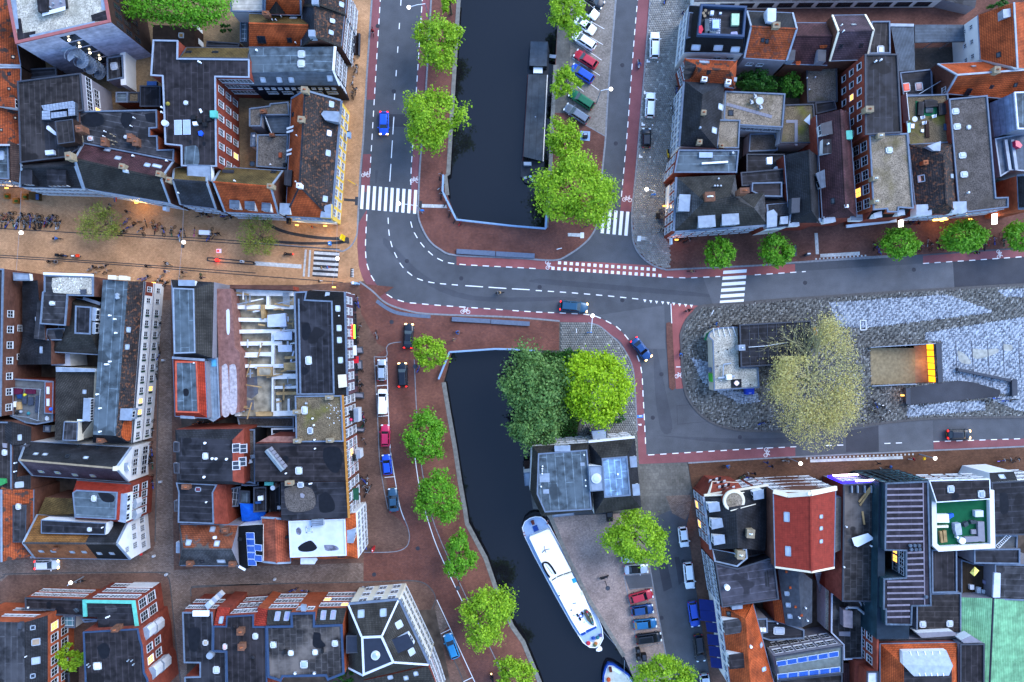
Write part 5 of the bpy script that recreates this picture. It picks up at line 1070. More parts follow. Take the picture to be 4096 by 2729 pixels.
for fl in ([2115,275,2195,280,2196,348,2116,344],[2255,287,2336,292,2337,360,2256,352],[2412,300,2484,305,2480,370,2410,364]):dormer(fl,9.8,zincd,wht,2,1.,1.)
chs([2490,148],.9,.7,1.,chimt);vents([2165,100],.13,.6);sky_(2515,15,.9,.9,'dark');block('roof_terrace',[2045,-10,2150,-5,2145,28,2045,20],9,9.3,bitk);sky_(2320,-60,.8,.8,'dark')
gable(TH,'dark slate front house with a white knot emblem on its tall gable',[1660,314,1985,352,1900,-60,1602,-20],8,12.6,[1590,86,1902,110],slate,brb,m2=olv,verge=zinc);fac(0,[6.2,3],4,1.,1.6);vents([1645,208],.14,.4)
a,b_=C_.loop[1],C_.loop[2];q=M();cc=U(1968,213,9.8);Xn=V3((0,1,0));
for k in (-1,0,1):q.ring(cc+V3((.08,k*.16,k*.22)),V3((0,1,0)),V3((.3,0,.95)),.3,.07,12)
q.build('emblem',pvc,C_.o);block('zinc_roof_box',[1722,-55,1940,-48,1945,98,1722,72],10,11.3,zinc,wht,cop)
gable(TH,'long brown slate front house with a maroon back slope',[778,167,1562,299,1600,-90,775,-255],8.2,11.6,[690,-108,1480,75],greyb,brb,m2=mar,zb=9.3,verge=zinc,walls={0:wht});fac(0,[6.2,3],11,1.,1.7)
skies([990,-190,1085,-113,1355,-48],1.,.8,'zinc');sky_(1445,-38,1.6,.7,'zinc',glw);vents([1232,-130,1540,-85],.18,.5);chs([640,-128,1132,-33,1470,35,1562,92],.8,.8,1.1,chimt,2);sky_(1160,5,1.,.5)
gable(TH,'dark roofed front house with two black dormers on the yellow street',[185,152,765,168,700,-110,190,-75],8,11,[200,-30,690,-45],dkt,brb,verge=zinc,walls={0:wht});dormer([195,-10,290,0,290,122,195,120],10.6,bitk,blkw,2,1.,1.);dormer([435,-5,600,0,602,132,438,136],10.6,bitk,blkw,2,1.4,1.,n=2);fac(0,[6,2.8],8,1.,1.7)
# ------------------------------------------------------------------ west block
flat(SB,'red brown brick building at the left edge with white windows facing the yard',[-400,905,36,905,10,2260,-400,2260],11,brb,bit,cop);fac(1,[9.2],7,1.,1.3,.25,1.);fac(1,[6.6],3,.9,1.,.3,.9)
lean(TH,'dark tiled yard roof beside the left brick wall',[205,1010,345,1010,380,1420,470,1568,470,1785,160,1785,205,1560],[7.5,9.2,9.2,9.6,9.6,7.5,7.5],dkt,brb);sky_(380,1650,1.2,.6,'zinc');sky_(345,1365,.7,.7);block('grey_felt',[345,1195,385,1200,410,1440,420,1560,310,1545],9.3,9.8,bit2,brb)
block('zinc_canopy',[120,938,268,950,276,1012,125,1012],8.5,9.4,zinc,wht,cop)
flat(SB,'flat roofed shop with a bright pebble patch facing the yellow street',[410,962,862,977,862,1158,628,1150,605,1428,372,1412,395,1120,410,1110],11,brb,bit2,cop,walls={7:wht});block('pebble_patch',[480,990,600,975,850,990,845,1140,640,1135,490,1125,475,1060],11,11.06,gvw)
for k in range(24):x,y=random.uniform(500,750),random.uniform(990,1110);p,n=hit(x,y);M().ball(p,random.uniform(.06,.16),6,0,.5).build('white_stone',pvc,C_.o)
sky_(482,1222,.9,.7);block('roof_hatch',[735,1095,790,1090,792,1132,740,1135],11,11.3,copd);vents([500,1225],.1,.4);bandon(0,11.,11.4,wht,.0,1.,.4,'cornice')
mans(TH,'dark tiled roof with a black flat top and white dormer windows',[625,1162,935,1225,915,1695,468,1668],8.5,[695,1245,842,1255,832,1508,688,1500],11,greyb,bitk,brb,cop);dormer([838,1262,882,1270,870,1380,835,1372],10.8,zinc,wht,1,1.4,1.);dormer([832,1395,870,1400,866,1500,830,1495],10.6,zinc,wht,1,1.4,1.);block('flat_annex',[432,1455,600,1450,605,1562,422,1562],8,9.4,bit2,gyr,cop);M().bar(U(765,1175,9.6),U(925,1228,9.3),.5,.2).build('valley_gutter',cop,C_.o);stain([500,1480,570,1475,575,1530,520,1545])
house('white_building','long slate grey roof over the white street front with green shutters',[(945,1005,10.3),(1178,1018,10.3),(1066,2440,10.3),(855,2430,10.3),(1322,1020,7.8),(1205,2508,7.8),(852,2505,8)],[0,1,4,5,6,3],[([0,1,2,3],bits),([1,4,5,2],dkmix),([3,2,5,6],dkt)],wht)
shut=mat('green_shutter','1d3a30',.6);fac(2,[5.7,2.3],14,.75,1.25,.01,.99,lit=((0,11),(1,9),(0,10)));bandon(2,7.5,7.75,copd,d=.2,name='eaves_gutter');bandon(2,3.75,3.95,gyr,d=.06,name='string_course')
bandon(2,4.3,7.,brr,.0,.085,.02,'brick_panel')
L_=C_.loop;a,b_=L_[2],L_[3];dd=V3((b_.x-a.x,b_.y-a.y,0));Zn=V3((dd.y,-dd.x,0)).normalized()*C_.sg;du=dd.normalized()
for k in range(2,14):
    for r,z in enumerate((5.7,2.3)):p=a+dd*(.01+.98*(k+.5)/14)+du*.68;M().obox(V3((p.x,p.y,z))+Zn*.1,du*.13,Zn*.03,V3((0,0,.66))).build('shutter',shut,C_.o)
vents([1090,1145,1090,1170],.32,.5,steel);vents([1020,1335,1065,1368,1075,1495,1020,1758,985,1783,1000,1783,930,2186,930,2400,905,2058],.18,.6);skies([1180,1465,1168,1623],.9,.8,'zinc');sky_(1137,2012,.5,.5,'dark');chs([930,2482],1.,.7,1.);chs([1040,985,1140,990],1.2,.6,.7,crm,0)
dormer([1085,2195,1215,2195,1203,2295,1090,2290,1075,2240],9.9,zinc,zinc,1,1.,.9)
stain([1140,2305,1208,2300,1200,2480,1115,2440],oran,'tile_patch',.03)
T(0,2)
gable('white_gabled_house','white gabled house with a mossy ridge on the narrow clinker street',[300,1237,1178,1296,1205,978,240,925],7.5,11.5,[178,1095,1066,1172],mauve,wht,m2=dkt,verge=zinc,ridge=chimt);fac(1,[],0);fac(2,[],0)
L_=C_.loop;skies([330,1040,415,1045,790,1075],.8,.6,'zinc',glw);skies([725,970,895,985,620,1062],.7,.8,'dark');skies([380,1200,530,1210,690,1230,855,1240],.9,.8,'zinc',mat('yellow_skylight','9a9a68',.4));chs([1066,1172],.6,.6,.6,crm,0)
def gwall(a,b_,specs,**k):       # windows on the wall between two eaves corners: (t, z, w, h)
    d=V3((b_.x-a.x,b_.y-a.y,0));Z=V3((d.y,-d.x,0)).normalized()*C_.sg;Y=V3((0,0,1));X=Y.cross(Z)
    for t,z,w_,h_ in specs:p=a+d*t;window(V3((p.x,p.y,z))+Z*.03,X,Y,Z,w_,h_,**k)
gwall(L_[1],L_[3],[(.25,5.6,1.1,1.5),(.52,5.6,1.1,1.5),(.8,5.6,1.1,1.5),(.2,2.2,1.2,1.8),(.5,2.2,1.6,1.8),(.8,2.2,1.2,1.8),(.45,8.3,.8,.9)]);block('porch',[1115,1125,1185,1118,1170,1150,1188,1195,1140,1195,1112,1160],8.4,8.9,zinc,wht)
house(TH,'red mansard roofed house with slate blue flat top',[(705,1285,8.5),(1198,1322,8.5),(1180,1672,8.5),(690,1640,8.5),(668,1395,11),(705,1370,11),(1082,1390,11),(1066,1642,11),(690,1622,11)],[0,1,2,3],[([0,1,6,5],redm),([1,2,7,6],redm),([4,5,6,7,8],bits),([2,3,8,7],redm),([3,0,5,4,8],redm)],brr);coping([U(*q) for q in ((668,1395,11),(705,1370,11),(1082,1390,11),(1066,1642,11),(690,1622,11))],cop,.2,.1);sky_(865,1447,.8,1.);stain([900,1400,980,1395,1050,1430,1040,1480,950,1475]);dormer([1108,1410,1165,1410,1150,1668,1090,1655],10.3,zinc,wht,1,.9,1.,n=3)
fac(1,[6.6,3.4],4,1.,1.6,.05,.95);bandon(0,8.2,8.5,copd,d=.2,name='cornice')
for y in (1500,1600):o_=block('bay_window',[1205,y-40,1250,y-45,1262,y-5,1240,y+45,1200,y+40],5.2,7.2,zinc,wframe)
lean(TH,'dark tiled roof at the left with two vents',[-200,720,108,742,290,790,285,945,110,960],[8.5,9.5,7.5,7.5,9.5],dkt,brb);sky_(180,888,1.,.6,'zinc')
lean(TH,'dark felt roof strip at the left edge with a green bag',[-200,740,108,745,108,1455,-200,1440],[9.3,9.3,9.3,9.3],bitb,brb,cp=cop);sky_(45,1025,.8,1.);vents([150,1120,148,1198],.14,.5);block('green_bag',[-10,1265,45,1270,50,1310,0,1335],9.3,9.8,mat('green_plastic','2f7a44',.5));block('blue_bag',[-20,1432,15,1435,15,1452,-20,1450],9.3,9.7,Pbr);block('crate',[10,1350,45,1360,40,1410,12,1410],9.3,9.7,clay);block('sheeting',[20,940,60,945,58,985,25,980],9.3,9.5,gyr)
lean(TH,'dark tiled slope beside the white gabled house',[112,960,285,945,175,1090,155,1250,285,1232,282,1402,112,1450],[9,7.6,8.6,8.6,7.6,7.6,9],dkt,brb);block('zinc_flat',[180,965,275,950,200,1060,185,1085],8.6,8.8,bit2);sky_(178,1322,1.,1.3,'zinc')
lean(TH,'grey and orange roof below the dark felt strip',[0,1460,115,1465,115,1900,0,1900],[8,8.6,8.6,8],oran,brb)
flat('terrace_building','brick building with a grey decked roof terrace and lounge cushions',[97,345,495,368,490,740,345,768,245,755,100,690],7.5,brr,woodg,cop);block('brick_penthouse',[412,372,495,372,488,672,408,668],7.5,8.6,brr,brr,cop);
for fl,m_ in (([110,440,165,432,205,450,195,490,120,492],mat('wine_cushion','4a1830',.9)),([230,445,320,445,320,488,235,485],MATS['wine_cushion']),([150,495,195,490,200,530,160,530],Pnav),([205,505,245,500,240,580,200,575],mat('slate_cushion','323a48',.9)),([262,515,305,518,302,590,258,590],MATS['slate_cushion']),([328,505,358,500,350,660,322,655],MATS['slate_cushion']),([152,562,190,562,192,630,150,632],wood),([108,560,140,558,145,608,112,610],pvc)):block('lounge_cushion',fl,7.5,7.9,m_)
for x,y,m_ in ((237,496,mat('yellow_ball','b8b030',.6)),(165,660,blackp),(270,665,MATS['teal_cloth']),(200,650,steel),(476,625,Pbr)):p,n=hit(x,y);M().ball(p+V3((0,0,.25)),.3,8).build('plant_pot',m_,C_.o)
q=M();rp=[U(120,430,8.4),U(370,445,8.4),U(350,735,8.4),U(245,700,8.4),U(120,688,8.4),U(120,430,8.4)];q.tube(rp,.04,5)
for p in rp:q.cyl(p-V3((0,0,.9)),p,.04,.04,5)
q.build('railing',steel,C_.o);sky_(436,712,.6,.8);
for y in (455,565):M().obox(U(442,y,8.75),V3((.2,0,0)),V3((0,.6,0)),V3((0,0,.12))).build('rooflight',wframe,C_.o)
lean(TH,'steep dark tiled roof with a zinc top edge and long white dormer',[512,250,872,265,850,735,715,912,505,915],[9.5,8.5,8.5,8.5,9.5],greyb,crm);block('zinc_edge',[512,240,875,258,870,285,515,285],9,9.8,zinc,wht);dormer([775,530,825,535,820,735,765,730],10.4,zinc,wht,1,.8,.9,n=4);sky_(778,468,.7,.6,'zinc');block('flat_annex',[590,740,720,745,712,920,575,915],8,9.9,bit2,crm,cop);block('white_tank',[710,722,768,725,768,740,710,738],9.4,9.8,pvc)
flat(SH,'small sunken patio roof with a white canopy in the west yard',[405,775,470,778,465,838,402,835],4,crm,glw,cop);flat(SH,'white walled annex under the hipped grey roof',[470,110,640,118,650,230,470,225],5.5,wht,whr,None)
lean(TH,'grey tiled hip roof south of the black flat top',[472,98,565,15,640,30,912,110,905,128,480,108],[8.2,9.6,9.6,8.4,8.2,8.2],gryt,wht)
lean(TH,'olive tiled slope between the red mansard and the split gable',[418,1438,662,1448,690,1592,480,1604,345,1600],[7,7,8,8,7.2],olv,brb)
T(0,3)
gable('white_gabled_house','white gabled corner house with half orange half black roof',[320,427,1198,441,1172,97,345,30],7.5,11.5,[213,290,1073,297],tl('rust','8e5634','7e4a2e'),wht,m2=tl('ochre','80582e','704c28'),verge=zinc,split=(.66,blk,dkt),ridge=gryt);skies([380,365,490,365,665,372,775,372],.8,.7,'zinc');skies([915,385,1030,385],.8,.8,'zinc');block('flat_top',[378,75,978,105,968,216,378,203],8.5,10.8,bitk,wht,cop);sky_(825,165,.7,.7);vents([948,145,818,88],.12,.4);chs([515,345],.7,.5,.8)
L_=C_.loop;gwall(L_[1],L_[3],[(.3,5.6,.9,1.3),(.55,5.6,.9,1.3),(.8,5.6,.9,1.3),(.2,2.6,.9,1.4),(.42,2.6,.9,1.4),(.65,2.6,.9,1.4),(.9,2.6,1.2,1.4),(.3,8.4,.8,1.)],cols=3,rows=4);M().cyl(U(1290,382,3.2),U(1296,380,3.2),.5,.5,14).build('no_entry_sign',mat('sign_red','b0282c',.5),C_.o)
gable(TH,'orange tiled house in the lower left corner beside the split gable',[310,-200,305,405,-300,480,-300,-200],7.8,10.5,[12,-200,14,465],orold,brb,ridge=zinc);block('grey_felt',[118,-60,245,-60,240,285,118,285],8.5,9.6,bit2,brb,copd);sky_(172,-45,.8,1.)
# ------------------------------------------------------------------ lower left block
house(TH,'grey and dark tiled roof house at the bottom left corner',[(-300,1010,9.5),(228,1020,9.5),(440,955,8),(440,1750,8),(232,1750,9.5),(-300,1750,9.5)],[0,1,2,3,4,5],[([0,1,4,5],bit2),([1,2,3,4],dkt)],bro);fac(2,[6.2,3.2],6,1.2,1.7,.1,.9,lit=((0,0),));fac(0,[6.6,3.6],5,2.2,.7,.5,1.);skies([302,1068,302,1512],.8,.8,'zinc',gl);sky_(330,1200,1.2,1.3,'zinc',mat('tan_blind','8a7a68',.6));sky_(330,1372,1.2,1.3,'zinc');vents([245,1330],.1,.4);block('duct',[165,1025,200,1025,190,1085,160,1080],9.5,10.2,copd)
flat(TH,'low brick wing with a dark felt roof beside the copper edged house',[235,790,770,806,775,962,500,950,498,908,237,902],5.5,bro,bit,copd);fac(0,[4.,1.7],6,1.6,1.,.05,.95,cols=3);block('white_hatch',[248,880,262,880,262,893,248,893],5.5,5.7,pvc);stain([430,835,465,830,470,890,430,890]);stain([515,880,560,870,600,915,560,935,515,920]);stain([670,900,710,890,730,915,700,930],bits)
flat('corner_building','copper green edged brick corner house with black flat roof',[770,812,1246,818,1280,1062,905,1082,893,975,785,966],9.5,brr,bitk,None,cw=.5);fac(0,[7.7,4.7,1.8],3,2.2,1.3,.1,.98,cols=4);fac(1,[7.4,4.2],2,1.4,2.4,.0,1.,rows=3)
q=M();p=[U(770,812,9.7),U(1246,818,9.7),U(1280,1062,9.7)];inn=[U(790,843,9.9),U(1210,850,9.9),U(1240,1062,9.9)];q.add(p+inn,[(3,4,1,0),(4,5,2,1)]);q.f=[f[::-1] if True else f for f in q.f];q.build('copper_edge',copper,C_.o);q=M();q.bar(U(778,812,9.6),U(785,966,9.6),.6,.3).build('copper_edge',copper,C_.o);vents([990,968,1008,962],.14,.5);stain([960,870,1060,865,1070,920,980,915],bit2);bandon(0,.1,2.9,wht,.45,.97,.12,'shop_front')
flat(TH,'dark roofed brick house with white bay windows at the bottom',[768,1105,1272,1075,1290,1170,1310,1230,1330,1480,1362,1540,1385,1750,795,1750],11,brr,bit,copb);fac(3,[8.8,5.8],2,1.1,1.7,.05,.95,lit=((0,1),));
chs([1065,1080],1.1,.7,1.);sky_(898,1420,1.3,1.2,g_=pvc);stain([890,1250,960,1205,1010,1260,990,1340,930,1350]);vents([1185,1365,1220,1365,1235,1400,830,1420,815,1400],.14,.5,steel)
for x,y in ((1335,1125),(1412,1075),(1395,1490),(1475,1425)):
    zt=9.6 if x<1400 else 6.6;d=block('bay_window',[x-45,y-45,x+15,y-60,x+40,y-30,x+40,y+30,x-5,y+75,x-20,y+40],zt-2.6,zt,zinc,wframe);p=PTS([x+15,y-60,x+40,y-30,x+40,y+30,x-5,y+75],zt-1.2)
    for a,b_ in zip(p,p[1:]):M().bar(a,b_,.1,1.6).build('pane',gl,d)
flat('greenhouse','small glass roofed conservatory with turquoise plants',[510,960,698,960,695,1068,510,1060],3,wht,mat('conservatory_glass','56808c',.2,kind='grid',p=(.9,.9,.05),col2='b8c4cc'),cop,cat='greenhouse');flat(SH,'small brick outhouse with slate roof by the copper edged house',[752,982,900,990,893,1010,780,1018],5,brr,bit2,cop);flat(SH,'dark yard shed at the bottom of the lower left garden',[515,1480,640,1482,640,1640,515,1640],3,brd,bitk,copd)
flat(TH,'black flat roofed house with a white beam on the clinker corner',[1680,925,1955,925,1962,1055,1958,1282,2080,1286,2088,1750,1705,1750,1700,1520,1840,1515,1840,1392,1695,1390],9.5,brr,bitk,cop,cw=.18);M().bar(U(1775,937,9.9),U(1922,937,9.9),.9,.4).build('white_beam',pvc,C_.o);sky_(1892,1205,.9,.9,g_=mat('tan_dome','a09484',.4));sky_(1992,1455,1.1,1.2);stain([1730,1080,1830,1070,1840,1180,1800,1290,1740,1250]);p,n=hit(1945,1310);M().cyl(p,p+V3((0,0,.9)),.6,.55,14).build('vent_drum',steel,C_.o);fac(0,[7.2,4.2],4,1.4,1.2,.0,.95)
for k in range(3):x,y=1880+k*50,895-k*45;block('oriel_window',[x,y-35,x+35,y-65,x+70,y-30,x+30,y+12],8-k*2.2,9.2-k*2.2,glp,wframe)
flat(TH,'wide black roofed house between the clinker corner and the patched roof',[1962,1052,2080,1052,2085,962,2335,946,2335,1056,2450,1056,2462,1750,2090,1750,2082,1288,1960,1283],10.3,brr,bit,copb);fac(2,[8.4,5.4,2.3],3,1.6,1.5,.1,1.,cols=3);chs([2215,1100,2225,1240],1.,1.,1.,chim,3);sky_(2070,1242,.7,1.,g_=MATS['pink_skylight']);sky_(2350,1145,.9,1.);vents([2150,1065,2330,1335],.3,.2,bitk)
lean(TH,'small red tiled slope with one skylight beside the curved brick front',[1965,1050,2003,880,2120,885,2078,1048],[10.2,8.4,8.4,10.2],redt,brr);sky_(2035,1000,.7,1.2,'zinc')
T(1,3)
lean(TH,'small brown red tiled slope left of the patched roof',[-20,1050,15,882,108,900,95,1050],[10.2,8.6,8.6,10.2],redt,bro)
flat('apartment_building','big brick building with a dark roof covered in pale patches',[95,1052,325,1047,318,930,545,925,543,1045,795,1035,815,1490,660,1552,640,1512,250,1520,232,1562,110,1522],10.5,bro,bitp,copb,cw=.32)
fac(2,[8.8],2,1.,1.2,.1,.9);o_=C_.o;lo_=C_.loop
for fl in ([108,905,355,900,322,1040,98,1045],[570,890,832,885,800,1030,543,1040]):
    V=[U(fl[0],fl[1],8.9),U(fl[2],fl[3],8.9),U(fl[4],fl[5],10.6),U(fl[6],fl[7],10.6)];q=M();roof_face(q,V);q.build('roof',greyb,o_);q=M();a,b_=V[0],V[1];q.face([b_,a,V3((a.x,a.y,0)),V3((b_.x,b_.y,0))]);q.face([V[0],V[3],V3((V[3].x,V[3].y,0)),V3((a.x,a.y,0))]);q.face([V[2],V[1],V3((b_.x,b_.y,0)),V3((V[2].x,V[2].y,0))]);q.build('wall',bro,o_)
    C_.loop=[V[0],V[1],V[2],V[3]];C_.sg=-1;fac(0,[7.4,4.6,1.9],4,1.1,1.3,.0,1.,lit=((1,0),(0,3)) if fl[0]>400 else ())
C_.loop=lo_;skies([198,965,285,965,620,955,710,952],.9,1.6,'zinc',mat('lilac_blind','8888b4',.4));skies([160,1225,727,1212],1.,1.);skies([322,1300,545,1293],.9,.9,g_=pvc);sky_(443,1405,1.2,1.2,g_=glp);skies([360,1488,537,1488],.5,.5,g_=pvc);stain([530,1110,590,1120,600,1180,640,1230,600,1260,540,1250,520,1210]);block('roof_box',[410,862,455,868,458,920,415,920],10.5,11.2,zinc);block('black_duct',[252,1275,272,1275,274,1315,254,1315],10.5,11.,blackp);block('black_duct',[598,1265,618,1265,618,1308,600,1308],10.5,11.,blackp)
house('corner_building','cream corner house with a grey hipped roof and round rooflight',[(850,862,9.5),(1308,820,9.5),(1585,1410,9.5),(990,1545,9.5),(852,1440,9.5),(970,1150,12),(1160,1142,12),(1272,1388,12),(985,1508,12)],[0,1,2,3,4],[([0,1,6,5],greyb),([1,2,7,6],greyb),([2,3,8,7],greyb),([3,4,8],greyb),([4,0,5,8],greyb),([5,6,7,8],mat('dark_felt_blue','262c38',.5,var=.1))],crm)
P=[U(*q) for q in ((970,1150,12),(1160,1142,12),(1272,1388,12),(985,1508,12))];coping(P,whr,.3,.18,'lead_edge');q=M()
for a,b_ in (((850,862,9.5),0),((1308,820,9.5),1),((1585,1410,9.5),2),((852,1440,9.5),3)):q.bar(U(*a),P[b_],.3,.16)
q.build('hip_flashing',whr,C_.o);fac(0,[7.6,4.6,1.7],3,1.2,1.5,.1,.98);fac(1,[7.6,4.6,1.7],8,1.1,1.5,.02,.98,gm=mat('olive_glass','4a4a3a',.1));bandon(0,9.1,9.5,cop,d=.35,name='cornice');bandon(1,9.1,9.5,cop,d=.35,name='cornice');skies([967,942,1170,932],1.1,1.3,'zinc');sky_(1315,1040,1.2,1.2,'zinc');sky_(1430,1290,1.1,1.1,'zinc');block('flat_annex',[830,1140,940,1140,950,1300,830,1305],9,11,MATS['dark_felt_blue'],blkw,copd);dormer([1240,1188,1392,1130,1450,1232,1285,1312],11.4,MATS['dark_felt_blue'],whr,1,1.,1.)
p,n=hit(1100,1322);M().cyl(p,p+V3((0,0,.35)),.75,.7,20).build('round_rooflight',wframe,C_.o);M().cyl(p+V3((0,0,.35)),p+V3((0,0,.5)),.55,.3,16).build('dome',glp,C_.o)
lean(TH,'grey tiled roof below the cream corner house at the bottom edge',[992,1556,1586,1422,1645,1560,1700,1720,985,1720],[8.8,8.8,8.4,8.,8.2],greyb,brr);sky_(1235,1525,.9,.7,'zinc');fac(1,[6.8,4,1.6],3,1.,1.5);fac(2,[6.8,4,1.6],3,1.,1.5);skies([1380,1530,1470,1490],.8,.8,'zinc',glw)
plas=mat('old_plaster','a49c9e',.85,var=.35,scale=2)
# ------------------------------------------------------------------ middle block
T(0,1)
house(TH,'long slate house with brown tiled east slope on the clinker lane',[(1572,1004,9),(1968,1028,9),(1952,1725,9),(1598,1722,9),(1590,1080,10.2),(1785,1088,10.2),(1797,1678,10.2),(1602,1685,10.2)],[0,1,2,3],[([0,1,5,4],dkt),([1,2,6,5],greyb),([4,5,6,7],bits),([2,3,7,6],dkt),([3,0,4,7],zinc)],gyr)
coping([U(*q) for q in ((1590,1080,10.2),(1785,1088,10.2),(1797,1678,10.2),(1602,1685,10.2))],zinc,.2,.1);dormer([1645,1012,1785,1015,1785,1058,1645,1055],10.4,zinc,wht,0,1.2,.8)
flat(SH,'narrow zinc roof strip beside the long slate house',[1945,1100,1990,1105,2010,1725,1955,1728],6.5,gyr,mat('zinc_sheets','6f8090',.5,kind='lines',p=(1.1,.03)),None)
T(0,2)
mans(TH,'house with red tiled edges around a blue grey flat roof',[1592,165,1885,186,1908,710,1612,692],9,[1613,188,1812,190,1832,662,1618,655],10,tl('bright_red','9c3420','8c2e1c'),bits,gyr,mat('red_ridge_tile','a84c38',.7));stain([1685,445,1720,438,1738,470,1725,505,1690,500]);bandon(0,9,9.5,zinc,d=.4,name='cornice');block('zinc_bay',[1658,682,1785,690,1785,718,1658,712],8,9.2,zinc,wht);vents([1788,203],.12,.3)
flat(SH,'zinc clad roof strip beside the red edged house',[1890,165,2006,155,2026,700,1965,742,1910,712],7,brr,MATS['zinc_sheets'],zinc);block('blue_panel',[1945,165,1992,165,1992,235,1945,235],7,7.06,mat('sky_blue_sheet','4f9ac4',.5))
house('ruined_wall','broken pink brick party wall patched with white plaster',[(1990,-480,7.6),(2120,-480,8),(2160,60,8),(2205,110,8),(2200,655,7.6),(2030,692,7.2),(2008,150,7.2)],[0,1,2,3,4,5,6],[([0,1,2,3,4,5,6],pinkw)],pinkw,cat='wall');stain([2040,230,2090,225,2105,450,2110,670,2045,680,2040,450],plas,'plaster_patch');stain([2110,225,2165,225,2180,400,2175,640,2115,660,2110,440],plas,'plaster_patch');stain([2080,-280,2110,-280,2112,-80,2085,-80],wht,'plaster_patch',.02)
T(1,1)
o=empty('construction_site',U(150,1600,4),'open construction site of pale concrete beams and timber between the houses','construction site');C_.o=o;C_.tris=[]
block('floor',[-245,1090,355,1110,372,2270,-150,2260],3.4,4,conw,conc);block('front_wall',[-240,1050,340,1065,345,1100,-240,1085],3.4,7,brb,brr)
for fl in ([-240,1090,340,1110,345,1155,-240,1150],[-180,1235,345,1240,345,1275,-180,1275],[-165,1355,110,1360,110,1395,-165,1390],[-160,1465,360,1460,362,1490,-160,1500],[-158,1575,240,1570,240,1608,-158,1612],[-150,1675,145,1670,145,1710,-150,1705],[-150,1785,300,1780,300,1815,-150,1815],[150,1870,375,1870,375,1915,150,1920],[170,1985,380,1980,380,2005,170,2010],[150,2215,360,2210,360,2255,150,2260]):block('beam',fl,4,5.2,conc)
for fl in ([-240,1090,-180,1090,-150,2260,-195,2260],[95,1150,120,1150,118,1240,95,1240],[140,1490,170,1490,168,1790,140,1790],[145,1800,160,1800,160,2260,142,2260],[185,2100,215,2100,215,2220,190,2220],[290,2100,310,2100,310,2220,290,2220]):block('beam',fl,4,5.25,conc)
for fl,z in (([105,1330,270,1312,280,1435,105,1440],6.2),([160,1495,330,1480,330,1560,165,1560],6),([200,1605,330,1605,330,1668,205,1668],5.8),([-10,1800,150,1800,150,1820,-10,1822],5.6)):block('white_sheet',fl,5.2,z,whr)
for fl in ([40,1235,75,1235,78,1355,50,1370],[160,1270,225,1268,230,1280,160,1285],[250,1770,370,1765,370,1840,258,1840],[262,1710,365,1708,365,1732,265,1735],[10,1805,150,1805,150,1892,10,1890],[-5,2225,150,2222,150,2258,0,2260],[185,2040,380,2035,380,2062,185,2065]):block('timber_stack',fl,4,5.7,wood)
block('formwork_hole',[35,1820,125,1820,138,1850,125,1880,35,1880,28,1850],5.7,5.72,conw)
for i in range(46):
    x,y,a,L_=random.choice((random.uniform(-140,90),random.uniform(160,340))),random.uniform(1130,2230),random.choice((0,1.57,.2,-.15,1.3)),random.uniform(.8,3.);c=U(x,y,random.uniform(5.3,5.6));d=V3((math.cos(a),math.sin(a),0))*L_/2
    M().bar(c-d,c+d,random.uniform(.12,.3),.08).build('plank',random.choice((wood,wood,conc,whr,zinc)),o)
q=M()
for k in range(9):q.bar(U(250+k*7,1125,5.4),U(252+k*7,1245,5.4),.06,.06)
q.build('rebar_grid',steel,o)
for fl in ([-120,1900,10,1900,20,2050,-40,2100,-100,2080],[-140,2120,-20,2110,-20,2200,-130,2210]):block('puddle',fl,4,4.015,mat('puddle','5a5c62',.1,var=.2,spec=.6))
house(SB,'black roofed brick building with a lit red and yellow shop sign on the quay',[(350,1118,11.3),(470,1112,11.3),(455,1188,11.3),(703,1200,11.3),(722,2060,11.3),(375,2062,11.3),(495,1100,9.8),(808,1118,9.8),(832,2068,9.8)],[0,1,6,7,8,4,5],[([0,1,2,3,4,5],bitk),([1,6,7,3,2],blk),([3,7,8,4],blk)],brp)
coping([U(*q) for q in ((350,1118,11.3),(470,1112,11.3),(455,1188,11.3),(703,1200,11.3),(722,2060,11.3),(375,2062,11.3))],cop,.22,.16);bandon(3,9.5,9.9,cop,d=.3,name='cornice')
fac(3,[7.9,4.9],9,1.1,1.6,.02,.98);fac(3,[1.6],7,1.6,1.8,.05,.95,fm=dframe);fac(2,[7.8,4.8,1.7],4,1.1,1.5)
skies([750,1270,762,1450,765,1560,775,1745],1.,.9,'zinc');sky_(655,1145,.9,.7,'zinc');sky_(485,1747,1.,1.4);vents([765,1337],.1,.3);stain([420,1420,480,1400,505,1480,470,1560,425,1540]);stain([430,1800,470,1820,485,1850,450,1880,425,1870]);stain([690,1810,710,1800,712,1880,690,1885]);block('ornate_gable',[752,1880,830,1876,838,1990,760,2000],9.8,11.,crm,brp)
b=block('ridge_strip',[385,1180,397,1180,415,2060,400,2060],11.3,11.5,cop)
for m_,d,z in ((mat('sign_red_lit','ff2a20',.5,var=0,emit=1.),.45,4.),(mat('sign_yellow_lit','ffd030',.5,var=0,emit=.9),.6,3.8),(mat('sign_green_lit','60e040',.5,var=0,emit=.5),.75,3.6)):bandon(3,z,z+.25,m_,.31,.45,d*.7,'lit_sign')
bandon(3,3.4,3.55,pvc,.52,.62,.6,'shop_awning');awning(3,3.4,.66,.7,.9,mat('red_awning','b01828',.7),.1);awning(3,3.2,.57,.63,.7,bitk,.1)
T(1,2)
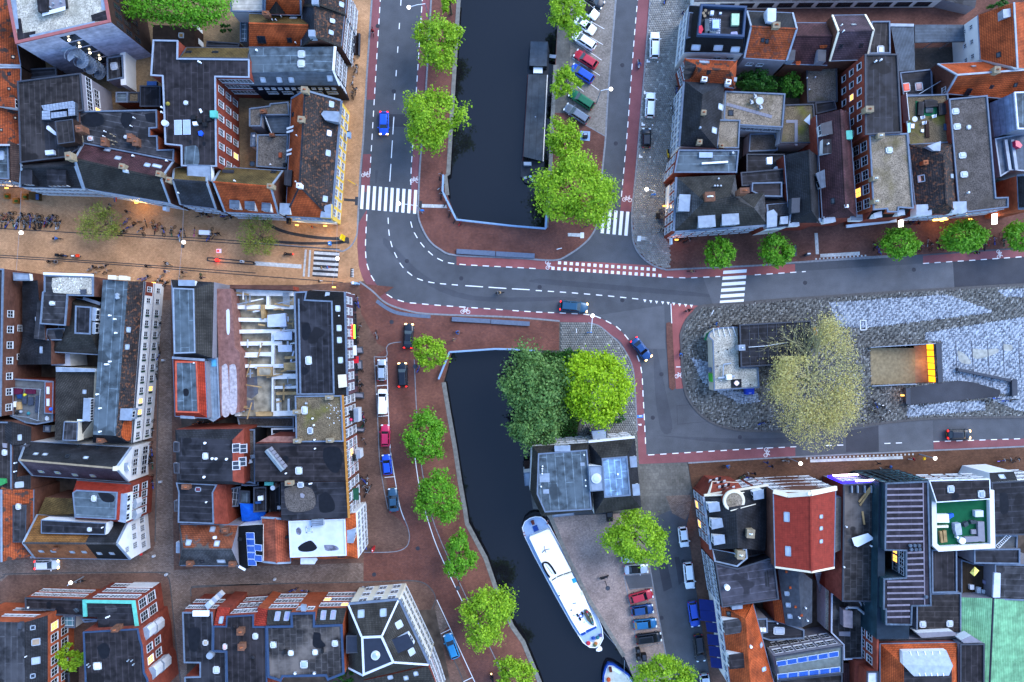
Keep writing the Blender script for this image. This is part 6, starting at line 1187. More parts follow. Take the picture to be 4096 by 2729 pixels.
flat(TH,'mossy gravel roofed brick house on the quay with an ochre gutter',[360,505,788,500,808,925,370,930],11.6,brb,gvm,cop);bandon(1,11.3,11.75,copo,d=.3,name='ochre_gutter');fac(1,[9.4,6.2,2.8],4,1.2,1.9,.02,.98,lit=());chs([675,520,682,912,378,652,382,918],1.1,.6,1.,chimt,2,steel);skies([447,637],1.,1.3);skies([462,573],.4,.4);sky_(500,825,.9,1.1,g_=zinc);vents([525,712,537,773,543,907],.16,.5)
for k in range(22):x,y=random.uniform(650,780),random.uniform(570,790);p,n=hit(x,y);M().ball(p,random.uniform(.04,.12),6,0,.5).build('white_stone',pvc,C_.o)
d=block('balcony',[845,640,895,640,898,740,848,745],6.2,6.4,blackp);M().ball(U(872,725,6.7),.3,8).build('flower_pot',Ppink,d);block('bay_window',[895,620,940,620,942,745,900,745],2.5,5.4,zinc,wframe)
flat(TH,'dark felt roofed brick house with a slanted solar rack on the quay',[-10,942,808,926,828,1290,-10,1292],11.4,brr,bit,None);bandon(1,11.1,11.55,copo,d=.3,name='ochre_gutter');fac(1,[9.2,6.,2.6],4,1.2,1.8,.02,.98,lit=((1,1),));sky_(395,1192,1.1,1.2);vents([547,988,280,1215],.14,.5);stain([620,990,690,970,770,990,800,1080,760,1200,690,1200,620,1090]);stain([220,1080,270,1055,300,1080,280,1130,240,1120])
q=M();a,b_=U(105,998,11.9),U(255,1185,11.9);d=(b_-a).normalized();n_=V3((-d.y,d.x,0));C_.o['label']=C_.o['label']
M().add([a-n_*.6,b_-n_*.6,b_+n_*.1+V3((0,0,.8)),a+n_*.1+V3((0,0,.8)),a-n_*.6-V3((0,0,.4)),b_-n_*.6-V3((0,0,.4)),b_+n_*.3-V3((0,0,.4)),a+n_*.3-V3((0,0,.4))],[(0,1,2,3),(5,6,2,1),(6,7,3,2),(7,4,0,3),(4,5,1,0)]).build('solar_rack',steel,C_.o)
for k in range(6):c=a.lerp(b_,(k+.5)/6)+n_*.55;M().obox(c,d*.3,n_*.25,V3((0,0,.25))).build('ballast',gyr,C_.o)
block('dark_balcony',[835,1055,865,1030,915,1050,915,1100,870,1120,835,1115],5.6,6,blackp);block('bay_window',[905,1000,955,1005,960,1080,915,1085],2.5,5.4,zinc,wframe)
flat(TH,'dark felt roofed brick house with a green tarp balcony on the quay',[228,1298,828,1294,846,1628,232,1650],11.3,brb,bitk,None);bandon(1,11.,11.45,copo,d=.3,name='ochre_gutter');fac(1,[9.2,6.,2.6],3,1.2,1.8,.02,.98);chs([310,1305],1.2,.7,1.,chimt);sky_(412,1322,1.,.9,g_=zinc);vents([513,1308,498,1310],.14,.5);stain([580,1420,650,1390,715,1470,715,1560,590,1570]);stain([260,1360,380,1330,520,1370,530,1540,300,1560],gvd);block('loose_board',[405,1405,425,1400,447,1418,440,1445,410,1440],11.3,11.4,gyr);block('green_tarp',[885,1360,940,1355,940,1465,890,1462],6.2,6.8,mat('dark_green_tarp','1d4a38',.6))
flat(SH,'cluttered roof terrace with white bags beside the dark felt roofs',[-20,1345,95,1340,98,1565,-20,1575],7,blkw,bitk,copd)
for fl,m_ in (([15,1430,60,1425,65,1465,18,1470],pvc),([0,1370,80,1368,80,1390,0,1392],blackp),([-10,1480,40,1475,45,1495,-5,1500],Pnav)):block('terrace_box',fl,7,7.5,m_)
flat(SH,'narrow black shaft with a white drum between the dark roofs',[120,1300,222,1300,225,1600,125,1600],5,blkw,bitk,copd);block('white_bag',[195,1520,225,1518,225,1548,195,1550],5,5.5,pvc);block('green_slats',[78,1298,160,1298,160,1330,78,1330],8,8.4,copper);p,n=hit(202,1322);M().cyl(p,p+V3((0,0,3.)),.4,.4,14).build('drum',pvc,C_.o)
flat(SH,'low grey sunken yard walled in white south of the building site',[145,805,355,802,355,870,145,862],3,wht,bitk,pvc);flat(SH,'low mossy grey yard roof with cables south of the building site',[-170,700,350,700,352,795,-150,790],2.6,brb,gvd,zinc);lean(TH,'pinkish sloped parapet wall above the solar rack roof',[20,930,120,875,360,878,358,930],[10.5,9.5,9.5,10.5],pinkw,brr)
T(0,2)
house(TH,'black flat roofed house with notched front and tiled hips on the clinker lane',[(1612,815,9.6),(2240,808,9.6),(2245,1312,9.6),(2195,1322,9.6),(1625,1300,9.6),(1648,888,10.5),(2138,910,10.5),(2140,1290,10.5),(1645,1280,10.5),(1595,930,9.6)],[0,1,2,3,4],[([0,1,6,5],dkt),([5,6,7,8],bitk),([1,2,7,6],brr),([2,3,4,8,7],dkt),([4,0,5,8],bitk)],brr)
block('bay_roof',[1595,928,1650,930,1650,1025,1595,1022],9,10.55,bitk,gyr,copd);block('bay_roof',[1595,1122,1650,1122,1650,1220,1600,1218],9,10.55,bitk,gyr,copd);sky_(1890,1058,.9,1.1,g_=whr);vents([1957,1080,1992,1082,2088,1085,1890,938,1882,1250],.22,.4)
for x,y in ((2170,985),(2235,990),(2170,1145),(2228,1110)):p,n=hit(x,y);X,Y,Z=frame3(n);window(p,X,Y,Z,1.3,1.,None,None,2,1)
flat(TH,'black roofed house with a small tiled front and red box skylight',[1622,1302,1998,1320,1960,1395,1968,1680,1640,1668,1645,1390],9.4,brr,bitk,cop,cw=.16);chs([1715,1340],1.2,.7,1.);sky_(1822,1365,1.,.8,'zinc',mat('maroon_blind','5a3038',.5));vents([1902,1480],.14,.4);block('bay_roof',[1600,1468,1645,1466,1648,1570,1602,1568],8,9.5,bit2,gyr,copd)
lean(TH,'sloping red brick gable wall beside the black roofed house',[1996,1322,2080,1325,2090,1568,2110,1685,1972,1682,1958,1398],[9.2,6.5,6.5,6.5,9.2,9.3],brr,brr);flat('greenhouse','black framed glass porch in the middle block courtyard',[2100,1360,2215,1335,2195,1520,2115,1525],4,blkw,mat('porch_glass','3c434a',.25,kind='grid',p=(1.2,.6,.05),col2='9aa2aa'),cop,cat='greenhouse')
flat(SH,'balcony terrace with white chairs above the middle courtyard',[2262,815,2345,812,2350,1315,2262,1290],6.5,blkw,gvd,cop)
for x,y,m_ in ((2308,1105,pvc),(2272,1212,pvc),(2290,1270,blackp),(2275,1180,blackp),(2258,1128,MATS['plant_pot']),(2335,1060,steel)):p,n=hit(x,y);M().obox(p+V3((0,0,.35)),V3((.3,.1,0)),V3((-.1,.3,0)),V3((0,0,.05))).obox(p+V3((-.25,0,.6)),V3((.05,.02,0)),V3((-.1,.3,0)),V3((0,0,.25))).build('terrace_chair',m_,C_.o)
flat(SH,'grey shed with black roof framed terrace by the blue tarps',[2208,1372,2300,1378,2300,1500,2205,1495],5,blkw,bits,copd);flat(SH,'black framed roof opening next to the grey shed',[2225,1290,2380,1298,2380,1330,2225,1330],5.5,blkw,bitk,cop)
T(0,3)
o=empty('tarpaulin',U(2300,20,0),'bright blue tarpaulin tent over the middle block courtyard','tarpaulin');P=[U(*q) for q in ((2205,-75,5.4),(2445,-60,5.4),(2430,95,5),(2225,92,5),(2315,10,6.4))];M().add(P+[p-V3((0,0,.6)) for p in P[:4]],[(0,1,4),(1,2,4),(2,3,4),(3,0,4),(0,5,6,1),(1,6,7,2),(2,7,8,3),(3,8,5,0)]).build('cover',mat('blue_tarp','145ec8',.45),o)
q=M()
for p in P[:4]:q.cyl(V3((p.x,p.y,0)),p,.06,.06,6)
q.build('poles',steel,o);o.children[-1].name='pole'
gable(TH,'patchwork orange and grey tiled house on the clinker crossing',[1650,497,2198,500,2190,125,1650,118],7.5,10,[1682,345,2130,350],gryt,gyr,m2=tl('patch_orange','80472e','6f3e2a',('454240',.55)),ends='hg');skies([1955,165,1735,288],.9,1.,'zinc');sky_(1995,297,.9,1.,'zinc',glw);sky_(2035,457,1.4,.8,'zinc',glw);sky_(1860,458,.7,.7,'dark');chs([1750,475,2140,480,2075,172],1.,.8,.9,chim,2);block('zinc_bay',[1618,283,1662,285,1662,385,1618,382],6,7.8,zinc,wht);M().obox(U(1975,240,9.2),V3((.25,0,0)),V3((0,.2,0)),V3((0,0,.2))).build('vent',pvc,C_.o)
lean('solar_house','dark tiled house with a steep roof of solar panels and white front',[2195,135,2420,118,2418,462,2262,528,2202,495],[7.5,9.6,9.6,7.5,7.5],blk,wht);panels((2305,222),(2322,468),5,1.05,1.75,0);panels((2378,332),(2380,430),2,1.05,1.6,0);sky_(2207,255,.6,.8,'dark');bandon(3,7.3,7.6,pvc,d=.4,name='front_gutter')
T(1,3)
gable(TH,'orange tiled house with a vertical ridge beside the white flat roof',[318,470,302,75,50,55,65,462],9,10.6,[190,476,178,62],tl('salmon','9e5038','904a34'),brr,ends='gg',verge=zinc);block('hatch',[270,228,290,226,292,248,272,250],9.6,10.1,blackp)
house('white_building','white flat roof house with orange tiled edges and black puddles on the quay corner',[(302,66,9),(918,12,9),(938,433,9),(372,442,9),(302,88,10.8),(820,68,10.8),(832,404,10.8),(316,422,10.8)],[0,1,2,3],[([0,1,5,4],oran),([1,2,6,5],oran),([2,3,7,6],oran),([4,5,6,7],mat('white_felt_roof','aeb4be',.5,var=.1,scale=.8)),([3,0,4,7],oran)],wht)
coping([U(*q) for q in ((302,88,10.8),(820,68,10.8),(832,404,10.8),(316,422,10.8))],whr,.2,.14);stain([385,330,420,300,470,275,510,270,550,310,560,340,520,365,440,372,395,358]);stain([625,310,690,308,740,320,760,350,700,362,640,358],mat('grey_stain','5c5c68',.5,var=.7,scale=2));stain([368,165,395,145,418,180,405,215,375,205],MATS['grey_stain']);sky_(492,165,1.,1.,g_=glp)
block('air_conditioner',[505,80,615,72,620,128,510,132],10.8,11.8,mat('ac_louvre','6e7886',.5,kind='lines',p=(.3,.08)),steel);fac(1,[6.9,4.,1.5],5,1.1,1.6,.02,.98);dormer([832,180,915,165,892,286,835,284],10.6,zinc,wht,1,1.,1.1);dormer([415,420,540,420,558,440,535,480,415,480],9.8,whr,wht);sky_(785,418,1.2,.5,'dark')
# ------------------------------------------------------------------ north-east block
T(2,0)
mans(TH,'black tiled house with a furnished roof terrace at the north corner',[1628,52,2150,75,2126,492,1582,484],8,[1738,62,2144,80,2118,352,1702,336],10,blk,bitk,wht);coping([U(*q) for q in ((1728,58,10),(2146,78,10),(2120,356,10),(1696,338,10))],copb,.3,.9);skies([1690,437,1895,440,2052,455],1.5,1.,'zinc');fac(2,[5.5],2,1.2,1.3,.05,.5);fac(3,[6.,3],5,1.1,1.5)
for nm,fl,z,m_ in (('rug',[1815,168,1920,172,1918,318,1822,315],10.05,mat('patterned_rug','a4acb8',.9,kind='grid',p=(.35,.35,.06),col2='3f4a5c')),('table',[1845,180,1908,182,1906,262,1845,260],10.8,mat('table_top','9fb4cc',.4)),('sofa',[1775,175,1812,175,1818,315,1772,312],10.6,bits),('sofa',[1800,285,1880,290,1878,322,1795,318],10.6,bits),('cold_frame',[2022,125,2092,125,2088,232,2020,232],10.6,mat('pale_green_frame','9ab898',.5)),('chest',[1828,98,1858,98,1855,135,1825,132],10.7,whr),('box',[1908,112,1930,112,1930,128,1908,128],10.5,whr),('red_parasol',[1720,240,1745,232,1760,270,1740,310,1718,300],11.,MATS['red_cloth']),('heap',[2015,295,2070,290,2080,330,2010,328],10.6,mat('lilac_cover','8a8aa6',.8))):block(nm,fl,10,z,m_)
for x,y in ((1775,105),(1755,130),(1768,155),(1810,130)):p,n=hit(x,y);M().cyl(p,p+V3((0,0,.4)),.22,.25,9).build('plant_pot',chimt,C_.o)
block('balcony',[1625,112,1685,120,1660,352,1605,348],8.2,8.8,bitk,cop,cop)
gable(TH,'bright orange patched tiled house with a slate north slope',[2135,536,2524,560,2580,120,2160,103],8,10.4,[2198,245,2618,268],tl('patch_bright','94492a','84411f',('5a3428',1.6)),gyr,m2=dkt,verge=zinc);skies([2305,370,2345,380],.6,.7,'dark');fac(0,[5.6],2,1.,.9,.1,.6);chs([2425,240],1.1,.9,1.,chimt,3);block('white_curved_dormer',[2350,75,2430,78,2428,190,2395,205,2350,195],9,11,whr)
T(3,0)
gable(TH,'purple brown tiled house with scattered orange tiles',[165,590,546,602,536,212,262,210],6.5,9,[245,330,588,330],mar,brb,m2=mar);block('dormer_box',[458,455,536,460,530,566,460,562],6.5,8.4,mat('smoked_sheet','3c3e44',.4),gyr);block('dormer_box',[195,455,255,460,245,555,180,558],6.5,8.2,MATS['smoked_sheet'],zinc);stain([475,420,540,415,535,440,480,445],oran,'tile_patch',.04);stain([258,565,298,560,295,595,255,595],oran,'tile_patch',.04)
gable(TH,'mauve tiled house with cream edged gables',[568,562,906,550,893,138,592,142],7.5,11,[650,290,970,278],mauve,brb,verge=cream,ridge=mauve);skies([670,425,858,418],.6,.7,'dark');sky_(788,228,.8,.4,'zinc',MATS['yellow_skylight']);vents([668,240,685,295],.12,.6)
flat(SH,'dark flat roof with a white rimmed rooflight beside the mauve house',[948,200,1118,198,1122,495,925,498],6,brb,bitb,cop);sky_(1032,462,1.2,1.4,g_=glp)
flat(SH,'grey corrugated roof strip beside the courtyard canopy',[1126,222,1342,222,1352,646,1205,658],5,brb,corr,None);block('zinc_edge',[1126,216,1342,220,1342,245,1126,243],5,5.15,zinc)
o=flat('canopy','long blue grey corrugated canopy over the courtyard edge',[1350,228,1856,228,1852,382,1352,392],4,copd,corr,None,base=3.7,cat='canopy')
for x,y in ((1360,385),(1520,385),(1680,382),(1845,378),(1360,240),(1845,240)):p=U(x,y,3.7);M().cyl(V3((p.x,p.y,0)),p,.08,.08,6).build('post',steel,o)
flat('apartment_building','tall red brick building with many white windows and a long dark roof',[888,502,1190,500,1226,1222,892,1242],12,brr,bitk,copd);fac(3,[10.2,7.2,4.2],6,.9,1.2,.02,.98,cols=1,rows=1,lit=((1,3),));vents([1028,560,980,572],.16,.6);chs([925,1010],1.2,.9,1.,chimt)
flat('white_building','row of low white lane houses at the top right edge',[-680,-200,1600,-200,1600,2,-680,20],3.1,wht,bit2,None);fac(2,[1.7],12,2.4,1.3,.02,.98,cols=3,fm=dframe);flat(SH,'grey garage block at the end of the white lane houses',[1602,-200,1950,-200,1905,70,1604,0],3.1,gyr,bit2,None)
flat('gravel_shed','grey gravel roofed shed beside the walled garden',[350,606,630,600,637,938,360,946],3.6,brb,gvg,copd,cat='building');vents([355,722,430,715,375,828],.14,.3,whr)
T(2,0)
flat(TH,'beige gravel roof with a round garden table and stepping slabs',[1958,840,2510,865,2486,1176,2100,1155,1945,1100],7,wht,gvl,cop);fac(2,[5.4],5,1.4,1.2);p,n=hit(2265,940);M().cyl(p+V3((0,0,.7)),p+V3((0,0,.76)),.65,.65,16).cyl(p,p+V3((0,0,.7)),.06).build('round_table',steel,C_.o);sky_(2012,1040,.9,1.,'dark')
for x,y in ((2230,895),(2282,995),(2197,948)):p,n=hit(x,y);M().obox(p+V3((0,0,.4)),V3((.25,.1,0)),V3((-.1,.25,0)),V3((0,0,.04))).obox(p+V3((-.2,.1,.65)),V3((.04,.02,0)),V3((-.1,.25,0)),V3((0,0,.22))).build('garden_chair',steel,C_.o)
for k in range(14):p,n=hit(1985+k*30,962+k*8.5);M().obox(p+V3((0,0,.03)),V3((.26,-.06,0)),V3((.06,.26,0)),V3((0,0,.03))).build('paving_slab',gyr,C_.o)
house(TH,'black tiled hipped house with a white front along the tiled pavement',[(1590,750,8.5),(1957,772,8.5),(1882,1366,8.5),(1546,1348,8.5),(1752,868,11.3),(1726,1180,11.3)],[0,1,2,3],[([0,1,4],slate),([1,2,5,4],dkt),([2,3,5],dkt),([3,0,4,5],dkt)],wht);fac(3,[6.7,3.8,1.4],7,1.,1.6,.02,.98);bandon(3,8.1,8.5,cop,d=.3,name='cornice');skies([1917,985,1858,1200],1.,1.2,'zinc',glw);chs([1760,1040,1722,1310],.7,.7,.9,chimt);vents([1726,1180],.2,.5,zinc)
gable(TH,'old orange tiled hipped house with dark missing tiles',[1640,756,2050,812,2070,560,1590,540],8,10,[1725,632,2002,640],orold,brr,m2=orold,ends='hh');fac(3,[6,3],2,1.,1.4,.0,.7);sky_(1768,572,1.7,.8,'zinc');stain([1590,560,1700,610,1640,720,1580,720],dkt,'tile_patch',.05);stain([1790,650,1830,650,1820,680,1790,690],dkt,'tile_patch',.05);chs([1765,735,1985,760],.8,.7,.9,wht);block('zinc_box',[2035,710,2070,712,2065,750,2035,745],7.5,8.5,zinc)
flat(TH,'beige gravel square roof beside the black hipped house',[1895,1103,2096,1106,2083,1366,1880,1366],8,brb,gvl,cop);chs([1925,1345],.7,.6,.8,chimt)
flat(TH,'dark grey felt roof with a roof light box north of the corner house',[1530,1380,2085,1382,2065,1590,1490,1590],9.2,brr,bits,cop);fac(3,[7,4.2,1.6],2,1.2,1.5);block('roof_light',[1722,1400,1845,1402,1845,1450,1722,1450],9.2,9.6,glp,steel);M().bar(U(1745,1505,9.5),U(1985,1490,9.5),.3,.3).build('duct',pvc,C_.o);vents([2025,1412],.25,.5,steel)
T(2,1)
house('corner_building','grey hipped corner house with zinc dormers and red brick sides',[(1520,63,9.5),(2052,40,9.5),(2078,228,9.5),(2320,203,9.5),(2346,497,9.5),(1497,557,9.5),(1765,285,13),(2005,240,13),(2225,345,12)],[0,1,2,3,4,5],[([0,5,6],gryt),([0,1,7,6],greyb),([1,2,8,7],gryt),([2,3,8],greyb),([3,4,8],gryt),([5,4,8,7,6],greyb)],brr)
fac(5,[7.8,5.1,2.2],5,1.1,1.7,.02,.98);fac(4,[7.6,4.8,1.8],8,1.3,1.6,.02,.98);bandon(5,9.2,9.55,cop,d=.35,name='cornice');bandon(4,9.2,9.55,cop,d=.35,name='cornice');bandon(5,.2,3.4,wht,.55,1.,.1,'shop_front')
for fl,z,e in (([1545,225,1636,228,1626,372,1532,368],11.6,3),([1715,425,1862,415,1868,512,1722,522],11.4,2),([1935,408,2080,400,2085,490,1938,500],11.4,2)):dormer(fl,z,zinc,zinc,e,1.6,.9)
chs([1815,245],1.5,1.4,1.2,chim,4,pvc);chs([2128,192],1.4,.8,1.6,chim,3);vents([1895,80,1860,145,1885,145,1915,145],.18,.4,steel)
flat(SH,'black terrace roof with pots north east of the corner house',[2100,20,2540,-20,2545,110,2440,140,2110,145],8,blkw,bitk,copd);flat(SH,'dark flat roof over the corner house yard',[2205,115,2480,108,2480,245,2300,240,2200,195],9,gyr,bit,cop)
T(3,1)
gable(TH,'dark tiled front house with a round zinc dormer',[-5,535,192,515,215,295,-10,315],8.6,9.6,[0,420,205,400],dkt,brr,verge=cop,walls={0:wht});dormer([-5,385,50,365,80,400,75,510,-5,520],10.,zinc,zinc);dormer([118,432,180,425,178,485,120,488],9.8,zinc,wht)
gable(TH,'black tiled front house with a hooded chimney',[472,482,452,-140,150,-140,196,485],9,12,[405,372,378,-190],dkt,brr,ends='hg',walls={0:brr});block('zinc_corner',[195,462,285,460,290,510,195,515],8,9.2,zinc,wht);block('zinc_corner',[442,440,505,436,510,475,450,478],8,9.2,zinc,wht);block('dark_hatch',[220,255,295,250,292,385,215,390],9.5,11,copd);block('chimney_hood',[-10,-120,40,-125,40,-60,-5,-60],9,9.6,pvc)
gable(TH,'long maroon tiled house with a roof balcony and zinc dormers',[818,432,745,-535,445,-508,500,445],9.5,12.2,[716,332,670,-560],mar,brr,ends='hg');dormer([490,-425,580,-450,590,-340,500,-330],11.4,MATS['smoked_sheet'],wht,3,1.4,.9);dormer([445,30,515,0,525,150,490,160],10.8,zincd,wht,3,2.,.9);sky_(597,280,1.,.7,'dark');block('roof_balcony',[505,-285,612,-290,612,-160,502,-152],9.5,11,bitk,wht);block('zinc_corner',[512,425,615,420,625,470,515,488],8.5,9.8,zinc,wht);block('zinc_corner',[760,410,870,405,872,462,760,462],8.5,9.8,zincd,wht);block('white_box',[705,315,740,312,742,340,708,342],11.6,12.2,pvc)
vents([545,-240],.14,.5);block('grey_dormer',[708,-365,775,-370,778,-290,712,-285],9.8,11,copper)
flat('townhouse','beige gravel roofed brick house with a white edge and south dormers',[928,-325,1280,-340,1335,352,1200,344,1195,386,1095,386,1090,356,965,366],11.5,bro,gvl,cop);fac(7,[9.6,6.6],5,1.4,1.9,.02,.98,lit=((1,1),));sky_(1112,-185,1.1,1.);chs([985,75,992,285,1030,-315],1.,.7,1.,chimt,2,pvc);lean('mansard_front','black mansard front with arched dormers below the gravel roof',[905,448,968,362,1322,345,1262,420],[9,11.3,11.3,9],blk,brr);dormer([975,400,1040,380,1045,425,980,430],11,zinc,wht);dormer([1195,372,1250,360,1255,405,1195,410],11,zinc,wht);attach('beige gravel roofed brick house')
flat(TH,'mossy gravel roof garden with black sofas on green carpet',[1243,-685,1650,-700,1688,-255,1290,-228],8,brr,gvm,cop);block('green_carpet',[1355,-640,1570,-600,1560,-500,1360,-500],8,8.03,turf)
for nm,fl,m_ in (('sofa',[1385,-635,1440,-632,1432,-505,1380,-510],bitk),('sofa',[1440,-650,1510,-655,1560,-640,1565,-590,1450,-580],bitk),('sofa',[1568,-620,1640,-618,1650,-520,1575,-510],bitk),('low_table',[1452,-578,1520,-575,1518,-530,1452,-532],bits),('board',[1450,-450,1480,-450,1488,-305,1450,-305],brd),('white_chest',[1308,-430,1348,-430,1345,-388,1308,-390],pvc),('bag',[1282,-435,1315,-440,1310,-350,1285,-345],mat('mint_bag','9cc8c8',.7)),('box',[1410,-380,1435,-378,1432,-350,1408,-355],pvc),('hatch',[1620,-430,1655,-430,1660,-368,1620,-372],copb)):block(nm,fl,8,8.6 if nm=='sofa' else 8.25,m_)
for x,y in ((1510,-490),(1405,-480),(1420,-430)):p,n=hit(x,y);M().obox(p+V3((0,0,.4)),V3((.25,.05,0)),V3((-.05,.25,0)),V3((0,0,.03))).obox(p+V3((.22,0,.65)),V3((.03,0,0)),V3((0,.25,0)),V3((0,0,.22))).build('garden_chair',pvc,C_.o)
p,n=hit(1332,-462);M().cyl(p+V3((0,0,.6)),p+V3((0,0,.65)),.45,.45,14).build('round_table',steel,C_.o);M().bar(U(1250,-700,9),U(1275,-450,9),.1,1.8).build('frame',steel,C_.o)
gable(TH,'black tiled front house with wide zinc corner dormers',[1748,396,1702,-250,1295,-238,1362,404],9,11.4,[1640,300,1615,-140],dkmix,brr,ends='hh');fac(3,[7,4],4,1.2,1.6);block('zinc_corner',[1365,315,1502,310,1508,405,1365,415],8,10,zinc,wht);block('zinc_corner',[1690,288,1825,284,1828,386,1695,392],8,10,zinc,wht);sky_(1410,75,1.2,1.1,'zinc',MATS['pink_skylight']);chs([1440,-70],.7,.6,.9,clay);sky_(1690,52,.7,1.,'zinc');block('zinc_cover',[1465,-225,1590,-270,1585,-180,1520,-182],9.5,11.2,zinc);fac(3,[6.8,3.8],4,1.3,1.5)
flat(TH,'long brown gravel roof with a column of square skylights',[1660,-655,2012,-688,2092,250,2205,246,2205,342,1832,386,1742,284],9.5,brr,gvd,cop);skies([1720,-542,1735,-402,1785,-137,1800,38],1.2,1.);sky_(1843,-396,.7,.7);vents([1832,207],.18,.5);fac(4,[7.4,4.4],5,1.4,1.7)
gable(TH,'long orange tiled building with a hooded vent on its ridge',[1640,-705,2500,-632,2500,-1028,1560,-978],8,11.2,[1738,-878,2500,-936],oran,brb,verge=zinc,ridge=zinc);skies([1840,-722],.9,1.4,'dark');skies([2055,-768,2275,-785],.6,.7,'dark');sky_(1890,-957,.8,.3,'zinc');chs([2095,-918],.9,1.,1.,chimt);fac(5,[7.4],1,.8,.9,.3,.9)
gable(TH,'steep orange tiled house with white gable side and a zinc ridge',[1952,-1022,1930,-1428,2600,-1560,2640,-930],8,12,[2294,-943,2262,-1545],oran,wht,ends='gg',ridge=zinc);fac(0,[6,4],3,.6,.7);sky_(2120,-1062,.9,.7,'dark');block('zinc_hatch',[2160,-1480,2290,-1500,2300,-1430,2165,-1400],10,11.6,zinc)
flat(SH,'dark flat roof with two glowing red skylights',[1208,-898,1502,-930,1510,-690,1240,-688],5.5,brb,bitk,cop);sky_(1268,-762,1.3,1.5,g_=mat('red_skylight','c05a4c',.4,var=.3,emit=.15));sky_(1385,-768,1.3,1.4,g_=MATS['pink_skylight']);M().bar(U(1385,-700,6.4),U(1610,-835,6.8),.1,.1).build('boom',steel,C_.o)
flat(SH,'brown gravel roof with a white triangle sail and slab path',[150,-602,418,-610,442,-248,108,-250],6,wht,gvm,copd);M().add([U(330,-460,6.6),U(388,-520,7.4),U(385,-415,6.6),U(330,-460,6.5),U(388,-520,7.3),U(385,-415,6.5)],[(0,2,1),(3,4,5),(0,1,4,3),(1,2,5,4),(2,0,3,5)]).build('sail',pvc,C_.o)
for k in range(12):p,n=hit(258 if k>3 else 180+k*26,-450+max(0,k-3)*26);M().obox(p+V3((0,0,.03)),V3((.25,0,0)),V3((0,.25,0)),V3((0,0,.03))).build('paving_slab',gyr,C_.o)
flat(SH,'black terrace with white furniture beside the black tiled front',[-200,-150,148,-148,152,100,-200,108],5,blkw,bitk,copd)
for x,y,m_ in ((70,-10,pvc),(125,-45,pvc),(75,78,mat('green_pot','2f9c5c',.5)),(115,60,clay),(130,75,clay)):p,n=hit(x,y);M().cyl(p,p+V3((0,0,.5)),.4 if m_ is pvc else .2,.4 if m_ is pvc else .2,12).build('terrace_pot',m_,C_.o)
flat(SH,'slate flat roof above the round zinc dormer house',[-200,112,125,108,132,250,-200,240],7.5,gyr,bit2,cop);lean(TH,'dark tiled slope between the slate roof and the zinc dormer house',[-200,250,135,250,200,265,215,292,-200,308],[7.6,7.6,7.6,8.8,8.8],dkt,brr)
flat(SH,'low yard terrace with tables west of the slab path roof',[-170,-335,60,-340,90,-248,85,-180,-180,-170],3.5,wht,gvd,cop);flat(SH,'dark lean-to between the gravel shed and the maroon house',[430,-620,610,-640,630,-560,440,-515],5,brb,bitk,copd)
flat('grey_building','zinc clad building with a white edged flat roof at the right edge',[2260,-718,2500,-725,2500,-375,2290,-378],10.5,zinc,bits,mat('white_edge','c2c8d4',.5),walls={3:mat('pale_zinc','6c7a90',.4,kind='lines',p=(1.,.03))});flat(SH,'pale zinc annex with ribs below the white edged flat roof',[2080,-290,2290,-330,2500,-340,2500,20,2225,0,2130,60],7,zinc,zincd,zinc);block('pink_parasol',[2275,-275,2310,-270,2340,-230,2320,-205,2280,-225],7,8.4,Ppink);q=M()
for x in (2180,2240):q.bar(U(x,-280,7.3),U(x+40,0,7.3),.5,.5)
q.build('roof_duct',zinc,C_.o);lean(TH,'grey zinc slope beside the orange building',[2040,-620,2262,-715,2290,-380,2085,-300],[6.5,10.3,10.3,6.5],MATS['pale_zinc'],zinc)
gable(TH,'dark tiled front house with an orange west wall at the right edge',[2500,350,2500,40,2292,48,2305,352],9.5,11.5,[2400,350,2400,40],dkt,bro,verge=cop)
# shop fronts of this row: fascias and canopies with light under them
for i,(x0,y0,x1,y1,lab) in enumerate(((1520,452,1650,442,'lit yellow shop canopy under the black tiled front'),(720,515,1180,462,'long white shop fascia under the gravel roofed house'))):
    tag(M().bar(U(x0,y0,3.2),U(x1,y1,3.2),.5,.35).build('shop_sign',mat('lit_shop_sign','ffc860',.5,var=0,emit=1.6) if i==0 else pvc),lab,'shop sign')
for x,y,h_,lab in ((1222,490,58,'smaller glowing white banner sign on the red brick street'),(2083,447,92,'larger glowing white banner sign near the right edge')):
    s_=M().obox(U(x,y,3.6),V3((.22,0,0)),V3((0,h_*S_t()/2,0)),V3((0,0,.45))).build('banner_sign',mat('sign_white_lit','fff2e0',.5,var=0,emit=1.3));tag(s_,lab,'sign')
# ------------------------------------------------------------------ corner building by the canal
T(2,2)
house('corner_building','blue grey roofed canal house with white vents along its edge',[(188,968,8.5),(702,936,8.5),(740,1560,8.5),(272,1612,8.5),(165,1380,8.5),(240,1035,10),(690,1000,10),(733,1550,10),(302,1575,10),(228,1408,10)],[0,1,2,3,4],[([0,1,6,5],greyb),([1,2,7,6],dkt),([2,3,8,7],greyb),([3,4,9,8],greyb),([4,0,5,9],greyb),([5,6,7,8,9],bits)],wht,base=-1.7)
coping([U(*q) for q in ((240,1035,10),(690,1000,10),(733,1550,10),(302,1575,10),(228,1408,10))],cop,.2,.14);C_.base=0;fac(0,[6.9,4,1.5],5,1.2,1.4);vents([280,1150,278,1173,277,1218,267,1337,662,1046,674,1278,677,1330],.14,.35);vents([278,1194],.1,.3);dormer([395,972,530,966,531,1010,398,1012],10.2,zinc,wht,0,2.,.9)
for fl in ([250,1222,345,1216,346,1298,255,1300],[286,1366,340,1363,341,1404,288,1406]):block('felt_patch',fl,10,10.02,zinc)
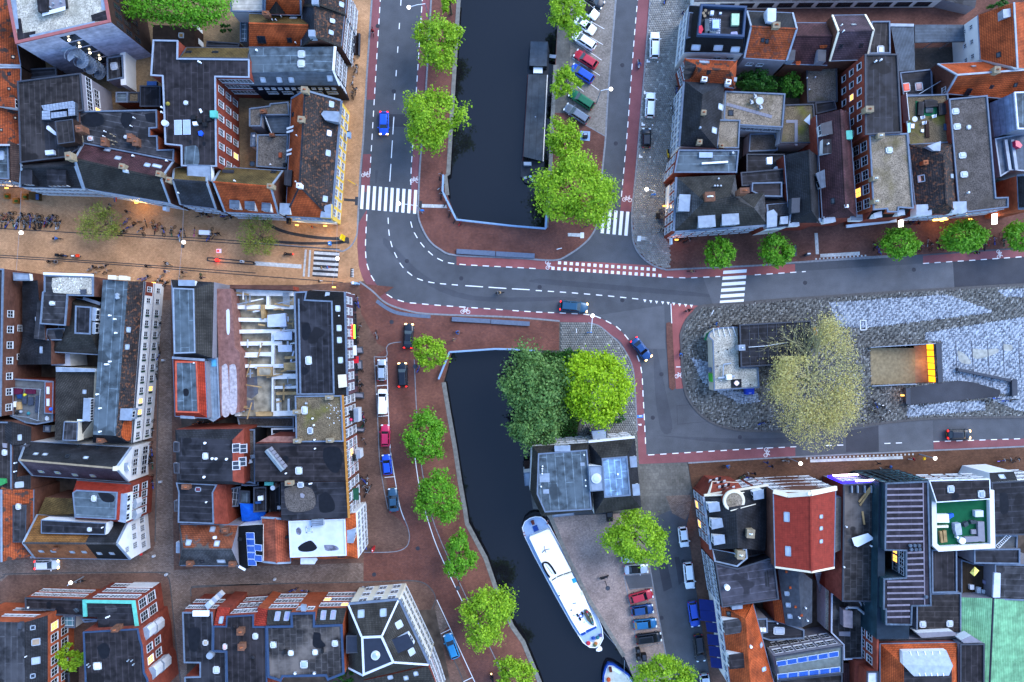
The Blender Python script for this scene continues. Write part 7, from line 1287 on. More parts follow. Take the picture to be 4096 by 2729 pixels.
block('vent_box',[628,1120,668,1118,669,1150,630,1151],10,10.1,zinc);block('canal_bay',[108,1212,172,1206,172,1330,118,1334],-1.6,4.6,zinc,wht,cop);block('canal_balcony',[110,1105,172,1100,170,1205,115,1206],.5,.8,brd)
house('corner_building','grey hipped canal house with two zinc dormers and a pale flat top',[(705,938,8.5),(1130,895,8.5),(1190,1532,8.5),(756,1592,8.5),(825,1080,10.8),(1058,1060,10.8),(1090,1422,10.8),(850,1440,10.8)],[0,1,2,3],[([0,1,5,4],greyb),([1,2,6,5],dkt),([2,3,7,6],greyb),([3,0,4,7],dkt),([4,5,6,7],mat('pale_zinc_felt','5f7890',.5,kind='bitumen',p=(1.,3.),col2='66809a',spec=.4))],wht)
coping([U(*q) for q in ((825,1080,10.8),(1058,1060,10.8),(1090,1422,10.8),(850,1440,10.8))],cop,.2,.14);fac(0,[6.9,4,1.5],4,1.2,1.4);bandon(0,8.1,8.5,wht,d=.35,name='cornice');fac(1,[6.6,3.5],4,1.2,1.6);vents([970,1223],.18,.35);dormer([1070,1070,1140,1065,1146,1155,1080,1160],10.2,zinc,wht,1,1.,.9);dormer([1092,1325,1165,1320,1173,1415,1100,1420],10.2,zinc,wht,1,1.,.9)
block('zinc_link',[708,1150,826,1150,842,1375,724,1386],8.4,10.9,zinc,wht,cop);p,n=hit(775,1264);M().cyl(p,p+V3((0,0,.3)),.85,.8,24).build('round_rooflight',wframe,C_.o);M().cyl(p+V3((0,0,.3)),p+V3((0,0,.4)),.68,.4,20).build('dome',glw,C_.o)
block('glass_porch',[720,822,870,806,880,905,740,914],0.1,5.5,glp,gl,copd);T(2,3);block('zinc_bay',[370,22,570,8,572,36,374,55],3,6.5,zinc,wht,cop)
# ------------------------------------------------------------------ station plaza
T(3,2)
o=empty('staircase',U(1200,220,0),'wide plank staircase sinking to an orange lit glass wall on the plaza','staircase')
for k in range(15):
    x0,x1=942+k*27.5,942+(k+1)*27.5;z=-.05-k*.17;M().prism(PTS([x0,66,x1,64,x1,396,x0,406],z),z-.3,z).build('tread',mat('worn_boards','7c6e54',.8,var=.25,scale=2),o)
def area_under(fl):return PTS(fl,-2.6)
M().prism(PTS([1345,45,1545,30,1550,392,1345,400],-2.62),-2.8,-2.62).build('landing',mat('warm_landing','8c7058',.7),o)
q=M();P=STAIR
for a,b_ in zip(P,P[1:]+P[:1]):q.face([a+V3((0,0,.1)),b_+V3((0,0,.1)),b_-V3((0,0,2.8)),a-V3((0,0,2.8))])
q.build('side_wall',copd,o)
a,b_=P[1],P[2]
for k in range(6):c0=a.lerp(b_,k/6+.012);c1=a.lerp(b_,(k+1)/6-.012);d=V3((-.06,0,0));M().face([c0+d-V3((0,0,.25)),c1+d-V3((0,0,.25)),c1+d-V3((0,0,2.5)),c0+d-V3((0,0,2.5))]).build('lit_pane',mat('amber_glow','ff9a18',.5,var=.25,scale=2,emit=.75),o)
for pr in (((935,60),(1528,24)),((945,414),(1350,396))):M().bar(U(*pr[0],.75),U(*pr[1],.75),.12,.9).build('balustrade',zinc,o)
lt=bpy.data.lights.new('assumed_stair_light','POINT');lt.energy=26;lt.color=(1,.62,.25);lt.shadow_soft_size=.3;lo=bpy.data.objects.new('assumed_stair_light',lt);COL.objects.link(lo);lo.location=U(1440,200,-1.2)  # added point light, assumed for the orange glow of the glass wall
tag(M().prism(PTS([1530,22,1580,18,1598,375,1552,385]),.1,.5).build('low_wall',copd),'dark low wall at the head of the lit staircase','wall')
struct(M().prism(PTS([1280,430,1580,385,1735,366,1870,377,2130,452,2118,512,1280,588]),.1,.24).build('ramp',asph2))
tag(M().prism(PTS([1240,432,1280,430,1282,588,1242,575]),.1,1.1).build('low_wall',copd),'dark portal wall at the west end of the asphalt ramp','wall');tag(M().bar(U(1735,262,.6),U(2220,362,.6),.45,.8).build('low_wall',copd),'long slanted dark wall beside the pale brick strip','wall');tag(M().prism(PTS([2215,362,2262,352,2266,500,2218,502]),.1,.9).build('low_wall',copd),'short dark wall block at the right end of the ramp','wall')
for x0,y0,x1,y1 in ((1722,0,1735,365),(1868,0,1890,380),(2012,0,2030,300),(2155,0,2170,330),(2300,0,2318,340),(2050,330,2062,415)):strip('joint_line',PTS([x0,y0,x1,y1]),.14,.145,copd)
for fl in ([1735,90,1790,110,1860,180,1850,215,1760,190],[1880,70,1990,80,2100,70,2110,105,2000,150,1890,160],[2160,30,2240,40,2230,90,2165,85]):sheet('wet_reflection_patch',smoothline(PTS(fl+fl[:2]))[:-1],.1385,mat('painted_cloud_reflection','8c8c84',.3,var=.3))  # pale colour paints the clouds mirrored in the wet paving
T(2,2)
flat('kiosk','gravel roofed plaza kiosk with silver duct and rounded front',[1842,0,1800,-40,1812,-75,1850,-105,1905,-122,2035,-130,2105,-125,2105,243,2262,243,2272,430,1856,456],3.5,crm,gvw,cop,cat='kiosk');block('green_edge',[1765,-10,1790,-70,1850,-110,1860,-100,1805,-65,1785,-5],3.1,3.3,turf);q=M();q.tube([U(2015,205,4),U(1945,215,4),U(1940,330,4)],.13,8);q.tube([U(1895,342,4),U(2045,325,4)],.2,8);q.build('duct',steel,C_.o);block('fan_box',[1972,312,2022,308,2024,356,1975,358],3.5,4.6,pvc);block('dark_pad',[2015,355,2110,350,2112,428,2016,433],3.5,3.6,bitk);sky_(2064,388,.8,.8,g_=mat('kiosk_light','ffb27a',.4,var=.2,emit=.6));vents([1895,100,1890,232,1980,80,2190,402],.12,.3,bitk);vents([1917,366],.1,.3)
for k in range(5):M().bar(U(1850+k*45,-118-k*3,3.75),U(1862+k*50,-40,3.6),.08,.08).build('roof_rib',pvc,C_.o)
block('menu_board',[1832,300,1845,300,1850,378,1836,378],1,3.,mat('green_board','4fa83c',.5));block('shutter',[1812,245,1835,245,1838,285,1815,285],1.,2.8,cop)
T('D');flat('kiosk','black felt roofed plaza kiosk under the pale plane tree',[1698.5,746,1862,737,1872,790,1845,835,1702,844],4.6,brd,bitk,copd,cat='kiosk');q=M()
for k in range(1,8):x=1700+k*21;q.bar(U(x,746-k*.6,4.63),U(x+3,843-k*.6,4.63),.08,.06)
q.build('roof_seam',copd,C_.o);M().tube([U(1720,798,4.9),U(1760,795,4.9),U(1810,787,4.9)],.05,5).build('cable',pvc,C_.o);chs([1703,799],1.,.9,1.2,zinc,1,pvc)
T(3,1);tag(M().bar(U(400,1450,1.4),U(432,1540,1.4),.5,2.6).build('hoarding',mat('orange_hoarding','a06a28',.6)),'orange lit hoarding at the end of the black kiosk','hoarding');tag(M().obox(U(465,1483,1.8),V3((.45,0,0)),V3((0,.42,0)),V3((0,0,.06))).build('parasol',wframe),'white square parasol beside the black kiosk','parasol')
o=M();p=PTS([845,1382,900,1378,902,1466,850,1468],.2)
for a,b_ in zip(p,p[1:]+p[:1]):o.bar(a,b_,.12,.12)
tag(o.build('white_planter',pvc),'white rectangular planter box on the pale plaza bricks','planter')
# ------------------------------------------------------------------ south-east block
T(2,2)
house('corner_building','red brick corner house with a round turret and four zinc dormers',[(1770,1432,8.5),(2362,1335,8.5),(2330,1930,8.5),(1838,1918,8.5),(2062,1560,11.5),(2078,1905,11.5)],[0,1,2,3],[([0,1,4],dkt),([1,2,5,4],dkt),([2,3,5],dkt),([3,0,4,5],dkt)],brr)
fac(0,[6.9,4.2,1.7],5,1.2,1.5,.05,.98);fac(3,[6.9,4.2,1.7],5,1.2,1.6,.02,.98,lit=((2,1),(2,3)));bandon(0,8.15,8.5,crm,d=.35,name='cornice');bandon(3,8.15,8.5,zinc,d=.35,name='cornice')
p=U(2040,1468,10.5);M().cyl(V3((p.x,p.y,4)),p,1.75,1.75,28).build('turret',brr,C_.o);M().cyl(p,p+V3((0,0,.3)),1.85,1.75,28).build('turret_rim',crm,C_.o);M().cyl(p+V3((0,0,.3)),p+V3((0,0,.32)),1.35,1.35,24).build('turret_roof',gvl,C_.o)
lean('townhouse_gable','stepped brick gable with a curved glass bay below the round turret',[1790,1428,1985,1420,2150,1400,2080,1300,1840,1290],[8.6,9.6,8.8,6.,6.],brr,brr,cp=crm)
for k in range(4):
    for j in range(4):x,y=1822+k*42+j*4,1290+k*28;M().obox(U(x+j*25,y-j*8,5.2+k),V3((.2,.05,0)),V3((0,.25,.2)),V3((0,-.05,.1))).build('bay_pane',gl if (j+k)%2 else wframe,C_.o)
attach('red brick corner house with a round')
C2=[c for c in bpy.data.objects if c.get('label','').startswith('red brick corner house with a round')][0];C_.o=C2
for (t_,fl) in (((2,2),[2222,1392,2308,1370,2312,1445,2228,1458]),((2,2),[1808,1500,1900,1487,1910,1560,1820,1572]),((2,3),[1840,78,1925,68,1938,140,1842,160]),((2,3),[1858,230,1948,220,1955,290,1862,306])):
    T(*t_);dormer(fl,10.6,zinc,wht,3,1.,.9)
T(2,2);vents([2145,1525],.1,.2);M().bar(U(2010,1562,11.6),U(2240,1500,10.2),.12,.1).build('roof_pole',crm,C_.o)
T(3,3)
gable('red_roofed_building','tall brick building with a big red metal roof on the south pavement',[608,516,622,-215,48,-188,65,512],12.2,14.4,[400,558,390,-186],redm,brb,verge=crm)
L_=C_.loop;
def cfac(a,b_,zs,n,wd,ht,**k):
    sv=C_.loop;C_.loop=[a,b_];s_=C_.sg;C_.sg=1;d=b_-a;nn=V3((d.y,-d.x));m_=(a+b_)/2
    if nn.dot(V3((-m_.x,-m_.y)))<0:C_.sg=-1
    fac(0,zs,n,wd,ht,**k);C_.loop=sv;C_.sg=s_
cfac(U(622,-215,12.2),U(48,-188,12.2),[10.4,7.6,4.9,2.],5,1.6,1.7);skies([172,50,185,365],1.6,.9,'zinc');skies([487,47,487,155,487,275],.6,.7,'zinc');M().bar(U(48,-185,12.3),U(180,-150,12.9),.7,.5).bar(U(180,-150,12.9),U(390,-165,14.5),.7,.5).bar(U(390,-165,14.5),U(625,-215,12.4),.7,.5).build('front_parapet',crm,C_.o);vents([370,-168],.3,.4)
flat('neon_fronted_building','dark roofed building with a blue neon framed front and lit lettering',[690,-248,1022,-268,1008,828,680,826],8.6,brr,bitp,copd,walls={0:gyr},cat='building')
a,b_=U(690,-248,8.6),U(1022,-268,8.6);cfac(a,b_,[6.6,4.8],4,1.1,.9);neon=mat('blue_neon','2418ff',.4,var=0,emit=1.3);nw=mat('sign_letters_lit','ffe8f0',.4,var=0,emit=1.5);dn=V3((b_.y-a.y,a.x-b_.x,0)).normalized()
if dn.y<0:dn=-dn
u=V3((0,0,1));fr=M()
for p0,p1 in ((a-u*.3,b_-u*.3),(a-u*6.,b_-u*6.),(a-u*.3,a-u*6.),(b_-u*.3,b_-u*6.)):fr.bar(p0+dn*.3,p1+dn*.3,.3,.3)
fr.build('neon_frame',neon,C_.o)
for z,t0,t1,h_ in ((5.5,.12,.82,.55),(.0,.36,.95,.3)):
    k=0;ws=(1,1.1,1.2,1.,1.1,.45,.95,1.,1.2,1.3);tot=sum(ws)+2;x=0
    for wd in ws:
        c=a.lerp(b_,t0+(t1-t0)*(x+wd/2)/tot)-u*z+dn*.45;X=(b_-a).normalized();hw=wd/tot*(t1-t0)*(b_-a).length/2;q=M()
        q.obox(c-X*hw*.7,X*hw*.28,dn*.08,u*h_)
        if wd>.5:q.obox(c+X*hw*.7,X*hw*.28,dn*.08,u*h_*.85).obox(c+u*h_*.75,X*hw*.5,dn*.08,u*h_*.25)
        if wd in (1,1.1):q.obox(c-u*h_*.75,X*hw*.5,dn*.08,u*h_*.25)
        q.build('sign_letter',nw,C_.o);x+=wd+.2
for x in (775,830,895,955):block('sign_bracket',[x-5,-235,x+3,-235,x+5,-170,x-5,-170],8.6,9.1,zinc)
for (x0,y0,x1,y1) in ((835,-85,940,-220),(845,-55,945,-200),(868,0,885,120)):M().bar(U(x0,y0,8.8),U(x1,y1,8.8),.3,.15).build('plank',wood,C_.o)
M().add([U(770,245,9.4),U(920,200,9.6),U(965,240,9.2),U(965,258,9.2),U(825,328,9.2),U(795,315,9.2),U(770,245,8.6),U(920,200,8.6),U(965,240,8.6),U(965,258,8.6),U(825,328,8.6),U(795,315,8.6)],[(0,5,4,3,2,1),(0,1,7,6),(1,2,8,7),(2,3,9,8),(3,4,10,9),(4,5,11,10),(5,0,6,11)]).build('air_handler',pvc,C_.o);vents([712,137,940,313,985,448,690,505,982,280],.16,.5)
cfac(U(680,826,8.6),U(680,400,8.6),[5.6],2,1.1,1.8)
flat('grey_lane_wall','grey slab roof strip beside the red metal roof',[612,-130,690,-130,680,350,612,380],8,gyr,slabg,None)
lean(TH,'sloping red brick gable with white windows behind the neon building',[605,400,662,400,682,520,682,828,525,700,520,560],[6,6.5,8.5,8.5,5.5,5.5],brr,brr)
flat(TH,'teal clad strip building with a glass court beside the ribbed roof',[1020,-268,1075,-275,1075,620,1300,1046,1296,1172,1000,1176,1005,828],11,teal,mat('teal_roof','1b2732',.6),None)
house('office_building','dark building with a stepped roof of pale ribs and a glazed front',z3([1080,-262,1472,-280,1500,868,1325,872,1320,1046,1080,1042,1078,902,1058,900,1062,618,1265,605,1265,363,1070,358],12.4),list(range(12)),[(list(range(12)),mat('rib_roof','242026',.6,kind='bitumen',p=(2.,20.)))],teal);coping(C_.loop,zincd,.22,.15)
for y,x0,x1 in [(-205+54*k,1085,1425) for k in range(10)]+[(380+54*k,1280,1430) for k in range(5)]+[(645+54*k,1095,1440) for k in range(4)]+[(865+54*k,1095,1305) for k in range(3)]:M().bar(U(x0,y,12.46),U(x1,y-5,12.46),.28,.1).build('roof_rib',mat('rib','6e6872',.6),C_.o)
M().bar(U(1425,-270,12.46),U(1440,860,12.46),.16,.08).build('roof_rib',MATS['rib'],C_.o);cfac(U(1080,-262,12.4),U(1472,-280,12.4),[11,9,7,5,3],6,1.7,1.5,fm=dframe,gm=mat('teal_glass','3c6c78',.15,spec=.6));cfac(U(1265,605,12.4),U(1265,363,12.4),[11.2,9.],3,1.1,1.3,lit=((1,1),(1,2)));vents([1300,310,1340,310,1380,310,1310,345,1350,345,1385,345,1445,780],.3,.4,zincd)
flat('white_roof_terrace','white edged building with a green turf roof terrace on the south pavement',[1482,-175,2045,-200,2056,322,1545,352,1490,300],9.4,wht,turf,None,cat='building');coping(C_.loop,wht,.7,.9);block('penthouse',[1478,-285,2040,-300,2048,-112,1545,-80],9.4,11.4,bit,wht,MATS['white_edge']);P=PTS([1478,-285,2040,-300],11.4);cfac(P[0],P[1],[10.6,7.6],4,1.8,1.2);skies([1678,-205,1960,-160],1.1,1.2,'dome',mat('vent_grille','a4b0be',.4,kind='lines',p=(.18,.06)));stain([1700,-190,1760,-150,1730,-110,1690,-110])
for nm,fl,m_,z in (('table',[1555,28,1662,26,1668,104,1555,104],pvc,.8),('chair',[1665,25,1705,20,1710,45,1670,70],Pbr,.6),('bench',[1548,132,1660,128,1660,150,1550,152],cream,.5),('bench',[1580,185,1600,182,1615,288,1595,290],wood,.5),('bench',[1612,178,1640,175,1650,282,1620,286],wood,.5),('bar',[1718,115,1770,108,1782,165,1785,215,1735,222,1720,165],mat('bar_top','9aa0b0',.5),1.),('armchair',[1800,110,1835,92,1848,125,1812,148],bits,.7),('armchair',[1865,85,1915,82,1918,112,1870,116],bits,.7),('sofa',[1930,95,1988,95,1996,280,1936,275],gyr,.6),('sofa',[1810,235,1936,230,1936,280,1812,286],gyr,.6),('low_table',[1870,168,1915,166,1917,208,1872,210],gyr,.4),('chest',[1905,-5,1980,-8,1982,50,1908,52],whr,.8)):block(nm,fl,9.4,9.4+z,m_)
for x,y,r in ((1768,262,.55),(1725,230,.22)):p,n=hit(x,y);M().cyl(p,p+V3((0,0,.7)),r,r,16).build('round_table',pvc,C_.o)
flat('white_building','long white fronted shop building with a dark roof at the right edge',[2050,-268,2600,-300,2600,215,2050,215],9.6,wht,bitk,copd);cfac(U(2050,-268,9.6),U(2600,-300,9.6),[7.6,4.8,2.],5,2.,1.5,cols=3);stain([2130,-170,2200,-160,2210,0,2140,10]);lean('mansard_front','dark tiled mansard with one skylight above the white shop front',[2045,-258,2300,-270,2260,-368,2035,-355],[9.6,9.6,8,8],dkt,wht);sky_(2150,-318,1.,.9,'zinc');attach('long white fronted shop building')
flat(SH,'dark flat roof annex south of the turf terrace',[1500,350,1732,348,1734,742,1505,748],9,gyr,bit,cop);flat(SH,'brown roof yard with a yellow and white parasol',[1770,440,1890,478,2075,498,2065,792,1772,792],5,gyr,mat('brown_decking','3a3026',.85,kind='lines',p=(.3,.02)),cop);M().add([U(1855,562,7.4),U(1900,508,7.4),U(1942,545,7.4),U(1898,598,7.4),U(1898,553,7.9)],[(0,3,4),(3,2,4),(2,1,4),(1,0,4)]).build('parasol',mat('yellow_parasol','f0e070',.7),C_.o)
for fl,m_ in (([2010,505,2060,510,2062,545,2015,540],MATS['lilac_cover']),([1990,635,2050,645,2045,685,1992,670],MATS['lilac_cover']),([1858,678,1895,678,1897,720,1860,720],pvc),([1928,700,1960,700,1958,755,1925,755],pvc),([1965,725,1998,725,1998,760,1968,762],pvc)):block('yard_furniture',fl,5,5.6,m_)
flat(SH,'dark puddled roof strip beside the small ladder yard',[1890,345,2312,342,2312,482,1890,476],8.6,gyr,bitk,cop);flat(SH,'small decked yard with a white ladder at the right edge',[1985,215,2290,218,2285,356,1985,354],8,gyr,woodg,cop);q=M()
for k in range(9):q.bar(U(2100+k*14,320-k*13,8.5),U(2118+k*14,335-k*13,8.5),.06,.06)
q.bar(U(2095,315,8.5),U(2210,205,8.5),.08,.08).bar(U(2120,340,8.5),U(2235,225,8.5),.08,.08);q.build('ladder',pvc,C_.o)
flat(SH,'grey roof with a white strip light next to the parasol yard',[2080,482,2600,490,2600,826,2080,808],8,gyr,bit2,cop);block('strip_light',[2082,565,2140,570,2135,792,2070,792],8,8.4,whr);flat(SH,'dark flat roof with two square skylights beside the mint roof',[1362,755,1772,745,1772,1122,1360,1118],7,gyr,bitb,cop);skies([1420,1036,1668,1030],1.1,1.1)
lean('warehouse','mint green corrugated metal roof strip right of the orange hip roof',[1775,790,2062,800,2020,1760,1980,1760,1985,1210,1775,1150],[7.2,8.4,8.4,8.2,8.2,7.2],mint,gyr);lean('warehouse','wide mint green corrugated metal roof at the bottom right corner',[2082,803,2600,835,2600,1760,2040,1760],[8.4,7.4,7.4,8.4],mint,gyr)
T(3,3);mans(TH,'orange hip roof with a big white ribbed roof light',[1030,1216,1748,1204,1760,1900,1030,1900],9,[1250,1420,1690,1400,1690,1800,1250,1800],11.5,oran,bit,brr)
lean('roof_lantern','white ribbed glass roof lantern on the orange hip roof',[1235,1286,1640,1279,1702,1420,1664,1510,1345,1516,1245,1410],[10.6,10.6,12.2,12.4,12.4,12.2],mat('lantern_glass','8c96a4',.3,var=.15),wht,base=9,cat='roof light');q=M()
for k in range(1,6):q.bar(U(1235+k*68,1286,10.7),U(1345+k*54,1514,12.5),.12,.14)
q.build('glazing_bar',pvc,C_.o);attach('orange hip roof with a big')
flat(TH,'dark flat roof with a white dormer right of the orange hip roof',[1762,1216,1986,1212,1984,1900,1760,1900],10,gyr,bit,copd);flat(SH,'grey walled attic strip above the orange hip roof',[1010,1178,1780,1165,1790,1205,1010,1214],8,gyr,bitk,None);block('white_gable',[1370,1118,1700,1102,1755,1142,1415,1165],6,8.4,gyr,wht);block('white_dormer',[1775,1182,1870,1140,1960,1205,1800,1212],8,10.1,gyr,wht)
flat(TH,'tall red brick building with a fire escape in the south east courtyard',[1000,830,1020,1180,1010,1460,1000,1470],10.5,brr,brr,None);cfac(U(1000,830,10.5),U(1000,1470,10.5),[8,5.2,2.6],6,1.1,1.7,skip=((0,0),(0,1),(1,0)));q=M()
for k in range(22):q.bar(U(880+k*4.5,840+k*15,6.5-k*.2),U(918+k*4.5,838+k*15,6.5-k*.2),.08,.06)
q.bar(U(880,840,6.6),U(975,1165,2.4),.06,.1).bar(U(918,838,6.6),U(1013,1160,2.4),.06,.1);q.build('fire_escape',steel,C_.o)
flat(SH,'dark patched courtyard roof with a silver duct and pink box',[580,752,800,752,868,870,868,1350,692,1362,690,1225,576,1112],5,pinkw,bitp,whr);block('plant_box',[692,905,778,918,778,1075,695,1062],5,6.6,mat('pinkish_box','8a7e80',.6),gyr);q=M();q.tube([U(715,900,6.2),U(730,882,6.4),U(820,885,6.4),U(880,935,6.2),U(985,1025,6)],.22,8);q.build('duct',steel,C_.o);block('orange_pad',[655,1108,758,1106,756,1150,655,1145],5,5.3,gyr)
flat(TH,'grey brick house with two rows of blue solar panels',[60,1335,686,1232,686,1482,100,1545],9,gyr,mat('grey_green_felt','5c6462',.7,var=.2),copd);fac(0,[7.2,4.4],6,1.3,1.4,.02,.98);panels((120,1388),(598,1307),6,1.65,1.0,.25);panels((128,1507),(612,1450),6,1.65,1.0,.25)
house(TH,'dark slate house with three skylights beside the brick fire escape yard',[(160,1042,8),(90,535,8),(275,538,9.4),(312,1068,9.4),(405,1022,8.2),(408,630,8.2),(330,570,8.2)],[0,1,2,6,5,4,3],[([0,1,2,3],mat('slate_felt','353a42',.6,var=.25)),([3,2,6,5,4],mat('slate_felt','353a42'))],brr);skies([175,755,187,860,202,963],.8,.8,'zinc',glp);vents([338,880,280,970,355,995],.14,.6)
for x,y in ((170,555),(205,702),(255,878),(308,955)):p,n=hit(x,y);M().obox(p,V3((.2,0,0)),V3((0,.2,0)),V3((0,0,.08))).build('orange_tile',oran,C_.o)
lean(TH,'narrow orange tiled slope left of the slate house',[42,818,128,812,160,1036,62,1006],[6.4,7.8,7.8,6.4],oran,brr);flat(SH,'dark yard roof with a white square skylight above the solar house',[-60,1000,95,1005,330,1085,330,1165,20,1185,-60,1160],6,gyr,bitk,cop);sky_(100,1095,1.9,1.3);vents([80,1022],.15,.4);flat(SH,'pebbled white planter roof strip along the dark courtyard',[528,705,580,752,575,1110,530,1080],4,whr,gvw,None);flat(SH,'grey decked roof below the red metal roof',[40,388,145,388,150,505,65,515],9,gyr,zincd,cop);o=empty('staircase',U(480,660,0),'grey outdoor stairs between the slate house and the brick gable','staircase')
for k in range(10):M().obox(U(462+k*4,570+k*19,4-k*.25),V3((.55,0,0)),V3((0,.16,0)),V3((0,0,.05))).build('tread',gyr,o)
flat(TH,'grey flat roof at the bottom edge beside the red brick tower',[908,1470,1010,1468,1010,1760,900,1760],9,brr,whr,copd);flat(TH,'low brick wing with windows at the bottom of the dark courtyard',[795,1370,905,1372,905,1760,800,1760],6,brr,brr,None);flat(SH,'plum flat roof beside the solar house at the bottom edge',[690,1395,790,1395,795,1760,690,1760],4,brd,mar,None);flat(SH,'row of dark annex roofs below the solar house',[100,1548,680,1490,680,1760,100,1760],6,gyr,bitb,copd)
T(2,3)
flat(TH,'grey ribbed roof house with black and white timbered front',[1868,475,2070,522,2354,432,2406,430,2452,806,1930,880],10,blkw,mat('grey_ribbed_roof','34333a',.6,kind='bitumen',p=(1.2,14.)),copd);cfac(U(1868,475,10),U(1930,880,10),[8,5.2,2],5,1.1,1.6,fm=wframe);p,n=hit(1970,690);M().cyl(p,p+V3((0,0,.8)),.42,.45,18).build('roof_drum',pvc,C_.o);block('stain_strip',[2320,560,2354,540,2370,700,2330,690],10,10.02,bitk);T(2,3);lean(TH,'small dark roof with lead edges and a chimney north of the ribbed roof',[1842,345,2060,385,2155,328,2165,430,2070,510,1862,462],[8.6,10.4,10.4,10.2,10.2,9.4],dkt,brr,cp=zinc);chs([2100,395,2188,200],1.2,1.3,1.2,chimt,2,pvc)
gable(TH,'orange tiled house with two grey dormers above the navy awnings',[2010,1620,1912,858,2216,845,2420,1620],8,11,[2198,1620,2150,990],oran,wht,ends='gh',ridge=oran);cfac(U(1912,858,8),U(2010,1620,8),[6.4],8,1.,1.5);dormer([1948,1010,2080,990,2122,1050,2095,1112,1962,1132],10.4,bit2,wht,4,1.2,.9);dormer([1998,1325,2120,1305,2166,1380,2142,1432,2005,1446],10.4,bit,wht,4,1.2,.9);sky_(1993,942,.9,.8,'dark');skies([2290,1228,2315,1450],.7,1.,'zinc');vents([2190,1235],.25,.6);block('zinc_box',[2022,868,2120,862,2120,895,2025,905],8.6,9.8,zinc)
for k,(x0,y0,x1,y1) in enumerate(((1888,820,1895,920),(1897,922,1905,1020),(1905,1030,1920,1120),(1920,1140,1928,1240),(1932,1250,1945,1345),(1948,1355,1960,1450))):
    a,b_=U(x0,y0,3.6),U(x1,y1,3.6);o_=V3((-3.,0,-.9)) if k<2 else V3((-2.2,0,-.8));u=V3((0,0,.08));nm=('topmost of the six navy awnings over the side street','second navy awning from the top','third navy awning from the top','fourth navy awning from the top','fifth navy awning from the top','lowest of the six navy awnings over the side street')[k]
    tag(M().add([a,b_,b_+o_,a+o_,a+u,b_+u,b_+o_+u,a+o_+u],[(4,5,6,7),(0,3,2,1),(0,1,5,4),(1,2,6,5),(2,3,7,6),(3,0,4,7)]).build('awning',mat('navy_awning','14235c',.7,var=.1)),nm,'awning','navy awnings along the side street')
T(3,3);flat(SH,'grey patio roof terrace with white cushions in the south east block',[-120,985,-10,980,-5,1110,-110,1130],7,gyr,mat('patio_slabs','3e4044',.8,kind='grid',p=(.6,.6,.02),col2='2c2d30'),cop);
for k in range(3):block('cushion',[-108+k*32,1075,-82+k*32,1073,-80+k*32,1108,-106+k*32,1110],7,7.5,pvc)
flat(TH,'dark annex roofs behind the small lead edged roof',[-210,150,0,100,60,380,-190,420],7,brr,bit,copd);flat(SH,'deep dark courtyard roof left of the solar house',[-110,1130,0,1140,60,1340,90,1600,-40,1600],5,brr,bitb,None)
# ------------------------------------------------------------------ railings, benches, lamps
bsteel=mat('blue_steel','7d98b4',.45,var=.08)
def railing(label,pts,h=1.05):
    o=empty('railing',pts[0],label,'railing','blue steel canal railings');o.location=pts[0]
    L_=plen(pts);n=int(L_/1.6)
    for a,b_ in zip(pts,pts[1:]):
        for z in (h,h*.55):M().bar(a+V3((0,0,z)),b_+V3((0,0,z)),.18 if z==h else .1,.07).build('rail',bsteel,o)
        M().bar(a+V3((0,0,.62)),b_+V3((0,0,.62)),.34,.05).build('toe_rail',bsteel,o)
    for k in range(n+1):p,_=along(pts,L_*k/n);M().cyl(p,p+V3((0,0,h)),.07,.05,6).build('post',bsteel,o)
T(1,1);a=PTS([1725,50,1718,200,1845,458,2354,515],.13);T(2,1);railing('long blue railing around the south end of the north canal',a+PTS([308,540,322,345],.13))
T(1,2);a=PTS([1682,350,1782,103,2200,74,2354,77],.13);T(2,2);railing('blue railing along the north edge of the south canal',a+PTS([205,86],.13))
for t_,fl,lb in (((1,1),[1846,725,2201,745,2200,790,1845,768],'upper left'),((1,1),[2208,747,2562,767,2561,810,2207,792],'upper right'),((1,1),[1804,1347,2158,1368,2156,1408,1802,1388],'lower left'),((1,1),[2163,1369,2517,1391,2515,1432,2161,1410],'lower right')):
    T(*t_);tag(M().prism(PTS(fl),.1,.6).build('stone_bench',granite),lb+' long blue grey stone block bench on the bridge','bench','stone block benches on the bridge')
lampw=mat('lamp_glow','fff6e4',.3,var=0,emit=1.)
def lamp(label,bx,by,hx,hy,z=7.5,kind='arm',sign=None):
    b=U(bx,by,.1);h=U(hx,hy,z);o=empty('street_lamp',b,label,'street lamp','street lamps');ORG[o.name]=b;t=V3((b.x,b.y,z-.2))
    M().cyl(b,t,.11,.06,8).build('post',steel if kind!='blue' else bsteel,o);M().tube([t,(t+h)/2+V3((0,0,.25)),h],.05,6).build('arm',pvc,o);d=(h-t).normalized();d.z=0
    M().ball(h,.34,10,0,.4).build('lamp_head',lampw,o)
    if sign:M().obox(V3((b.x,b.y,2.6))+V3((.2,0,0)),V3((.35,0,0)),V3((0,.08,0)),V3((0,0,.5))).build('sign_plate',MATS['blue_sign'],o)
T(1,0);lamp('tall lamp reaching over the north road at the top',1597,195,1405,68,7.5)
T(1,1);lamp('tall lamp reaching over the large zebra crossing',1530,390,1312,305,7.5,sign=1)
T(2,0);lamp('white lamp over the angled quay parking',778,945,910,820,7);T(2,1);lamp('lit lamp on the tiled pavement by the corner house',1268,245,1238,173,5.5,sign=1);lamp('lamp with a blue sign beside the curved bike lane',690,1492,741,1336,7,'blue',1)
T(3,2);lamp('lamp at the left end of the south bus strip',180,1072,300,1128,6);lamp('lamp at the right end of the south bus strip',1392,1042,1537,1080,6)
T(0,3);lamp('lamp on the clinker corner with a long arm',770,600,650,656,5.5);T(1,2)
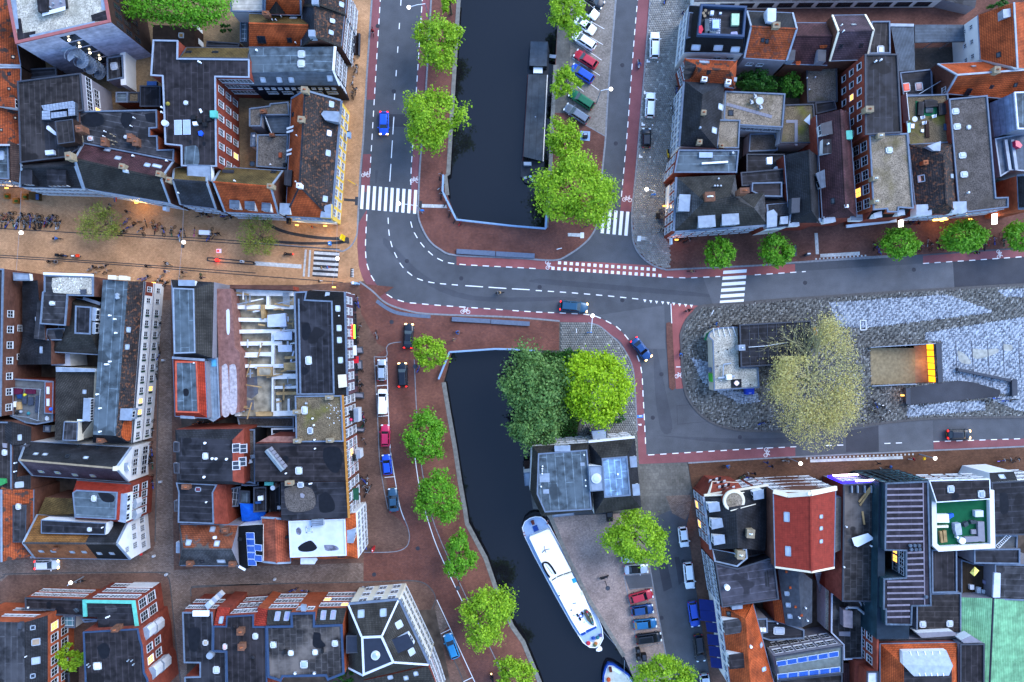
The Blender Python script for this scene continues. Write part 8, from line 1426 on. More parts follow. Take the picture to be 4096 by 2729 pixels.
def toplamp(label,x,y,bx,by,z=4.2,m=None):
    b=U(bx,by,.1);o=empty('street_lamp',b,label,'street lamp','round topped street lamps');p=V3((b.x,b.y,z));M().cyl(b,p,.07,.05,7).build('post',blackp,o);M().cyl(p,p+V3((0,0,.18)),.42,.3,14).build('lamp_head',m or copd,o)
toplamp('dark round topped lamp under the light quay tree',1475,226,1490,228);T(1,3);toplamp('dark round topped lamp below the narrow quay tree',1862,645,1870,640);T(2,3);toplamp('round topped lamp behind the motorbike on the cobbles',860,655,855,640)
def hanging(label,x,y,y0,y1):
    p=U(x,y,6.2);o=empty('hanging_lamp',p,label,'street lamp','globe lamps hung over the yellow street');M().ball(p,.34,12).build('globe',lampw,o);M().tube([U(x,y0,7.2),p+V3((0,0,.5)),U(x-45,y1,7.2)],.018,4).build('wire',steel,o);M().cyl(p,p+V3((0,0,.5)),.03).build('stem',steel,o)
T(0,1);hanging('hanging globe lamp at the left part of the yellow street',194,573,190,930);hanging('hanging globe lamp in the middle of the yellow street',1688,660,330,1010);T(1,1);hanging('hanging globe lamp over the grey striped crossing',747,810,470,1050)
def glow(name,x,y,z,e,c=(1,.62,.22),r=.35):
    l=bpy.data.lights.new(name,'POINT');l.energy=e;l.color=c;l.shadow_soft_size=r;o=bpy.data.objects.new(name,l);COL.objects.link(o);o.location=U(x,y,z)
def assumed_shoplamp(label,x,y,z,e,c=(1,.62,.22)):
    p=U(x,y,z);tag(M().obox(p+V3((0,0,.3)),V3((.3,0,0)),V3((0,.12,0)),V3((0,0,.07))).build('wall_lamp',warm),label,'lamp');glow('assumed_shop_light',x,y,z,e,c)  # lamp box and point light are added, assumed from a warm pool
T(0,1);assumed_shoplamp('assumed bright warm shop lamp over the yellow street by the flag',1260,300,3.,77,(1,.6,.12));assumed_shoplamp('assumed warm shop lamp at the terrace at the far left',70,165,3,29);assumed_shoplamp('assumed warm lamp under the lit corner window of the white building',1420,1035,3,29,(1,.5,.2))  # added lamps, assumed from the warm light on street and terrace
T(1,1);assumed_shoplamp('assumed warm lamp on the west part of the yellow corner shop front',380,505,3,47,(1,.68,.22));assumed_shoplamp('assumed warm lamp on the east part of the yellow corner shop front',640,512,3,44,(1,.68,.22));assumed_shoplamp('assumed warm lamp at the building site corner',720,1075,3,36,(1,.62,.25))  # assumed lamps, added for the warm glow along the fronts
T(3,1);assumed_shoplamp('assumed warm lamp under the lit canopy on the red pavement',1590,465,2.8,47,(1,.55,.2));assumed_shoplamp('assumed warm lamp near the right banner sign',1850,450,2.8,47,(1,.6,.22));T(2,1);assumed_shoplamp('assumed reddish lamp at the corner house side',1510,640,3,27,(1,.4,.2));glow('lamp_light',1238,180,5.2,150,(1,.75,.4));assumed_shoplamp('assumed warm lamp on the west front of the corner house',1400,330,3,20,(1,.6,.25))  # the wall lamps here are added, assumed from warm pools on the paving
T(3,2);assumed_shoplamp('assumed amber lamp at the ramp portal',1228,500,1.4,13,(1,.5,.15))  # added lamp, assumed from the orange-lit bricks beside the ramp
# ------------------------------------------------------------------ bicycles
BC={k:mat('bike_'+k,c,.4,metal=.2,var=0) for k,c in dict(black='1a1b1e',blue='24479c',red='8c2428',white='b8bcc0',green='245a44',orange='a8542a',pink='b04a80',silver='7c8288',purple='5c4c9c').items()}
def wheelmesh():
    q=M();n=14
    for i in range(n):
        a,b_=2*math.pi*i/n,2*math.pi*(i+1)/n;q.bar((math.cos(a)*.34,0,math.sin(a)*.34),(math.cos(b_)*.34,0,math.sin(b_)*.34),.05,.04,up=V3((0,1,0)))
    for i in range(4):a=math.pi*i/4;q.bar((-math.cos(a)*.33,0,-math.sin(a)*.33),(math.cos(a)*.33,0,math.sin(a)*.33),.012,.012,up=V3((0,1,0)))
    return q.mesh('wheel',[rubber])
WHM=wheelmesh()
fq=M()
for a,b_ in (((-.52,0,.34),(-.12,0,.3)),((-.12,0,.3),(.36,0,.72)),((-.12,0,.3),(-.26,0,.84)),((-.22,0,.7),(.38,0,.78)),((-.52,0,.34),(-.23,0,.72)),((.54,0,.34),(.34,0,.9)),((-.85,0,.72),(-.3,0,.72))):fq.cyl(a,b_,.025,.025,5)
fq.box(-.86,-.07,.7,-.4,.07,.73)
BM={k:fq.mesh('frame',[m]) for k,m in BC.items()}
HB=M().tube([V3((.2,-.3,.98)),V3((.36,-.12,1.02)),V3((.36,.12,1.02)),V3((.2,.3,.98))],.02,5).mesh('handlebar',[steel]);SDL=M().ball((-.28,0,.9),.13,7,0,.4).mesh('saddle',[blackp]);BSK=M().box(.4,-.17,.72,.68,.17,.98).mesh('basket',[blackp])
HUE=['black']*6+['blue','red','silver','green','black','white','blue','silver']
NB=[0]
def bike(x,y,ang,label,group,c=None,lean_=None,z=.13):
    i=NB[0];NB[0]+=1;c=c or HUE[(i*5+i//3)%len(HUE)];p=U(x,y,z);o=empty('bicycle',p,label,'bicycle',group);o.rotation_euler=(lean_ if lean_ is not None else (.28 if i%2 else -.3),0,ang)
    put(BM[c],'frame',o)
    for dx in (-.52,.54):w_=put(WHM,'wheel',o);w_.location=(dx,0,.36)
    put(HB,'handlebar',o);put(SDL,'saddle',o)
    if i%3==0:put(BSK,'basket',o)
    return o
ORD='first second third fourth fifth sixth seventh eighth ninth tenth eleventh twelfth thirteenth fourteenth fifteenth sixteenth seventeenth eighteenth nineteenth twentieth'.split()
ORD+=['twenty-'+w_ for w_ in ORD[:9]]+['thirtieth']+['thirty-'+w_ for w_ in ORD[:9]]
def bikes(t_,label,group,pts,a0=1.5,sp=.35,c=None):
    T(*t_);P=list(zip(pts[::2],pts[1::2]));h=max(p[0] for p in P)-min(p[0] for p in P)>=max(p[1] for p in P)-min(p[1] for p in P);P.sort(key=lambda p:p[0 if h else 1])
    for k,p in enumerate(P):bike(*p,a0+random.uniform(-sp,sp),(ORD[k]+' from '+('left, ' if h else 'top, ') if len(P)>1 else '')+label,group,c)
random.seed(21)
R_=[]
for k in range(17):R_+=[15+k*33+random.uniform(-8,8),430+k*2+random.uniform(-14,14),25+k*33+random.uniform(-8,8),492+random.uniform(-14,14)]
bikes((0,1),'bicycle in the dense row on the yellow street','dense bicycle row on the yellow street',R_,1.3,.5)
bikes((0,1),'bicycle in the loose row by the left bare tree','bicycles by the left bare tree',[1050,460,1110,500,1150,540,1185,470,1215,510,1140,585,1270,490,1300,540,1345,490,1335,565],1.,.9)
bikes((0,1),'bicycle between the bare tree and the cargo bike','bicycles mid yellow street',[1425,500,1430,550,1465,525,1500,540,1525,570,1580,570,1605,550,1660,570,1668,615,1700,575],1.5,.5)
bikes((0,1),'bicycle heaped on the south gutter of the street','bicycles on the south gutter',[860,910,890,935,920,905,965,875,1000,940],.2,.5);bikes((0,1),'bicycle beside the lit corner of the white building','bicycles at the white building corner',[1320,985,1360,1000,1460,1010,1490,995,1520,1020,1540,1045],.5,.8);bikes((0,1),'bicycle under the white fascia of the slate front','bicycles at the slate front',[1850,412,1885,418,1960,420,2080,432,2110,438],.1,.3)
bikes((0,1),'bicycle beside the white box cargo bike','bicycles by the cargo bike',[1955,570,1975,600,1940,620],1.2,.6);bikes((0,1),'pink bicycle left of the white box cargo bike','pink bicycle',[1790,568],1.4,.1,'pink')
A_=[]
for k in range(12):A_+=[1478-k*3+random.uniform(-8,8),1385+k*45]
bikes((0,1),'bicycle against the white building on the lane','bicycles along the clinker lane',A_,1.5,.4);bikes((0,2),'bicycle against the lower white lane front','bicycles along the lower clinker lane',[1410,760,1405,830,1395,965,1400,1010,1402,1090,1405,1130,1408,1270,1410,1310],1.5,.4)
bikes((1,0),'bicycle beside the navy boarded house','bicycles at the navy house',[905,590,915,640,940,645,890,735,905,800,915,850,900,880],1.6,.5);bikes((1,1),'bicycle beside the black roofed shop on the quay','bicycles at the black roofed shop',[930,1190,940,1225,950,1440,1120,1508,935,1550],1.7,.6)
bikes((1,2),'bicycle along the brick fronts of the quay','bicycles on the purple quay fronts',[975,245,960,385,975,430,975,670,1000,690,985,740,1005,760,990,920,995,1265,1020,1270,1000,1350,1030,1340,1055,1355,1010,1395],1.7,.7);bikes((1,3),'bicycle against the white corner house on the quay','bicycles at the white corner house',[1015,165,1010,210,1000,250,1010,300],1.6,.3)
bikes((1,1),'bicycle leaning on the blue canal railing','bicycles on the canal railing',[1708,60,1702,150,1715,240,1740,300,1795,400,1830,452,1895,480],1.2,.6);bikes((2,0),'bicycle against the white houses on the tiled pavement','bicycles on the tiled pavement',[1462,970,1468,1030,1560,260,1548,330,1500,840,1395,5,1420,12],1.5,.4)
bikes((2,1),'bicycle beside the corner house and its sign','bicycles at the corner house',[1378,530,1375,560,1560,645,1600,640],.6,.9);bikes((3,1),'bicycle beside the clipped trees on red paving','bicycles at the clipped trees',[970,700,1000,740,1015,690,1385,710,1465,665,1475,705,1560,670,1580,700,1995,660,1985,700,2075,645,2140,615,2160,660],1.4,.6)
bikes((3,2),'bicycle lying near the plaza ramp','bicycles at the plaza ramp',[985,570,1010,590,1070,625,950,640,1020,685,1310,610],2.3,.6);bikes((3,2),'bicycle along the lower wall of the asphalt ramp','bicycles along the ramp wall',[1800,560,1990,545,2090,535,2170,540,2260,545,1420,580],.1,.2);bikes((3,2),'bicycle at the white shop front','bicycles on the south pavement',[2190,1098,2255,1085,1000,1185,1070,1190,160,1090],.2,.4);bikes((3,2),'purple bicycle on the south pavement at the right edge','purple bicycle',[2135,1108],.1,.1,'purple')
bikes((2,2),'bicycle on the plaza bricks near the plane tree','bicycles near the plane tree',[2290,745,2330,755],.3,.4);bikes((2,2),'bicycle at the red corner building','bicycles at the red corner building',[2110,1235,2150,1230,2180,1245],.2,.4);bikes((0,3),'bicycle against the brick wing or on its corner pavement','bicycles at the brick wing',[455,725,755,645,490,730],.1,.4);bikes((0,3),'bicycle against the white split gable house','bicycles at the split gable house',[1348,195,1350,260,1348,315],1.5,.3);bikes((0,3),'bicycle beside the bay windowed brick house','bicycle at the bay windows',[1590,1350],1.4,.2)
bikes((1,3),'bicycle along the lower clinker street fronts','bicycles on the lower clinker street',[350,706,465,732,1000,692,1025,696],.1,.3);bikes((0,2),'orange bicycle behind the zinc clad strip','orange bicycles',[1820,748,1870,750,1920,752,1970,755,2030,758],.1,.3,'orange');bikes((1,2),'bicycle under the light quay tree','bicycle under the tree',[1510,252],1.2,.1)
T(0,1);o=empty('cargo_bike',U(1880,570,.13),'cargo bike with a large white box on the yellow street','cargo bike');block('cargo_box',[1828,548,1925,552,1925,592,1828,588],.4,1.3,pvc,parent=o);q=M()
for x in (1835,1915):q.cyl(U(x,600,.4),U(x,606,.4),.3,.3,12)
q.cyl(U(1985,578,.45),U(1985,584,.45),.33,.33,12);q.build('wheel',rubber,o);M().bar(U(1920,580,.6),U(1985,580,.6),.06,.06).build('frame',BC['black'],o)
# ------------------------------------------------------------------ people
skin=mat('skin','b98a6c',.6,var=0);hairm=mat('dark_hair','2a211c',.7,var=0);hair2=mat('fair_hair','8c6e46',.7,var=0)
def bodymesh(pose):
    J=dict(pel=(0,0,.95),ch=(.0,0,1.3),nk=(.02,0,1.5),hd=(.05,0,1.66),tp=(.05,0,1.76));g=.18 if pose=='walk' else 0;sit=pose=='ride'
    if sit:J=dict(pel=(0,0,.98),ch=(.16,0,1.3),nk=(.24,0,1.48),hd=(.28,0,1.62),tp=(.29,0,1.72))
    V=[J['pel'],J['ch'],J['nk'],J['hd'],J['tp']];R=[.15,.17,.06,.1,.07];E=[(0,1),(1,2),(2,3),(3,4)]
    for s in (-1,1):
        k=len(V);c=J['ch']
        if sit:V+=[(c[0]+.04,s*.2,c[2]+.08),(c[0]+.16,s*.27,c[2]-.16),(.56,s*.28,1.06),(.62,s*.26,1.04)]
        else:V+=[(c[0],s*.2,c[2]+.1),(c[0]-s*g*.5,s*.25,1.12),(c[0]+.05-s*g*1.3,s*.25,.88),(c[0]+.09-s*g*1.5,s*.24,.78)]
        R+=[.075,.05,.035,.04];E+=[(1,k),(k,k+1),(k+1,k+2),(k+2,k+3)];k=len(V)
        if sit:V+=[(.05,s*.1,.93),(.38,s*.12,.78+s*.12),(.18,s*.12,.4+s*.14),(.32,s*.12,.36+s*.14)]
        else:V+=[(0,s*.1,.88),(s*g+.03,s*.11,.5),(s*g*1.7-.02,s*.11,.08),(s*g*1.7+.16,s*.12,.05)]
        R+=[.1,.07,.045,.045];E+=[(0,k),(k,k+1),(k+1,k+2),(k+2,k+3)]
    me=bpy.data.meshes.new('skel');me.from_pydata(V,E,[]);ob=bpy.data.objects.new('skel',me);COL.objects.link(ob);md=ob.modifiers.new('s','SKIN');sd=ob.modifiers.new('u','SUBSURF');sd.levels=sd.render_levels=1
    for i,r in enumerate(R):me.skin_vertices[0].data[i].radius=(r,r)
    me.skin_vertices[0].data[0].use_root=True
    dg=bpy.context.evaluated_depsgraph_get();dg.update();out=bpy.data.meshes.new_from_object(ob.evaluated_get(dg));bpy.data.objects.remove(ob);hz=J['nk'][2]+.03
    for m_ in (skin,skin,skin):out.materials.append(m_)
    for p in out.polygons:
        c=p.center;d=min((V3(V[i])-c).length for i in (8,16))
        p.material_index=0 if c.z>hz or d<.07 else (2 if (c.z<.9 or (sit and c.z<1.0 and abs(c.y)<.2)) else 1);p.use_smooth=True
    return out,V3(J['hd'])
BODY={k:bodymesh(k) for k in ('stand','walk','ride')};HAIR={k:M().ball(v[1]+V3((-.02,0,.045)),.115,10,0,.95).mesh('hair',[hairm]) for k,v in BODY.items()};NOSE={k:M().ball(v[1]+V3((.11,0,.0)),.022,6).mesh('nose',[skin]) for k,v in BODY.items()}
CL={k:mat('cloth_'+k,c,.9,var=.1) for k,c in dict(black='17181b',navy='1c2a4c',grey='5c5f66',white='b4b6b8',orange='c4541c',red='8c2028',blue='2c5c9c',tan='8c7458',green='3c4a34',denim='2f4568').items()}
def person(t_,x,y,dx,dy,top,leg,label,pose='walk',z=.13,ride=None,hair=None):
    T(*t_);p=U(x,y,z);d=math.atan2(-dy,dx);o=empty('person',p,label,'person');o.rotation_euler=(0,0,d);b=put(BODY[pose][0],'body',o)
    for i,m_ in enumerate((skin,CL[top],CL[leg])):b.material_slots[i].link='OBJECT';b.material_slots[i].material=m_
    h=put(HAIR[pose],'hair',o);put(NOSE[pose],'nose',o)
    if hair:h.material_slots[0].link='OBJECT';h.material_slots[0].material=hair
    if ride:o.location+=V3((-math.cos(d)*.25,-math.sin(d)*.25,0));bike(x,y,d,'bicycle ridden by the '+label.split(' ',1)[1] if ' ' in label else label,'ridden bicycles',ride,0.,z)
P1=(0,1)
for a in ((P1,350,540,1,.1,'black','black','person in black walking on the left gutter of the yellow street'),(P1,1190,385,-1,-.3,'black','denim','person in black with jeans in the warm shop light'),(P1,1042,328,1,.1,'grey','tan','upper person of the pair near the flag'),(P1,1030,362,1,.1,'green','tan','lower person of the pair near the flag'),
        (P1,480,845,1,.4,'black','black','person in black bending beside a bicycle at the south gutter'),(P1,1370,883,1,.2,'black','black','lone person in black on the south gutter'),(P1,1540,932,1,.1,'navy','white','person in navy near the lit corner of the white building'),(P1,1700,940,1,.2,'black','grey','upper left person of the four by the slate house'),(P1,1690,980,1,-.1,'tan','black','lower left person of the four by the slate house'),
        (P1,1868,960,1,.1,'green','tan','upper right person of the four by the slate house'),(P1,1870,990,1,0,'black','navy','lower right person of the four by the slate house'),(P1,2025,588,.2,1,'black','black','person in black beside the cargo bike'),((1,1),530,528,1,.1,'orange','grey','person in an orange jacket at the yellow corner shop'),((1,1),787,622,0,1,'white','white','person in white beside the yellow beach flag'),
        ((1,1),615,900,1,.3,'tan','black','person in tan on the grey striped crossing'),((1,1),668,895,1,.2,'blue','red','person in blue and red on the grey striped crossing'),((1,1),593,1022,1,0,'black','white','person in black and white by the building site'),((1,1),1820,1556,1,0,'tan','grey','person in tan on the purple quay'),((2,1),690,510,-1,.1,'black','navy','person in black at the quay corner under the big tree'),
        ((2,1),1865,1412,1,.3,'blue','navy','person in blue at the round kiosk corner'),((2,1),1880,1450,1,.1,'red','black','person in dark red at the round kiosk corner'),((2,0),1558,142,1,.6,'navy','navy','person in navy at the north corner house'),((3,1),1272,492,1,.2,'black','black','leftmost of three people by the left banner sign'),((3,1),1308,480,-.3,1,'navy','black','middle of three people by the left banner sign'),((3,1),1356,495,-1,0,'black','red','rightmost of three people by the left banner sign'),
        ((3,2),1310,1080,-1,0,'red','white','person in red on the south bus strip'),((3,2),1100,1152,1,.4,'blue','black','person with pale blue top on the south pavement'),((3,2),20,1146,1,.1,'black','blue','person in black at the west end of the south pavement'),((3,2),995,1118,0,1,'black','black','person in black near the middle of the south pavement'),((2,2),2330,1112,1,.5,'navy','blue','person in navy near the bike symbol on the south lane'),((2,2),2215,1212,1,.3,'black','navy','person in black beside the bicycles at the red corner building'),((2,1),1805,120+1325,1,0,'grey','black','person in grey walking past the round kiosk')):person(*a)
for a in (((0,1),545,632,-1,0,'blue','grey','cyclist in blue on the yellow street'),((0,1),1555,860,1,.5,'black','white','cyclist in black crossing the south gutter'),((1,0),1080,305,.15,1,'red','black','cyclist in red on the north west bike lane'),((1,1),2240,1128,-1,.1,'tan','black','cyclist with a white bag on the main road'),((1,1),1855,1490,1,.1,'blue','black','cyclist in blue on the purple quay'),((2,1),1645,930,1,0,'tan','black','cyclist in tan on the red lane before the zebra'),((2,1),1615,1288,-1,.3,'black','black','cyclist in black at the yield teeth'),
        ((2,2),1540,125,0,1,'blue','black','cyclist in blue on the station lane'),((2,2),1970,1145,1,.2,'blue','tan','cyclist with a blue bag on the south pavement'),((3,1),1888,762,1,0,'black','black','cyclist in black on the north east lane'),((0,1),540,846,1,.1,'grey','black','cyclist in grey starting at the south gutter')):person(*a,'ride',.02,'black')
# ------------------------------------------------------------------ scooters and small street things
def scooter(t_,x,y,dx,dy,m_,label,box=None,lit=None,rider=None,z=.12):
    T(*t_);p=U(x,y,z);d=math.atan2(-dy,dx);o=empty('scooter',p,label,'scooter');o.rotation_euler=(0,0,d);M().add([(-.75,-.17,.45),(.2,-.16,.35),(.7,-.1,.5),(.7,.1,.5),(.2,.16,.35),(-.75,.17,.45),(-.7,-.12,.8),(-.1,-.12,.72),(.55,-.08,.95),(.55,.08,.95),(-.1,.12,.72),(-.7,.12,.8)],[(0,5,4,3,2,1)]+[(i,i+1,i+7,i+6) for i in range(5)]+[(5,0,6,11),(6,7,10,11),(7,8,9,10)]).build('body',m_,o,local=True)
    for sx in (-.6,.62):M().cyl((sx,-.06,.24),(sx,.06,.24),.24,.24,12).build('wheel',rubber,o,local=True)
    M().tube([V3((.45,-.32,1.02)),V3((.55,0,1.05)),V3((.45,.32,1.02))],.03,5).build('handlebar',blackp,o,local=True);M().box(-.7,-.13,.78,.0,.13,.88).build('saddle',blackp,o,local=True)
    if box:M().box(-.95,-.26,.85,-.45,.26,1.3).build('carrier_box',box,o,local=True)
    if lit:M().ball((-.98 if lit is tail_on else .72,0,.7),.13,7).build('lamp',lit,o,local=True)
    if rider:person(t_,x,y,dx,dy,rider,'black','rider in '+rider+' on the '+label,'ride',z-.05)
scooter((0,1),590,786,1,.05,Pnav,'dark scooter moving on the yellow street',blackp,rider='black');scooter((0,1),708,790,-1,0,Pw,'scooter with an orange red delivery box',mat('delivery_box','d84020',.5));scooter((2,0),1162,598,.03,1,Pw,'white scooter on the north south red lane',rider='blue',z=.01);scooter((1,1),300,773,-1,0,Pbk,'moped with a red tail lamp on the yellow street',None,tail_on,'black');scooter((1,3),2172,1515,-.2,-1,Pbk,'motorbike with a lit headlamp on the lower quay',None,lamp_on,'black');scooter((2,3),845,600,1,-.3,Pbk,'black motorbike parked on the cobbled quay');scooter((2,0),1430,1420,.1,1,mat('yellow_paint','c09a1c',.4),'yellow moped by the white front of the tiled pavement')
def thing(t_,fl,z0,z1,m_,name,label,cat,ms=None,curve=0,extra=()):
    T(*t_);p=PTS(fl,z1);o=empty(name,V3((p[0].x,p[0].y,z0)),label,cat);block('body',fl,z0,z1,m_,ms,parent=o)
    for nm,f,a,b_,mm in extra:block(nm,f,a,b_,mm,parent=o)
thing((2,0),[630,1204,719,1210,715,1297,627,1290],.1,.16,bsteel,'waste_container','underground waste container on a pale steel plate','waste container',extra=(('bin',[655,1225,695,1220,698,1262,652,1265],.16,1.2,blackp),('flap',[660,1228,690,1224,692,1240,660,1242],1.2,1.25,steel)))
for i,fl in enumerate(([1142,1270,1178,1264,1184,1305,1148,1312],[1195,1318,1238,1316,1240,1380,1198,1382],[1148,1332,1180,1330,1184,1372,1150,1374])):thing((2,3),fl,.12,1.25,blackp,'bin',('topmost','right hand','left hand')[i]+' black bin of the three below the cobbled parking row','bin',extra=(('lid',[fl[0]+6,fl[1]+6,fl[2]-6,fl[3]+6,fl[4]-6,fl[5]-10,fl[6]+6,fl[7]-10],1.25,1.32,copd),))
thing((2,3),[872,10,928,5,928,92,875,96],.12,1.3,mat('slatted_bin','2c2c2c',.7,kind='lines',p=(.12,.02)),'cycle_shelter','dark slatted bin store beside the canal house','bin store',extra=(('lid',[876,14,924,10,924,50,877,52],1.3,1.36,copd),));thing((2,2),[2145,440,2228,436,2228,490,2150,494],.14,1.3,mat('blue_bin','1c3ca8',.5),'recycling_bin','blue recycling bin behind the gravel roofed kiosk','bin',extra=(('label',[2178,478,2202,477,2202,481,2178,482],1.3,1.305,pvc),))
thing((2,1),[1330,395,1358,396,1358,440,1330,438],.1,.9,bitk,'terrace_table','black terrace table by the corner house front','table',extra=(('top',[1326,391,1362,392,1362,444,1326,442],.9,.96,blackp),));thing((2,1),[1356,358,1388,360,1388,390,1356,390],.1,.6,copd,'terrace_chair','upper dark terrace chair by the corner house front','chair',extra=(('back',[1380,358,1390,358,1390,390,1380,390],.6,1.,copd),));thing((2,1),[1350,446,1388,448,1388,478,1350,476],.1,.6,copd,'terrace_chair','lower dark terrace chair by the corner house front','chair',extra=(('back',[1380,446,1390,446,1390,478,1380,478],.6,1.,copd),))
thing((3,1),[240,690,258,690,260,785,242,785],.1,.6,blackp,'bench','long dark bench beside the clipped tree on red paving','bench',extra=(('seat',[236,688,262,688,264,788,238,788],.6,.68,copd),));thing((3,1),[355,762,395,760,395,780,355,784],.1,1.4,copd,'information_sign','small black white and ochre sign post on the red pavement','sign',extra=(('face',[365,760,392,759,392,770,365,771],1.4,1.5,pvc),));thing((1,0),[1605,822,1645,822,1650,845,1610,846],.1,1.6,mat('magenta_post','c01870',.5),'post_box','magenta post box beside the lopsided lime tree','post box',extra=(('slot',[1615,828,1640,828,1642,834,1616,834],1.6,1.62,blackp),))
thing((1,0),[895,302,955,306,948,508,890,500],.1,.3,brd,'cafe_terrace','sunken cafe terrace with two dark oval parasols at the north pavement','terrace',extra=(('parasol',[900,335,915,330,918,395,905,402,895,395],2.2,2.4,bitk),('parasol',[895,420,910,415,912,485,900,492,890,480],2.2,2.4,bitk),('rail',[945,305,957,306,950,508,940,507],.3,1.,copd)))
for i,(x,y,w_,h_) in enumerate(((55,235,22,24),(140,278,26,24),(222,240,22,26))):thing(P1,[x-w_,y-h_,x+w_,y-h_,x+w_,y+h_,x-w_,y+h_],.12,.75,mat('ochre_wood','8c5a24',.7),'terrace_planter',('left','middle','right')[i]+' ochre wooden planter table on the lit left terrace','planter',extra=(('plant',[x-10,y-8,x+12,y-8,x+12,y+12,x-10,y+12],.75,1.1,L_hedge),))
thing(P1,[265,195,355,205,355,275,262,262],.12,1.1,mat('terrace_box','4a3c22',.8,kind='lines',p=(.15,.02)),'terrace_screen','dark wooden terrace screen with a blue end panel','screen',extra=(('panel',[328,218,355,218,355,270,328,268],1.1,1.2,Pnav),))
T(*P1);o=empty('flag',U(1060,262,4.5),'blue and red flag on the yellow street front','flag');M().bar(U(1052,225,5.2),U(1060,290,4.2),.05,.05).build('pole',steel,o);M().add([U(1045,245,4.9),U(1062,248,4.9),U(1058,290,3.8),U(1048,290,3.8)],[(0,3,2,1)]).build('blue_cloth',Pnav,o);M().add([U(1062,248,4.92),U(1080,250,4.92),U(1070,292,3.82),U(1058,290,3.82)],[(0,3,2,1)]).build('red_cloth',mat('flag_red','c0482c',.7),o)
thing((1,1),[768,625,782,585,792,585,780,635],.13,3.,mat('flag_yellow','e0b818',.6),'beach_flag','yellow beach flag on the dark paving band','flag',extra=(('base',[768,628,790,628,790,640,768,640],.13,.25,steel),));thing((1,1),[660,655,682,650,684,685,664,685],.13,1.1,MATS['blue_sign'],'pavement_sign','small blue and white pavement sign on the paving band','sign',extra=(('white_face',[665,668,682,665,682,672,666,675],1.1,1.15,pvc),));T(1,1);o=empty('sign_post',U(930,135,.1),'yellow and grey sign post leaning over the north west kerb','sign');M().cyl(U(930,137,.1),U(912,125,3.4),.06).build('post',steel,o);M().bar(U(845,88,3.4),U(915,130,3.4),.12,.3).build('arm',mat('yellow_sign','c89a18',.5),o)
thing(P1,[1990,722,2035,722,2035,760,1990,758],.115,.17,pvc,'light_marker','white square ground marker with a red lamp on the yellow street','ground lamp',extra=(('lens',[1996,730,2012,730,2012,748,1996,748],.17,.4,tail_on),));thing(P1,[2206,826,2228,826,2228,846,2206,846],.13,1.2,pvc,'bollard','white bollard at the pointed end of the paving loop','bollard',extra=(('cap',[2210,830,2224,830,2224,842,2210,842],1.2,1.3,copd),));thing(P1,[1978,814,1998,814,1998,832,1978,832],.13,1.1,tail_on,'bollard','red lit bollard at the left end of the paving loop','bollard',extra=(('foot',[1974,812,2010,812,2010,836,1974,836],.13,.3,chimt),))
thing((1,1),[868,1028,888,1022,935,1030,932,1045,885,1048],.13,2.4,bsteel,'road_sign','blue and grey road sign pole at the yellow street corner','sign',extra=(('plate',[880,1022,896,1022,896,1046,880,1046],2.4,2.9,pvc),));thing((1,3),[1062,345,1078,340,1076,378,1064,378],.13,2.2,MATS['sign_red'],'no_entry_sign','red and white no entry sign on the quay corner','sign',extra=(('bar',[1064,358,1074,357,1074,365,1064,366],2.2,2.24,pvc),))
for i,(t_,x,y) in enumerate((((0,3),1520,587),((0,3),1405,416),((0,3),287,422),((0,2),1492,178),((0,2),1466,1300),((1,3),166,630),((1,1),852,1132),((0,3),1240,745+560))):thing(t_,[x-9,y-8,x+9,y-8,x+9,y+8,x-9,y+8],.12,.9,pvc,'white_post','small white post '+('on the clinker crossing','before the split gable house','behind the white moving car','in the upper clinker lane','in the middle clinker lane','on the lower clinker street','by the building site corner','beside the bay windowed house')[i],'post',extra=(('cap',[x-6,y-5,x+6,y-5,x+6,y+5,x-6,y+5],.9,.96,steel),))
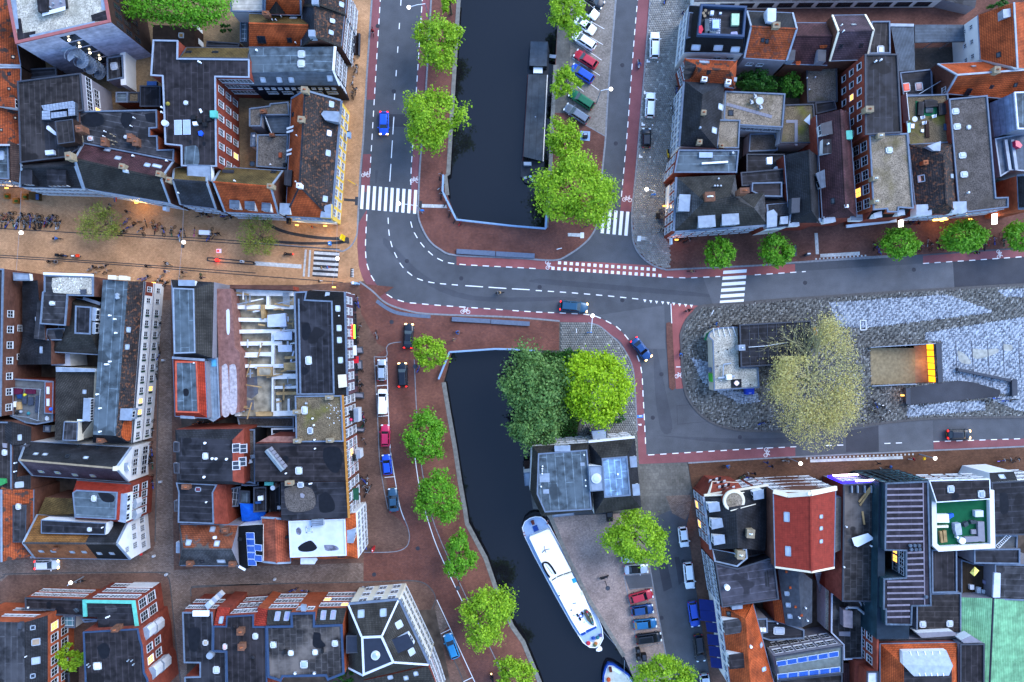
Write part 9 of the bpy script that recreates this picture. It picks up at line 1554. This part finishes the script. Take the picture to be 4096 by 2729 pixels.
for i,(t_,fl) in enumerate((((2,1),[1460,616,1475,616,1476,678,1462,678]),((0,1),[1495,325,1530,325,1528,368,1495,366]),((1,1),[278,440,302,440,302,488,278,488]),((1,0),[835,1205,862,1205,860,1258,835,1258]))):thing(t_,fl,2.6,4.,(pvc,pvc,blackp,bsteel)[i],'hanging_sign',('white hanging sign at the corner house','white hanging sign on the slate front house','black hanging sign on the orange front house','grey hanging sign on the yellow corner house')[i],'sign',extra=(('bracket',[fl[0],fl[1],fl[2],fl[3],fl[2],fl[3]+6,fl[0],fl[1]+6],4.,4.1,blackp),))
for i,(t_,x,y,d) in enumerate((((2,1),435,720,.3),((2,1),592,1475,1.6),((2,1),1845,1305,1.2))):T(*t_);tag(M().bar(U(x-25*math.cos(d),y+20*math.sin(d),1.),U(x+25*math.cos(d),y-20*math.sin(d),1.2),.12,.1).cyl(U(x,y,.1),U(x,y,1.1),.05).build('cycle_stand',pvc),'white street stand '+('on the bridge corner','in the tiled garden corner','on the dark plaza bricks')[i],'stand')
for i,(t_,fl) in enumerate((((1,2),[918,52,975,52,985,115,920,118]),((1,2),[890,470,985,475,990,530,895,525]),((1,2),[905,795,1000,800,990,840,910,835]),((1,2),[918,175,972,180,975,262,930,265]))):thing(t_,fl,.13,.8,copd,'front_steps',('top','middle','lowest','second')[i]+' dark front steps on the purple quay fronts','steps',extra=(('step',[fl[0]+10,fl[1]+12,fl[2]-8,fl[3]+12,fl[4]-8,fl[5]-10,fl[6]+10,fl[7]-10],.8,1.,gyr),))
thing((1,2),[880,140,945,140,945,178,882,182],.13,1.2,Pnav,'parked_box','navy box with a red lid against the quay front','box',extra=(('lid',[910,142,945,142,945,178,912,178],1.2,1.3,MATS['sign_red']),))
T(3,2);o=empty('loading_sign',U(1437,1085,.1),'yellow and white road sign under the right bus strip lamp','sign');M().cyl(U(1437,1085,.1),U(1437,1085,2.4),.04).build('post',steel,o);M().obox(U(1437,1083,2.5),V3((.18,.04,0)),V3((0,.2,0)),V3((0,0,.2))).build('plate',MATS['yellow_sign'],o)
